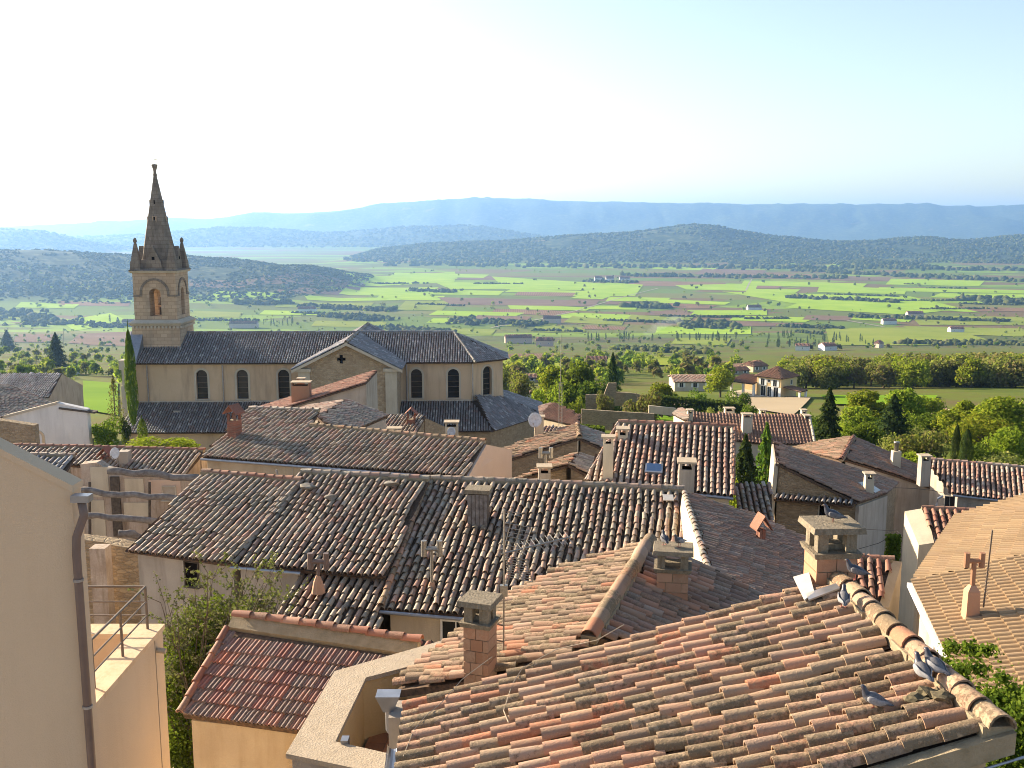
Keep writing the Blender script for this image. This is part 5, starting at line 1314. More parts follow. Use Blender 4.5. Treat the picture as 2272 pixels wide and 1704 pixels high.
# ------------------------------------------------------------------ brown ribbed roof row house and garden houses below
hV = house('village_house', 'row house with brown ribbed roof and several chimneys before the trees', 'house', (20, 76, -22))
p_, u_, d_, n_ = plane((1530, 915), (1795, 921), 80, 22, 1, [(1530, 914), (1795, 921), (1808, 985), (1690, 984), (1524, 962)])
rV = tiled(hV, p_, u_, d_, M['tile_brown'], sp=.26, ex=.42, style='roll', sag=.0, jit=.3, stagger=0, near=False)
ridge(rV, p_[1] + n_ * .03, p_[2] + n_ * .03, .12, .5, M['stone_trim'], False)
body(hV, [p_, [p_[0], p_[1], p_[1] + [0, 5, -1.6], p_[0] + [0, 5, -1.6]]], -22, M['wall_cream'], .3)
for px, Y_, py, w_ in ((1531, 79, 908, .42), (1658, 77, 917, .75), (1618, 84, 904, .8), (1692, 84, 908, .5), (1790, 78.5, 920, .45), (1783, 84, 908, .4)):
    chimney(hV, px, Y_, py, w_, .6, 0, 'plain', -18)
hV2 = house('village_house', 'small pale house end left of the brown ribbed roof', 'house', (14, 84, -22))
p_, u_, d_, n_ = plane((1506, 912), (1528, 902), 88, 20, -1, [(1494, 918), (1526, 936), (1528, 915), (1512, 905)])
tiled(hV2, p_, u_, d_, M['tile_old'], sp=.26, ex=.42, seg=4, near=False); body(hV2, [p_], -24, M['wall_cream'], .1)
def cottage(label, name, pxl, pxr, py_ridge, py_eave, py_base, Y, depth, wallm, roofm, rz=0.0, hip=0.0, n_win=2, over=.35, win=True):
    """a small far house standing on the slope, front towards the viewer"""
    a0, a1 = aty(pxl, py_eave, Y), aty(pxr, py_eave, Y); zr = aty(pxl, py_ridge, Y + depth / 2)[2]; ze = a0[2]; zb = min(aty(pxl, py_base, Y)[2], gz1(a0[0], Y) - .2)
    w = a1[0] - a0[0]; c = np.array([(a0[0] + a1[0]) / 2, Y + depth / 2, 0]); ca, sa = math.cos(rz), math.sin(rz)
    W = lambda x, y, z: np.array([c[0] + ca * x - sa * y, c[1] + sa * x + ca * y, z])
    h = thing(name, label, 'house', (c[0], c[1], zb))
    hw, hd = w / 2, depth / 2
    MB().prism([W(-hw, -hd, ze), W(hw, -hd, ze), W(hw, hd, ze), W(-hw, hd, ze)], zb).build('wall', wallm, h)
    if not hip: MB().slab([W(-hw, -hd, ze), W(-hw, 0, zr - .1), W(-hw, hd, ze)], W(2 * hw, 0, 0) - W(0, 0, 0)).build('gable', wallm, h)
    o = over; rx = hw + o - hip
    f_ = min(5.0, max(1.0, Y / 220)); kw = dict(sp=.30 * f_, ex=.45 * f_, seg=4, near=False, sag=.0)
    for s in (-1, 1):
        P4 = [W(-rx, 0, zr), W(rx, 0, zr), W(hw + o, s * (hd + o), ze - .12), W(-hw - o, s * (hd + o), ze - .12)]
        tiled(h, P4, nrm(P4[1] - P4[0]), nrm(W(0, s * (hd + o), ze - .12) - W(0, 0, zr)), roofm, **kw)
        if hip:
            P3 = [W(s * (hw + o), -hd - o, ze - .12), W(s * (hw + o), hd + o, ze - .12), W(s * rx, 0, zr)]
            tiled(h, P3, nrm(P3[1] - P3[0]), nrm(W(s * (hw + o), 0, ze - .12) - W(s * rx, 0, zr)), roofm, **kw)
    if win:
        ft = W(0, -1, 0) - W(0, 0, 0)
        for k in range(n_win):
            P = W(-hw + w * (k + .5) / n_win, -hd, zb + (ze - zb) * .45); window(h, P, ft, min(.9, w * .12), min(1.2, (ze - zb) * .4), M['white'], M['glass'], M['white'] if w > 6 else None)
    return h, W, hw, hd, ze, zb

# ------------------------------------------------------------------ far houses on the slope and the plain
def far(label, pxl, pxr, pr, pe, pb, depth, wm, rm, rz=0.0, hip=0.0, nw_=2, win=True):
    P = on_ground((pxl + pxr) / 2, pb)
    return cottage(label, 'farmhouse', pxl, pxr, pr, pe, pb, P[1], depth, M[wm], M[rm], math.radians(rz), hip, nw_, win=win)
far('low stone house with tiled roof and chimney among the gardens', 1497, 1588, 832, 846, 868, 9, 'wall_cream', 'tile_pale', 0, 0, 3)
far('small flat tile roofed hut beside the garden hedge', 1500, 1550, 890, 900, 914, 5, 'wall_cream', 'tile_pale', 0, 0, 1)
far('tiny white house beyond the choir roof', 1128, 1172, 863, 872, 892, 7, 'wall_white', 'tile_brown', 12, 0, 1)
far('grey house half hidden by dark trees above the garden', 1304, 1348, 790, 800, 816, 8, 'wall_cream', 'tile_brown', -10, 0, 2)
far('low ochre house with long roof in the bushes', 1165, 1225, 830, 838, 848, 8, 'wall_ochre', 'tile_brown', 0, 0, 2)
far('two storey farmhouse behind the villa', 1662, 1700, 800, 812, 826, 8, 'wall_ochre', 'tile_brown', 20, 1.5, 2)
far('long low wing left of the farmhouse behind the villa', 1615, 1660, 812, 822, 832, 7, 'wall_ochre', 'tile_brown', 20, 0, 2)
far('stone hut with tile roof under the big plane tree', 2050, 2130, 912, 920, 940, 6, 'wall_grey', 'tile_pale', 4, 0, 1)
far('white house corner at the right picture edge', 2232, 2300, 964, 968, 992, 8, 'wall_white', 'tile_pale', 0, 0, 1)
far('white farm with two roofs on the wood edge', 1770, 1800, 762, 768, 778, 12, 'wall_white', 'tile_brick', -20, 0, 1)
far('white farm standing right of the wood edge farm', 1825, 1856, 760, 768, 778, 12, 'wall_white', 'tile_brick', 15, 0, 1)
far('bright sunlit house beside the cypress grove', 1945, 1960, 755, 762, 772, 9, 'wall_pink', 'tile_brick', 30, 2, 1)
far('pale farm on the left slope among cypresses', 508, 570, 712, 718, 728, 14, 'wall_pink', 'tile_brown', 0, 0, 2)
far('white farm left of the vineyard', 660, 700, 680, 686, 692, 14, 'wall_white', 'tile_brick', 0, 0, 2)
far('red roofed farm pair on the green slope', 1120, 1180, 742, 750, 762, 13, 'wall_pink', 'tile_brick', 6, 0, 2)
far('tall red roofed farm beside the pair', 1190, 1228, 748, 756, 768, 11, 'wall_pink', 'tile_brick', -6, 1, 2)
far('dark farm block in the middle of the slope', 1205, 1245, 700, 707, 718, 14, 'wall_pink', 'tile_brown', 0, 0, 2)
far('violet roofed house by the two dark cypresses', 270, 306, 708, 714, 724, 11, 'wall_pink', 'tile_brown', 0, 0, 2)
far('white shed on the plain below the cypress grove', 1660, 1690, 676, 682, 688, 16, 'wall_white', 'tile_brown', 0, 0, 1)
far('farm with trees far right on the plain', 2110, 2140, 724, 730, 738, 14, 'wall_white', 'tile_brick', 0, 0, 2)
far('long pale barn on the plain', 2015, 2050, 690, 696, 704, 16, 'wall_pink', 'tile_brick', 0, 0, 2)
far('white house cluster head on the plain', 1320, 1336, 612, 617, 624, 22, 'wall_white', 'tile_brick', 0, 0, 1)
far('white house cluster middle on the plain', 1345, 1362, 612, 618, 625, 22, 'wall_white', 'tile_brick', 0, 0, 1)
far('white house cluster tail on the plain', 1375, 1398, 613, 618, 625, 24, 'wall_white', 'tile_brick', 0, 0, 1)
far('grey farm near the ploughed strip', 1960, 1990, 706, 712, 720, 14, 'wall_white', 'tile_brown', 0, 0, 1)
far('flat pale shed left below the vineyard', 50, 90, 812, 816, 826, 6, 'wall_white', 'tile_church', 0, 0, 1)
far('low pale roof behind the barn', 110, 168, 818, 822, 832, 9, 'wall_white', 'tile_pale', 0, 0, 1)
# the villa: two storeys seen on its corner, arcaded porch, garage porch
vb = on_ground(1732, 884); sc_ = vb[1] / 2200.0
hVi = thing('villa', 'two storey ochre villa with hip roof, white shutters and open porch', 'house', vb)
vr = math.radians(-47); ca, sa = math.cos(vr), math.sin(vr)
VW = lambda x, y, z: np.array([vb[0] + ca * x - sa * y, vb[1] + sa * x + ca * y, vb[2] + z])
wv, dv, hv = 44 * sc_ * 1.45, 48 * sc_ * 1.35, 46 * sc_
MB().prism([VW(0, 0, hv), VW(0, dv, hv), VW(-wv, dv, hv), VW(-wv, 0, hv)], vb[2] - 2).build('wall', M['wall_yellow'], hVi)
# the corner nearest the viewer is VW(0,0); left face runs along -x, right face along +y
o = .5; zr = hv + 2.0; cxm, cym = -wv / 2, dv / 2
cs = [VW(o, -o, hv - .1), VW(o, dv + o, hv - .1), VW(-wv - o, dv + o, hv - .1), VW(-wv - o, -o, hv - .1)]
ap = VW(cxm, cym, zr)
for k in range(4):
    p0, p1 = cs[k], cs[(k + 1) % 4]; mid = (p0 + p1) / 2
    tiled(hVi, [p0, p1, ap], nrm(p1 - p0), nrm(mid - ap), M['tile_brown'], sp=.3, ex=.45, seg=4, near=False)
fl_, fr_ = VW(0, -1, 0) - VW(0, 0, 0), VW(1, 0, 0) - VW(0, 0, 0)
for t, z_, h_ in ((.25, .55, 1.5), (.75, .55, 1.5)): window(hVi, VW(-wv * t, 0, hv * z_), fl_, .9, 1.4, M['white'], M['glass'], M['white'])
window(hVi, VW(-wv * .5, 0, hv * .72), fl_, .6, .6, M['white'], M['glass'])
for t in (.2, .45, .72): window(hVi, VW(-wv * t, 0, .1), fl_, 1.1, 2.1, M['white'], M['glass'], M['white'] if t == .2 else None)
window(hVi, VW(0, dv * .65, hv * .6), fr_, .7, 1.0, M['white'], M['glass'])
pw, pd = 50 * sc_ * 1.3, 5.0
for (x0, x1, y0, y1, zz) in ((-wv - pw, -wv, -1.0, pd, hv * .58),):
    P4 = [VW(x0 - .3, y1, zz + 1.0), VW(x1, y1, zz + 1.0), VW(x1, y0 - .4, zz), VW(x0 - .3, y0 - .4, zz)]
    tiled(hVi, P4, nrm(P4[1] - P4[0]), nrm(P4[2] - P4[1]), M['tile_brown'], sp=.3, ex=.45, seg=4, near=False, name='porch_roof')
    for x_ in (x0, (x0 + x1) / 2, x1 - .4): MB().par(VW(x_, y0, -1.5), fr_ * .45, -fl_ * .45, (0, 0, zz + 1.4)).build('porch_pillar', M['white'], hVi)
    MB().prism([VW(x0, y0 - .3, .0), VW(x1 + wv, y0 - .3, .0), VW(x1 + wv, y1, .0), VW(x0, y1, .0)], vb[2] - 3).build('porch_floor', M['wall_cream'], hVi)
    MB().par(VW(x0, y1 - .3, 0), fr_ * (x1 - x0), -fl_ * .3, (0, 0, zz)).build('porch_back_wall', M['wall_yellow'], hVi)
P4 = [VW(.1, dv * .1, hv * .55), VW(.1, dv * .6, hv * .55), VW(4.2, dv * .6, hv * .42), VW(4.2, dv * .1, hv * .42)]
tiled(hVi, P4, nrm(P4[1] - P4[0]), nrm(P4[2] - P4[1]), M['tile_brown'], sp=.3, ex=.45, seg=4, near=False, name='porch_roof')
for y_ in (.12, .52): MB().par(VW(3.7, dv * y_, -2), fr_ * .4, -fl_ * .4, (0, 0, hv * .43 + 1.8)).build('porch_pillar', M['white'], hVi)

# ------------------------------------------------------------------ garden walls
def gwall(label, pts, Y, h, m_):
    P = [aty(px, py, Y) for px, py in pts]; b = MB()
    for p, q in zip(P[:-1], P[1:]):
        b.slab([p, q, q - zv * h, p - zv * h], (0, .4, 0))
    return tag(b.build('garden_wall', m_), label, 'wall')
gwall('rough stone wall along the lawn above the village', [(1290, 908), (1380, 914), (1452, 918)], 118, 2.4, M['rubble'])
gwall('ruined stone wall with corner block behind the lawn', [(1300, 876), (1340, 876), (1350, 850), (1368, 850)], 138, 3.2, M['rubble'])
gwall('low stone wall behind the lawn right of the ruin', [(1366, 870), (1400, 872), (1450, 880)], 140, 2.0, M['rubble'])
gwall('pale retaining wall beside the villa yard', [(1440, 900), (1500, 906)], 125, 1.0, M['wall_cream'])

# ------------------------------------------------------------------ vegetation
def cards(C, nrml, s, ar=1.0):
    k = len(C); r = rng.normal(size=(k, 3))
    t = np.cross(nrml, r); t /= np.linalg.norm(t, axis=1)[:, None] + 1e-9
    b = np.cross(nrml, t); b /= np.linalg.norm(b, axis=1)[:, None] + 1e-9
    sz = s * rng.uniform(.6, 1.35, (k, 1))
    t, b = t * sz, b * sz * ar
    V = np.stack([C - t * .5 - b * .18, C - b * .5 + t * .12, C + t * .5 + b * .2, C + b * .5 - t * .1], 1)
    return V.reshape(-1, 3), np.arange(4 * k).reshape(-1, 4)
def crown_pts(kind, n, seed):
    g = np.random.default_rng(seed)
    d = g.normal(size=(n, 3)); d /= np.linalg.norm(d, axis=1)[:, None]
    if kind == 'round':
        m = 22; c = g.normal(size=(m, 3)); c /= np.linalg.norm(c, axis=1)[:, None]; c[:, 2] = np.abs(c[:, 2]) * 1.7 - .85
        cen = c * np.array([.31, .31, .36]) * g.uniform(.55, 1.05, (m, 1)) + np.array([0, 0, .52]); rr = g.uniform(.11, .21, m)
        i = g.integers(0, m, n); rad = g.uniform(.45, 1.12, n) ** .6
        P = cen[i] + d * (rr[i] * rad)[:, None] * np.array([1, 1, .85])
        nn = d * .7 + g.normal(size=(n, 3)) * .55 + [0, 0, .3]
    elif kind == 'bush':
        m = 12; cen = np.stack([g.uniform(-.34, .34, m), g.uniform(-.3, .3, m), g.uniform(.18, .66, m)], 1); rr = g.uniform(.14, .28, m)
        i = g.integers(0, m, n); P = cen[i] + d * (rr[i] * g.uniform(.5, 1.1, n) ** .6)[:, None]; P[:, 2] = np.clip(P[:, 2], .01, 2)
        nn = d * .7 + g.normal(size=(n, 3)) * .5
    elif kind == 'cypress':
        t = g.random(n) ** .85; a = g.uniform(0, 6.283, n); w = np.sin(np.clip(t * 1.06 + .03, 0, 1) * math.pi) ** .55 * (1 - .35 * t) * .5
        w = w * g.uniform(.7, 1.08, n) * (1 + .12 * np.sin(a * 3 + t * 14))
        P = np.stack([np.cos(a) * w, np.sin(a) * w, t], 1); nn = np.stack([np.cos(a), np.sin(a), g.uniform(.0, .9, n)], 1) + g.normal(size=(n, 3)) * .35
    else:   # layered conifer
        t = g.random(n) ** 1.25; a = g.uniform(0, 6.283, n); lay = (t * 8 + .15 * np.sin(a * 2)) % 1
        w = .52 * (1 - t) ** .8 * (1.05 - .5 * lay) * g.uniform(.45, 1.05, n) * (1 + .22 * np.sin(a * 5 + np.floor(t * 8) * 2.1))
        P = np.stack([np.cos(a) * w, np.sin(a) * w, .08 + .92 * t - w * .12], 1); nn = np.stack([np.cos(a) * .5, np.sin(a) * .5, np.ones(n)], 1) + g.normal(size=(n, 3)) * .4
    nn /= np.linalg.norm(nn, axis=1)[:, None]
    return P, nn
_crown = {}
def crown_mesh(kind, n, s, mat, var):
    key = (kind, n, s, mat, var)
    if key not in _crown:
        P, nn = crown_pts(kind, n, 100 + var * 7 + n)
        V, F = cards(P, nn, s, .8)
        _crown[key] = np_mesh('crown', V, F, M[mat])
    return _crown[key]
_trunk = {}
def trunk_mesh(kind, var):
    key = (kind, var)
    if key not in _trunk:
        g = random.Random(var * 31 + len(kind)); b = MB()
        top = .92 if kind in ('cypress', 'conifer') else .55
        b.tube([(0, 0, -.06), (g.uniform(-.01, .01), g.uniform(-.01, .01), .2), (g.uniform(-.02, .02), 0, top * .7), (0, 0, top)], [.035, .028, .02, .006], 7)
        if kind in ('round', 'bush'):
            for k in range(7):
                a = k * .9 + g.random(); z0 = g.uniform(.2, .42); l = g.uniform(.2, .34)
                b.tube([(0, 0, z0), (math.cos(a) * l * .5, math.sin(a) * l * .5, z0 + .12), (math.cos(a) * l, math.sin(a) * l, z0 + g.uniform(.2, .36))], [.016, .010, .004], 5)
        me = bpy.data.meshes.new('trunk'); me.from_pydata(b.v, [], b.f); me.materials.append(M['bark']); me.update(); _trunk[key] = me
    return _trunk[key]
def tree(name, label, P, h, w, kind, mat, n=1500, s=.06, var=0, group=None, cat='tree', rz=None):
    t = thing(name, label, cat, P, group)
    rz = rnd.uniform(0, 6.28) if rz is None else rz
    for nm, me in (('trunk', trunk_mesh(kind, var % 3)), ('crown', crown_mesh(kind, n, s, mat, var))):
        o = bpy.data.objects.new(nm, me); col.objects.link(o); o.parent = t
        o.scale = (w, w, h); o.rotation_euler = (0, 0, rz)
    return t
def tree_px(name, label, px, py_top, wpx, Y, kind, mat, n=3000, s=.045, var=0, cat='tree', base=None):
    top = aty(px, py_top, Y); zb = gz1(top[0], Y) if base is None else aty(px, base, Y)[2]
    return tree(name, label, (top[0], Y, zb), (top[2] - zb) * 1.04, wpx * Y / 2200.0, kind, mat, n, s, var, None, cat)
tree_px('cypress', 'tall slim dark cypress against the church front', 283, 722, 30, 92, 'cypress', 'leaf_ivy', 5000, .05, 0, base=940)
tree_px('cypress', 'taller of two dark cypresses before the striped roof', 2125, 938, 26, 78, 'cypress', 'leaf_dark', 4000, .05, 1, base=1040)
tree_px('cypress', 'broader of two dark cypresses before the striped roof', 2148, 948, 34, 76, 'cypress', 'leaf_dark', 4000, .05, 2, base=1045)
tree_px('fir_tree', 'dark layered fir right of the brown ribbed roof', 1842, 868, 110, 92, 'conifer', 'leaf_dark', 6000, .05, 0)
tree_px('cedar_tree', 'dark cedar below the lit round trees on the right', 1985, 880, 110, 112, 'conifer', 'leaf_dark', 5000, .055, 1)
tree_px('tree', 'round lit tree behind the dark cedar', 1925, 858, 130, 128, 'round', 'leaf_spring', 6000, .045, 0)
tree_px('tree', 'second lit tree right behind the cedar', 2010, 850, 120, 124, 'round', 'leaf_spring', 6000, .045, 1)
tree_px('tree', 'large leafy tree rising at the right edge', 2225, 862, 190, 108, 'round', 'leaf_spring', 9000, .038, 2)
tree_px('tree', 'large leafy tree left beside the edge tree', 2130, 880, 150, 114, 'round', 'leaf_spring', 8000, .04, 0)
tree_px('shrub', 'dark round shrub behind the lit broken roof', 1935, 925, 120, 92, 'bush', 'leaf_ivy', 5000, .05, 0, 'shrub')
tree_px('shrub', 'olive shrub thicket left of the cypress pair', 2045, 940, 130, 84, 'bush', 'leaf_olive', 5000, .05, 1, 'shrub')
tree_px('shrub', 'pale green shrub under the cypress pair', 2050, 985, 150, 74, 'bush', 'leaf_spring', 5000, .045, 2, 'shrub')
tree_px('shrub', 'grey green shrub at the right edge above the striped roof', 2225, 985, 170, 76, 'bush', 'leaf_olive', 5000, .045, 3, 'shrub')
tree_px('shrub', 'dark shrub left of the fir before the brown roof', 1880, 960, 80, 80, 'bush', 'leaf_ivy', 3000, .06, 2, 'shrub')
tree_px('fir_tree', 'dark fir between the skylight roof and the stone house', 1655, 975, 130, 62, 'conifer', 'leaf_dark', 4000, .06, 2)
tree_px('fir_tree', 'open branched fir beside the stone house', 1702, 950, 110, 64, 'conifer', 'leaf_ivy', 2600, .06, 3)
tree_px('shrub', 'sunlit lime shrub under the firs by the stone house', 1665, 1036, 110, 56, 'bush', 'leaf_lime', 4000, .05, 1, 'shrub')
tree_px('shrub', 'lime green leafy shrub below the church aisle', 350, 964, 170, 56, 'bush', 'leaf_lime', 7000, .04, 0, 'shrub', base=1010)
tree_px('fir_tree', 'broad dark fir on the left slope above the barn', 122, 742, 62, on_ground(122, 826)[1], 'conifer', 'leaf_dark', 5000, .06, 0)
tree_px('fir_tree', 'dark fir cut by the left picture edge', 14, 735, 46, on_ground(14, 778)[1], 'conifer', 'leaf_dark', 3000, .07, 1)
tree_px('tree', 'thin half bare tree left of the church cypress', 250, 838, 60, 86, 'conifer', 'leaf_brown', 900, .05, 2, base=945)
tree_px('shrub', 'dark hedge clump beside the white shaded wall', 232, 918, 70, 72, 'bush', 'leaf_ivy', 3000, .06, 1, 'shrub', base=1000)
tree_px('shrub', 'dark clipped shrub at the church corner', 275, 912, 30, 84, 'bush', 'leaf_dark', 1500, .07, 2, 'shrub', base=985)
tree_px('shrub', 'dark pointed shrub before the aisle roof', 314, 925, 26, 82, 'cypress', 'leaf_ivy', 1500, .07, 3, 'shrub', base=985)
for px, pt, w, Y, k, m_, lab in ((1290, 790, 130, 150, 'round', 'leaf_ivy', 'wide dark green tree above the garden lawn'), (1235, 800, 110, 165, 'round', 'leaf_spring', 'bright tree left of the wide dark one'),
        (1360, 788, 70, 160, 'conifer', 'leaf_dark', 'dark pine right of the wide garden tree'), (1205, 845, 80, 130, 'bush', 'leaf_spring', 'lit bush beside the tiny white house'), (1430, 842, 90, 128, 'bush', 'leaf_brown', 'rusty budding bush beside the lawn'),
        (1285, 868, 50, 128, 'bush', 'leaf_lime', 'lime bush on the lawn edge'), (1545, 858, 60, 135, 'bush', 'leaf_ivy', 'round bush before the low stone house'), (1580, 888, 60, 120, 'bush', 'leaf_olive', 'olive bush left of the villa yard'),
        (1470, 840, 90, 150, 'round', 'leaf_spring', 'green tree left of the low stone house'), (1640, 862, 60, 150, 'bush', 'leaf_ivy', 'dark bush before the villa porch'), (1600, 810, 80, 215, 'round', 'leaf_lime', 'yellow green tree left of the villa'),
        (1345, 850, 50, 134, 'bush', 'leaf_brown', 'reddish bush on the ruined wall'), (1670, 888, 50, 118, 'bush', 'leaf_ivy', 'small dark bush below the villa yard'), (1110, 800, 60, 200, 'round', 'leaf_olive', 'olive tree right of the choir'),
        (1160, 812, 70, 190, 'bush', 'leaf_olive', 'olive scrub beyond the choir roof'), (1770, 806, 110, 300, 'round', 'leaf_olive', 'round budding tree behind the villa roof')):
    tree_px('tree' if k == 'round' else ('pine_tree' if k == 'conifer' else 'shrub'), lab, px, pt, w, Y, k, m_, 4000, .05, rnd.randrange(4), 'tree' if k != 'bush' else 'shrub')
for px, pt, w, Y, k, m_, lab in ((2190, 905, 170, 100, 'bush', 'leaf_spring', 'spreading green shrub mass at the foot of the edge tree'), (2085, 905, 120, 118, 'bush', 'leaf_ivy', 'dark shrub mass between the large trees'), (1900, 890, 120, 120, 'bush', 'leaf_spring', 'lit shrub mass left of the dark cedar'),
        (2060, 870, 110, 135, 'round', 'leaf_lime', 'yellow green tree between the right hand trees'), (1985, 945, 130, 88, 'bush', 'leaf_olive', 'olive shrub mass above the rendered house'), (1800, 905, 70, 100, 'bush', 'leaf_ivy', 'dark shrub left at the foot of the fir'),
        (2255, 930, 120, 92, 'bush', 'leaf_spring', 'bright shrub cut by the right picture edge'), (2170, 970, 120, 82, 'bush', 'leaf_ivy', 'dark shrub right of the cypress pair'), (1250, 830, 110, 140, 'bush', 'leaf_ivy', 'dark shrub below the bright garden tree'), (1320, 830, 120, 146, 'round', 'leaf_ivy', 'second dark garden tree beside the pine')):
    tree_px('tree' if k == 'round' else 'shrub', lab, px, pt, w, Y, k, m_, 6000, .042, rnd.randrange(4), 'tree' if k == 'round' else 'shrub')
# hedges
def hedge(label, px0, py0, px1, py1, Y, w, h, mat):
    a0, a1 = aty(px0, py0, Y), aty(px1, py1, Y); k = 2600
    g = rng.random((k, 3)); P = a0 + (a1 - a0) * g[:, :1] + np.array([0, 1, 0]) * (g[:, 1:2] - .5) * w
    P[:, 2] -= g[:, 2] ** 2 * h; nn = rng.normal(size=(k, 3)) + [0, -.5, .6]; nn /= np.linalg.norm(nn, axis=1)[:, None]
    V, F = cards(P, nn, .32); tag(np_obj('hedge', V, F, M[mat]), label, 'hedge')
hedge('dark clipped hedge before the villa yard', 1460, 878, 1650, 896, 128, 2.0, 2.6, 'leaf_dark')
hedge('bright green hedge strip on the lawn', 1240, 940, 1340, 950, 100, 1.5, 1.2, 'leaf_ivy')

# the wood on the right, one tree after another
REST = {}
def join_tree(P, h, w, kind, mat, n, s):
    REST.setdefault((kind, mat, n, s), []).append((P, h, w, rnd.uniform(0, 6.28)))
for k in range(260):
    px = 1740 + rnd.random() * 560; Y = 255 + (rnd.random() * 45 if k < 80 else 40 + rnd.random() * 90)
    X = aty(px, 850, Y)[0]; hgt = rnd.uniform(7.0, 10.5)
    if k >= 80:
        join_tree((X, Y, gz1(X, Y) - .3), hgt, hgt * rnd.uniform(.75, 1.0), 'round', rnd.choice(['leaf_olive', 'leaf_spring', 'leaf_brown']), 700, .10); continue
    tree('tree', 'leafy tree among others of its kind in the dense wood behind the gardens', (X, Y, gz1(X, Y) - .3), hgt, hgt * rnd.uniform(.85, 1.2), rnd.choice(['round', 'bush']), rnd.choice(['leaf_olive', 'leaf_olive', 'leaf_spring', 'leaf_brown']), 1800, .07, k % 4, 'trees of the dense wood')
def small_tree_mesh(kind, mat, var):
    n = {'round': 260, 'bush': 200, 'cypress': 200, 'conifer': 220}[kind]
    return crown_mesh(kind, n, .16, mat, 10 + var)
LATER = []
def slope_tree(px, py, kinds, group, label, hr, name='tree', cat='tree', single=True):
    k, m_ = rnd.choice(kinds); LATER.append(((px, py), rnd.uniform(*hr), k, m_, (name, label, cat, group) if single else None))
DEC = [('round', 'leaf_spring'), ('round', 'leaf_olive'), ('round', 'leaf_lime'), ('bush', 'leaf_olive'), ('round', 'leaf_brown'), ('bush', 'leaf_ivy'), ('bush', 'leaf_spring'), ('round', 'leaf_ivy')]
cnt = 0
while cnt < 950:
    px, py = rnd.uniform(-30, 2300), 688 + 170 * rnd.random() ** .85
    if 290 < px < 1120 and py > 742: continue
    if px > 1380 and py > 845: continue
    if px > 1640 and py > 778: continue
    if 180 < px < 270 and py > 840: continue
    if 1830 < px < 2210 and 728 < py < 765: continue
    slope_tree(px, py, DEC, 'trees scattered over the slope', 'small tree scattered over the slope between village and plain', (3, 8), single=cnt < 130); cnt += 1
for k in range(240):
    px, py = rnd.uniform(-20, 2290), 592 + 100 * rnd.random()
    slope_tree(px, py, DEC + [('bush', 'leaf_dark')] * 3, 'trees dotted over the plain', 'tiny tree dotted among the fields of the plain', (7, 13), single=k < 50)
CYP = [('cypress', 'leaf_dark')]
for x0, x1, y0, y1, k in ((1300, 1345, 752, 758, 7), (1370, 1450, 750, 757, 10), (1700, 1960, 752, 772, 34), (1475, 1640, 750, 758, 26), (585, 650, 715, 724, 14), (880, 905, 726, 730, 3), (1720, 1760, 742, 750, 6)):
    for j in range(k):
        slope_tree(rnd.uniform(x0, x1), rnd.uniform(y0, y1), CYP, 'far cypresses', 'far dark cypress in the groves below the village', (8, 14), 'cypress')
slope_tree(244, 716, CYP, None, 'left dark cypress by the violet roofed house', (17, 17.5), 'cypress'); slope_tree(262, 720, [('conifer', 'leaf_dark')], None, 'broad dark pine by the violet roofed house', (14, 15), 'pine_tree')

for P, (_, h, k, m_, one) in zip(on_ground_many([q[0] for q in LATER]), LATER):
    w = h * (.26 if k == 'cypress' else rnd.uniform(.75, 1.25))
    if one is None:
        join_tree((P[0], P[1], P[2] - .3), h, w, k, m_, {'round': 150, 'bush': 130, 'cypress': 130, 'conifer': 130}[k], .20); continue
    o = bpy.data.objects.new(one[0], small_tree_mesh(k, m_, rnd.randrange(4))); col.objects.link(o)
    o.location = (P[0], P[1], P[2] - .3); o.scale = (w, w, h); o.rotation_euler = (0, 0, rnd.uniform(0, 6.28)); tag(o, *one[1:])
for (kind, mat, n, s_), L in REST.items():
    P0, n0 = crown_pts(kind, n, 100 + 10 * 7 + n); V0, F0 = cards(P0, n0, s_, .8); VV = []
    for P, h, w, r in L:
        c_, s1 = math.cos(r), math.sin(r); VV.append(np.stack([w * (c_ * V0[:, 0] - s1 * V0[:, 1]) + P[0], w * (s1 * V0[:, 0] + c_ * V0[:, 1]) + P[1], V0[:, 2] * h + P[2]], 1))
    FF = F0[None] + (np.arange(len(L)) * len(V0))[:, None, None]
    tag(np_obj('woodland', np.concatenate(VV), FF.reshape(-1, 4), M[mat]), 'scattered far trees filling the slope, plain and back of the wood', None, None, 'stuff')
# woods that read as one mass
def forest_mat():
    m, nt, b = new_mat('far wood'); g = nt.nodes.new('ShaderNodeNewGeometry').outputs['Random Per Island']
    nt.links.new(ramp(nt, g, [(0, (.028, .042, .018)), (.45, (.045, .062, .024)), (.8, (.08, .09, .03)), (1, (.12, .115, .05))]), b.inputs['Base Color'])
    b.inputs['Roughness'].default_value = 1; b.inputs['Specular IOR Level'].default_value = 0; return m
M['forest'] = forest_mat()
phi = (1 + 5 ** .5) / 2
ICO = np.array([(-1, phi, 0), (1, phi, 0), (-1, -phi, 0), (1, -phi, 0), (0, -1, phi), (0, 1, phi), (0, -1, -phi), (0, 1, -phi), (phi, 0, -1), (phi, 0, 1), (-phi, 0, -1), (-phi, 0, 1)]) / math.sqrt(1 + phi * phi)
ICF = np.array([(0, 11, 5), (0, 5, 1), (0, 1, 7), (0, 7, 10), (0, 10, 11), (1, 5, 9), (5, 11, 4), (11, 10, 2), (10, 7, 6), (7, 1, 8), (3, 9, 4), (3, 4, 2), (3, 2, 6), (3, 6, 8), (3, 8, 9), (4, 9, 5), (2, 4, 11), (6, 2, 10), (8, 6, 7), (9, 8, 1)])
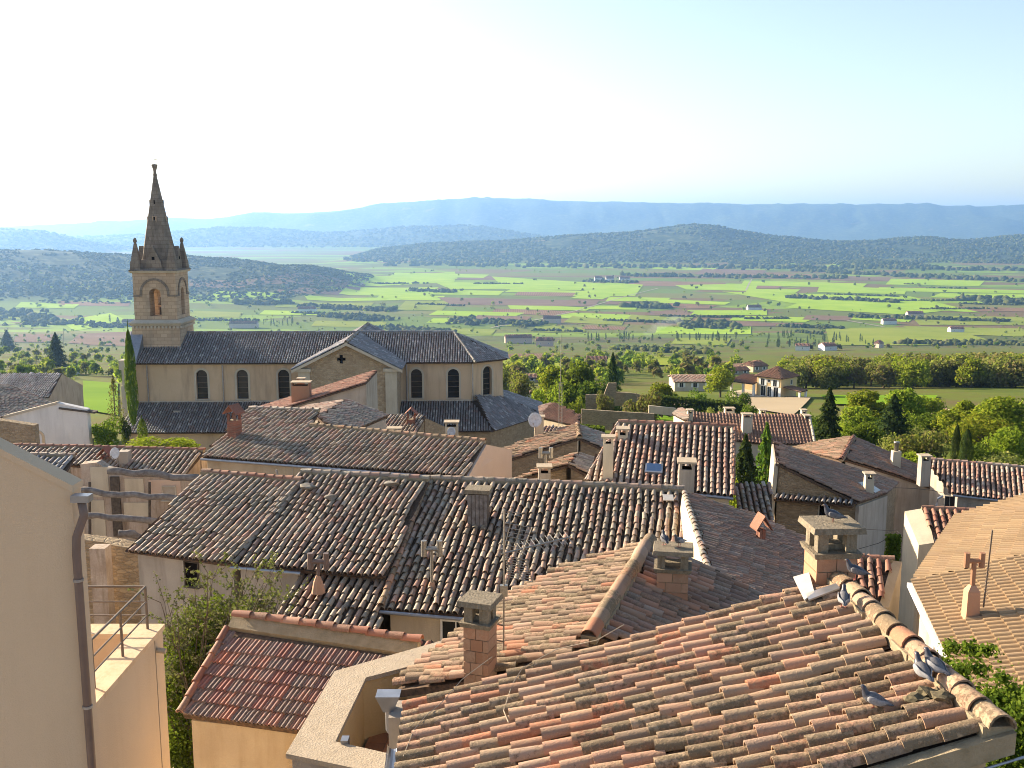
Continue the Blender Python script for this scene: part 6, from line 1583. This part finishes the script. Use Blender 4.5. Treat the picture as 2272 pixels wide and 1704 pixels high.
def blobs(name, label, XY, R, mat, flat=.75):
    k = len(XY); V = ICO[None] * (1 + .28 * rng.normal(size=(k, 12, 1))) * np.array([1, 1, flat]) * R[:, None, None]
    Z = gz(XY[:, 0], XY[:, 1]) + R * .25
    V = V + np.stack([XY[:, 0], XY[:, 1], Z], 1)[:, None, :]
    F = ICF[None] + (np.arange(k) * 12)[:, None, None]
    tag(np_obj(name, V.reshape(-1, 3), F.reshape(-1, 3), mat), label, None, None, 'stuff')
for Yc, s, x0, x1, k, r0, r1, lab in ((3300, 800, -2400, -350, 11000, 2.5, 6, 'wooded low hill left behind the tower'), (6500, 1300, -1400, 4200, 13000, 5, 12, 'wooded rounded hill in the middle distance'), (4900, 420, 1100, 2700, 1500, 5, 9, 'dark wooded knoll on the plain'), (7600, 900, -4600, -2400, 1500, 8, 15, 'wooded bluff at the far left'), (10200, 1300, -5200, 700, 3500, 10, 20, 'distant wooded ridge behind the tower')):
    X = rng.uniform(x0, x1, k * 3); Y = Yc + rng.uniform(-1.1, .8, k * 3) * s
    hh = gz(X, Y) - np.interp(Y, PY, PZ); keep = (hh > 9) & (fbm(X / 300, Y / 300 + 3) > -.2)
    XY = np.stack([X, Y], 1)[keep][:k]; blobs('forest', lab, XY, rng.uniform(r0, r1, len(XY)), M['forest'])
def belt(lab, px0, py0, px1, py1, k, wpx, r0, r1):
    a0, a1 = on_ground(px0, py0), on_ground(px1, py1); t = rng.random((k, 1)); d = nrm((a1 - a0) * [1, 1, 0]); nn = np.array([-d[1], d[0], 0])
    P = a0 + (a1 - a0) * t + nn * rng.normal(size=(k, 1)) * wpx
    blobs('forest', lab, P[:, :2], rng.uniform(r0, r1, k), M['forest'], 1.0)
for lab, *q in (('dark tree belt left on the plain', 672, 680, 870, 690, 120, 14, 5, 9), ('tree belt above the left farms', 520, 672, 655, 674, 110, 18, 5, 9), ('square dark wood on the plain', 1505, 722, 1630, 722, 130, 34, 5, 9), ('hedge of trees under the cypress grove', 1370, 776, 1570, 786, 140, 5, 3, 5),
        ('tree row beside the long green field', 1740, 660, 2000, 672, 90, 14, 5, 9), ('riverside trees across the plain', 860, 588, 2272, 600, 420, 60, 8, 15), ('second line of riverside trees', 1380, 612, 1880, 618, 200, 34, 7, 12), ('dark tree line far right on the plain', 2150, 664, 2272, 676, 90, 30, 7, 12),
        ('long dark hedge right on the plain', 1885, 704, 2240, 714, 150, 8, 4, 7), ('thin hedge by the farm road', 1730, 724, 1870, 730, 70, 6, 4, 6), ('tree rows left of the belfry', 0, 640, 290, 650, 150, 50, 5, 9), ('thicket on the left slope', 0, 690, 130, 722, 160, 26, 4, 8), ('thicket behind the left vineyard', 130, 716, 290, 726, 110, 14, 3, 6),
        ('tree clump beside the ploughed field', 730, 700, 860, 712, 100, 20, 4, 8), ('trees behind the choir', 850, 726, 1000, 738, 120, 14, 4, 7), ('tree clump middle of the green fields', 905, 645, 1010, 649, 70, 18, 5, 9), ('avenue of trees between two green fields', 818, 628, 950, 629, 50, 5, 4, 6),
        ('trees round the distant hamlet', 1300, 624, 1410, 628, 60, 24, 5, 9), ('poplar clump on the plain', 1400, 680, 1480, 684, 60, 20, 6, 11), ('trees on the mid slope', 1000, 712, 1200, 722, 140, 26, 4, 8), ('far trees below the wooded knoll', 1760, 600, 2272, 625, 220, 40, 7, 12), ('wild scrub below the bright house', 1980, 762, 2272, 766, 150, 16, 3, 6)):
    belt(lab, *q)

for k in range(16):
    px, py = rnd.uniform(380, 2200), rnd.uniform(622, 742); l = rnd.uniform(50, 190) * (.6 if py < 650 else 1)
    belt('thin field hedges and tree lines across the plain', px, py, px + l, py + rnd.uniform(-2, 6), int(l * .5), 4, 2.2, 5)
# multi-stemmed budding tree between the terrace and the red brown roof
tb = thing('budding_tree', 'bushy budding tree with bare twigs between terrace and red brown roof', 'tree', (-7.2, 21.5, -14.2))
stems = MB(); tips = []
base = np.array([-7.3, 21.5, -14.2])
for k in range(95):
    px, py = rnd.uniform(340, 635), rnd.uniform(1240, 1500)
    if px > 560 and py > 1420: py = rnd.uniform(1250, 1400)
    if px < 420: py = rnd.uniform(1330, 1540)
    end = aty(px, py, 21.5 + rnd.uniform(-1.6, 1.8)); st = base + np.array([rnd.uniform(-.35, .35), rnd.uniform(-.3, .3), 0])
    pts = []
    for j in range(7):
        t = j / 6; q = st + (end - st) * np.array([t ** 1.25, t ** 1.25, t ** .92]); pts.append(q + np.array([rnd.gauss(0, .05), rnd.gauss(0, .05), rnd.gauss(0, .03)]) * (1 if 0 < j else 0))
    stems.tube(pts, [.05, .042, .034, .026, .018, .012, .005], 5, False)
    for m in range(9):
        j = rnd.choice([3, 4, 4, 5, 5, 6]); q = pts[j]; l = rnd.uniform(.3, .85); d = nrm([rnd.gauss(0, .7), rnd.gauss(0, .7), rnd.uniform(.3, 1.2)])
        e = q + d * l; stems.tube([q, (q + e) / 2 + np.array([rnd.gauss(0, .03), 0, 0]), e], [.010, .007, .003], 3, False); tips.append((q, e))
stems.build('stem', M['bark'], tb)
C = []
for q, e in tips:
    for m in range(24): C.append(q + (e - q) * rnd.uniform(.25, 1.05) + np.array([rnd.gauss(0, .035), rnd.gauss(0, .035), rnd.gauss(0, .035)]))
C = np.array(C); nn = rng.normal(size=C.shape); nn /= np.linalg.norm(nn, axis=1)[:, None]
V, F = cards(C, nn, .058); np_obj('bud', V, F, M['leaf_bud'], tb)
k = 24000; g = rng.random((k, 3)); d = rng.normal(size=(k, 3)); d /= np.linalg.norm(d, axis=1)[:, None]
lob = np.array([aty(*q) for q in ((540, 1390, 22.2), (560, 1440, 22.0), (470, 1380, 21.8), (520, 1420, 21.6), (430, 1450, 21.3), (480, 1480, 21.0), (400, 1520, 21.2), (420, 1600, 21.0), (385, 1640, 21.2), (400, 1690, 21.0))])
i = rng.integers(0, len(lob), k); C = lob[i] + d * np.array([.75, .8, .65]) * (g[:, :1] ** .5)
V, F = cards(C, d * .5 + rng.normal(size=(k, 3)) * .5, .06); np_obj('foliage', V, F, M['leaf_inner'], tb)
# ivy at the lower right corner
iv = thing('ivy', 'dark glossy ivy climbing between the pigeon house and the tan roof', 'ivy', (6.4, 13.0, -14))
lob = [aty(*q) for q in ((2215, 1640, 12.6), (2260, 1600, 12.8), (2200, 1570, 13.2), (2250, 1545, 13.6), (2160, 1545, 13.9), (2120, 1500, 14.6), (2280, 1680, 12.4), (2230, 1700, 12.4), (2200, 1690, 12.6), (2100, 1470, 15.2))]
lr = [.36, .36, .28, .26, .2, .14, .4, .4, .32, .12]
for q in range(46):
    j_ = rnd.randrange(10); lob.append(lob[j_] + np.array([rnd.gauss(0, .32), rnd.gauss(0, .25), abs(rnd.gauss(0, .25))])); lr.append(rnd.uniform(.05, .16))
lob = np.array(lob); k = 24000; i = rng.choice(len(lob), k, p=np.array(lr) ** 2 / np.sum(np.array(lr) ** 2)); d = rng.normal(size=(k, 3)); d /= np.linalg.norm(d, axis=1)[:, None]
C = lob[i] + d * np.array(lr)[i][:, None] * np.abs(rng.normal(size=(k, 1))) * .75 * np.array([1, 1, .8])
V, F = cards(C, d * .8 + rng.normal(size=(k, 3)) * .45, .055); np_obj('foliage', V, F, M['leaf_ivy'], iv)
b = MB()
for q in lob[:10]: b.tube([np.array([q[0], q[1] + .3, -14]), q + [0, .1, -.6], q], [.03, .02, .008], 5)
b.build('stem', M['bark'], iv)
vi = thing('vine', 'green creeper hanging on the shaded house corner', 'vine', aty(1985, 1240, 40))
k = 1500; g = rng.random((k, 3)); P0, P1 = aty(1972, 1190, 39), aty(1994, 1290, 39)
C = P0 + (P1 - P0) * g; C[:, 1] = 39 + g[:, 1] * .3; nn = rng.normal(size=(k, 3)) + [0, -1, 0]; nn /= np.linalg.norm(nn, axis=1)[:, None]
V, F = cards(C, nn, .12); np_obj('foliage', V, F, M['leaf_ivy'], vi)

# ------------------------------------------------------------------ aerials, dishes, wires, poles
ta = thing('tv_antenna', 'television antenna with grid reflector beside the small block chimney', 'antenna', aty(1118, 1450, 14.0))
AY = 14.0
MB().tube([aty(1117, 1465, AY), aty(1118, 1300, AY), aty(1119, 1130, AY)], .014, 8).build('mast', M['steel'], ta)
MB().box(aty(1118, 1310, AY), .11, .09, aty(1118, 1322, AY)[2], aty(1118, 1298, AY)[2]).build('amplifier_box', M['steel'], ta)
b = MB()
def rod(px0, py0, Y0, px1, py1, Y1, r=.006): b.tube([aty(px0, py0, Y0), aty(px1, py1, Y1)], r, 5)
for k in range(7): rod(1121 - k * 1.2, 1160 + k * 9.5, AY + .05, 1190 - k * 4, 1172 + k * 9.5, AY + .25)
for px in (0, .45, .9): rod(1134 + px * 52, 1157 + px * 14, AY + .1, 1116 + px * 46, 1226 + px * 6, AY + .12, .008)
b.build('reflector', M['steel'], ta); b = MB()
for k in range(9): rod(1122 + k * .5, 1236 + k * 5.5, AY + .05, 1170 + k * 1.5, 1243 + k * 6, AY + .25)
for px in (0, .5, 1): rod(1124 + px * 44, 1234 + px * 6, AY + .1, 1132 + px * 50, 1282 + px * 10, AY + .12, .008)
b.build('reflector', M['steel'], ta); b = MB()
rod(1112, 1229, AY, 1266, 1191, AY + .5, .014); b.build('boom', M['steel'], ta); b = MB()
for k in range(11):
    t = .28 + k * .068; x_, y_, Y_ = 1112 + 154 * t, 1229 - 38 * t, AY + .5 * t
    rod(x_ - 9, y_ - 15, Y_ + .12, x_ + 2, y_, Y_, .005); rod(x_, y_, Y_, x_ + 11, y_ + 13, Y_ - .12, .005)
b.build('element', M['steel'], ta); b = MB()
rod(1119, 1133, AY, 1158, 1140, AY + .15); rod(1121, 1139, AY, 1158, 1146, AY + .15); rod(1130, 1133, AY, 1130, 1141, AY); rod(1145, 1136, AY + .1, 1145, 1144, AY + .1)
b.build('top_dipole', M['steel'], ta); b = MB()
rod(1104, 1385, AY - .2, 1118, 1388, AY, .012); rod(1100, 1420, AY - .2, 1118, 1424, AY, .012); b.build('bracket', M['iron'], ta)
ms = thing('radio_mast', 'tall thin lattice mast standing among the roofs', 'mast', aty(1246, 945, 78))
b = MB().tube([aty(1240, 945, 78), aty(1241, 850, 78)], .03, 5).tube([aty(1247, 945, 78), aty(1247, 850, 78)], .03, 5).tube([aty(1244, 856, 78), aty(1245, 742, 78)], .025, 5)
for k in range(12): b.tube([aty(1240, 940 - k * 7.4, 78), aty(1247, 936 - k * 7.4, 78)], .014, 4)
b.build('lattice', M['steel'], ms); MB().tube([aty(1238, 850, 78), aty(1252, 848, 78)], .02, 4).build('cross_arm', M['steel'], ms)
def dish(px, py, Y, r, label):
    c = aty(px, py, Y); t = thing('satellite_dish', label, 'satellite dish', c - zv * r)
    ax = nrm([-.28, -.93, .22]); x = nrm(np.cross(ax, zv)); y = np.cross(x, ax); V = []; F = []
    for i in range(5):
        for k in range(20):
            rr = r * i / 4 + .001; V.append(c + (x * math.cos(k * math.pi / 10) + y * 1.08 * math.sin(k * math.pi / 10)) * rr - ax * (.16 * r) * (1 - (i / 4) ** 2))
    for i in range(4):
        for k in range(20): F.append((i * 20 + k, i * 20 + (k + 1) % 20, (i + 1) * 20 + (k + 1) % 20, (i + 1) * 20 + k))
    mb = MB().add(V, F); o = mb.build('reflector', M['dish'], t, True)
    m = o.modifiers.new('thick', 'SOLIDIFY'); m.thickness = .02
    MB().tube([c - y * r, c - y * r * .6 + ax * r * .9], .012, 5).box(c - y * r * .6 + ax * r * .9, .06, .06, (c - y * r * .6 + ax * r * .9)[2] - .03, (c - y * r * .6 + ax * r * .9)[2] + .05).build('receiver_arm', M['steel'], t)
    MB().tube([c - ax * .12, c - ax * .2 - zv * r * 1.9], .025, 6).build('pole', M['steel'], t)
dish(1187, 932, 56.6, .40, 'white satellite dish on the chimney beside the stone gable')
dish(254, 1006, 44.6, .25, 'small white satellite dish left on the long low roof')
dish(1001, 958, 54.4, .25, 'small dish fixed to the chimney below the choir')
def wire(label, pts, r=.012):
    P = [aty(*q) for q in pts]; tag(MB().tube(P, r, 5).build('overhead_cable', M['black']), label, 'cable')
wire('black cable sagging across the stone house front', [(1700, 1160, 43), (1790, 1166, 42), (1900, 1173, 41), (1990, 1178, 40), (2030, 1212, 37), (2058, 1241, 34.6)])
wire('short black cable looping up to the stone house corner', [(1905, 1218, 41), (1950, 1205, 41), (1978, 1190, 41), (1992, 1178, 41)])
wire('thin black cable between the two shaded house walls', [(1986, 1082, 46), (2030, 1084, 48), (2068, 1088, 49), (2092, 1094, 49.5)])
def pole(px, pt, pb, label):
    P = on_ground(px, pb); top = aty(px, pt, P[1]); t = thing('utility_pole', label, 'pole', P)
    MB().tube([P - zv * .5, top], [.22, .14], 8).build('shaft', M['wood_old'], t); MB().tube([top - zv * .6 - [.8, 0, 0], top - zv * .6 + [.8, 0, 0]], .07, 6).build('cross_arm', M['wood_old'], t)
pole(80, 782, 828, 'wooden utility pole left of the broad dark fir'); pole(141, 728, 772, 'wooden utility pole beside the left vineyard')
pole(1213, 786, 808, 'wooden utility pole beyond the choir roof')
# smoke of a field fire
sm = bpy.data.materials.new('smoke'); sm.use_nodes = True; snt = sm.node_tree; snt.nodes.remove(snt.nodes['Principled BSDF'])
sv_ = snt.nodes.new('ShaderNodeVolumePrincipled'); sv_.inputs['Density'].default_value = .009; sv_.inputs['Color'].default_value = (.8, .85, .95, 1)
snt.links.new(sv_.outputs[0], snt.nodes['Material Output'].inputs['Volume'])
s0 = on_ground(1432, 756)
V, F = [], []
for k in range(10):
    c = s0 + np.array([k * 5.0 * (k / 9) + rnd.uniform(-3, 3) , 0, 2 + k * 3.4]); r = 3.0 + k * .75
    vv = ICO * np.array([1.6, 1.2, .9]) * r * (1 + .15 * rng.normal(size=(12, 1))) + c; F += [tuple(int(i) + len(V) for i in f) for f in ICF]; V += [tuple(q) for q in vv]
mb = MB().add(V, F); tag(mb.build('smoke', sm), 'thin bluish smoke rising from a field fire', None, None, 'stuff')

# ------------------------------------------------------------------ pigeons
M['pg_body'] = plain('pigeon grey', (.15, .15, .165), 0.7, 0, 0.3, 0.4, 60); M['pg_dark'] = plain('pigeon dark neck', (.05, .055, .075), 0.45, 0, 0.5, 0.3, 60)
M['pg_pale'] = plain('pigeon pale wing', (.28, .28, .30), 0.7, 0, 0.3, 0.3, 40); M['pg_leg'] = plain('pigeon leg', (.35, .10, .08), 0.6); M['pg_eye'] = plain('pigeon eye', (.4, .08, .02), 0.2)
def pigeon(P, head, label, dark=True, k=1.0, crouch=0.0):
    """P the point under the feet; head the heading in degrees from +X"""
    t = thing('pigeon', label, 'bird', P, 'pigeons on the roofs'); a = math.radians(head); ca, sa = math.cos(a), math.sin(a)
    k *= .9; h0 = .065 - crouch
    W = lambda f, s, u: np.array([P[0] + k * (ca * f - sa * s), P[1] + k * (sa * f + ca * s), P[2] + k * (u + h0)])
    path = [(-.190, .030, .012, .004), (-.150, .036, .034, .008), (-.105, .046, .036, .018), (-.07, .056, .046, .036), (-.03, .066, .058, .052), (.01, .074, .063, .060), (.05, .084, .060, .060), (.078, .104, .046, .048), (.092, .132, .034, .036), (.100, .156, .027, .028), (.108, .176, .0265, .026), (.122, .188, .025, .023), (.138, .188, .014, .014), (.150, .183, .006, .006), (.163, .178, .002, .002)]
    V, F, mi = [], [], []; sg = 14
    for i, (f, u, rx, rz) in enumerate(path):
        f0, u0 = path[max(i - 1, 0)][:2]; f1, u1 = path[min(i + 1, len(path) - 1)][:2]; l = math.hypot(f1 - f0, u1 - u0); tf, tu = (f1 - f0) / l, (u1 - u0) / l
        for j in range(sg):
            c, s = math.cos(2 * math.pi * j / sg), math.sin(2 * math.pi * j / sg); V.append(W(f - tu * s * rz, c * rx, u + tf * s * rz))
    for i in range(len(path) - 1):
        for j in range(sg): F.append((i * sg + j, i * sg + (j + 1) % sg, (i + 1) * sg + (j + 1) % sg, (i + 1) * sg + j)); mi.append(2 if i >= 12 else (1 if i >= 7 else 0))
    F += [tuple(range(sg - 1, -1, -1)), tuple((len(path) - 1) * sg + j for j in range(sg))]; mi += [0, 2]
    mb = MB(); mb.add(V, F); mb.m = mi; mb.build('body', [M['pg_dark'] if dark else M['pg_body'], M['pg_dark'], M['bark']], t, True)
    for s in (-1, 1):
        V, F = [], []
        prof = [(.065, .085, .0, .012), (.045, .086, .008, .036), (.0, .076, .012, .046), (-.06, .062, .008, .036), (-.12, .050, -.008, .020), (-.165, .042, -.022, .004)]
        for f, u, o_, hh in prof:
            for q in range(7):
                th = -1.1 + 2.2 * q / 6; V.append(W(f, s * (.050 + o_) * 1.0 + s * .012 * math.cos(th) - s * (.03 if f < -.1 else 0), u + hh * math.sin(th)))
        n = 7
        for i in range(len(prof) - 1):
            for q in range(n - 1): F.append((i * n + q, i * n + q + 1, (i + 1) * n + q + 1, (i + 1) * n + q))
        o = MB().add(V, F).build('wing', M['pg_body'] if dark else M['pg_pale'], t, True); m = o.modifiers.new('thick', 'SOLIDIFY'); m.thickness = .006
        if crouch < .05:
            lg = MB().tube([W(.0, s * .025, .03), W(.005, s * .026, -.03), W(.0, s * .026, -h0 + .006)], .005, 5)
            for ang in (-.6, 0, .6): lg.tube([W(.0, s * .026, -h0 + .006), W(.035 * math.cos(ang), s * .026 + .035 * math.sin(ang), -h0 + .004)], .0035, 4)
            lg.build('leg', M['pg_leg'], t)
        MB().lathe(W(.118, s * .022, .19)[:2], [(.001, W(0, 0, .186)[2]), (.005, W(0, 0, .19)[2]), (.001, W(0, 0, .194)[2])], 6).build('eye', M['pg_eye'], t)
def Fq(px, py): return plane((1893, 1322), (2215, 1622), 11.1, 16, 1, [(px, py)])[0][0] + nF * .10
pigeon(aty(1848, 1170, 11.75) * 1.0 + [0, 0, .045], 165, 'dark pigeon standing on the big chimney cap')
pigeon(Fq(1902, 1318) + zv * .08, 160, 'dark pigeon perched on the end of the ridge')
pigeon(Fq(1876, 1366), 75, 'blue grey pigeon on the tiles below the big chimney', False)
pigeon(Fq(2050, 1535) + zv * .05, 100, 'left pigeon of the pair huddled by the ridge', False, 1.05, .05)
pigeon(Fq(2078, 1524) + zv * .05, 118, 'right pigeon of the pair huddled by the ridge', False, 1.05, .05)
pigeon(Fq(1944, 1590), 160, 'lone pale pigeon resting low on the tiles', False, 1.0, .045)
c2 = aty(1494, 1213, 16.4)
pigeon(c2 + [-.14, .08, 0], 100, 'left pigeon on the middle block chimney', True); pigeon(c2 + [.10, -.02, 0], 215, 'right pigeon bending on the middle block chimney', False)
# moss cushions by the broken ridge
mo = thing('moss_clump', 'brown moss and dirt clump beside the pigeon pair', 'moss', Fq(2075, 1560))
v = []
for q in ((2060, 1560), (2085, 1565), (2100, 1570), (2040, 1572)):
    c = Fq(*q); bm = bmesh.new(); bmesh.ops.create_icosphere(bm, subdivisions=2, radius=.09)
    mb = MB(); vs_ = [tuple(c + np.array(x.co) * [1.1, 1, .6] * (1 + .25 * rnd.gauss(0, 1))) for x in bm.verts]; mb.add(vs_, [tuple(w.index for w in f.verts) for f in bm.faces]); bm.free(); mb.build('cushion', M['moss'], mo)
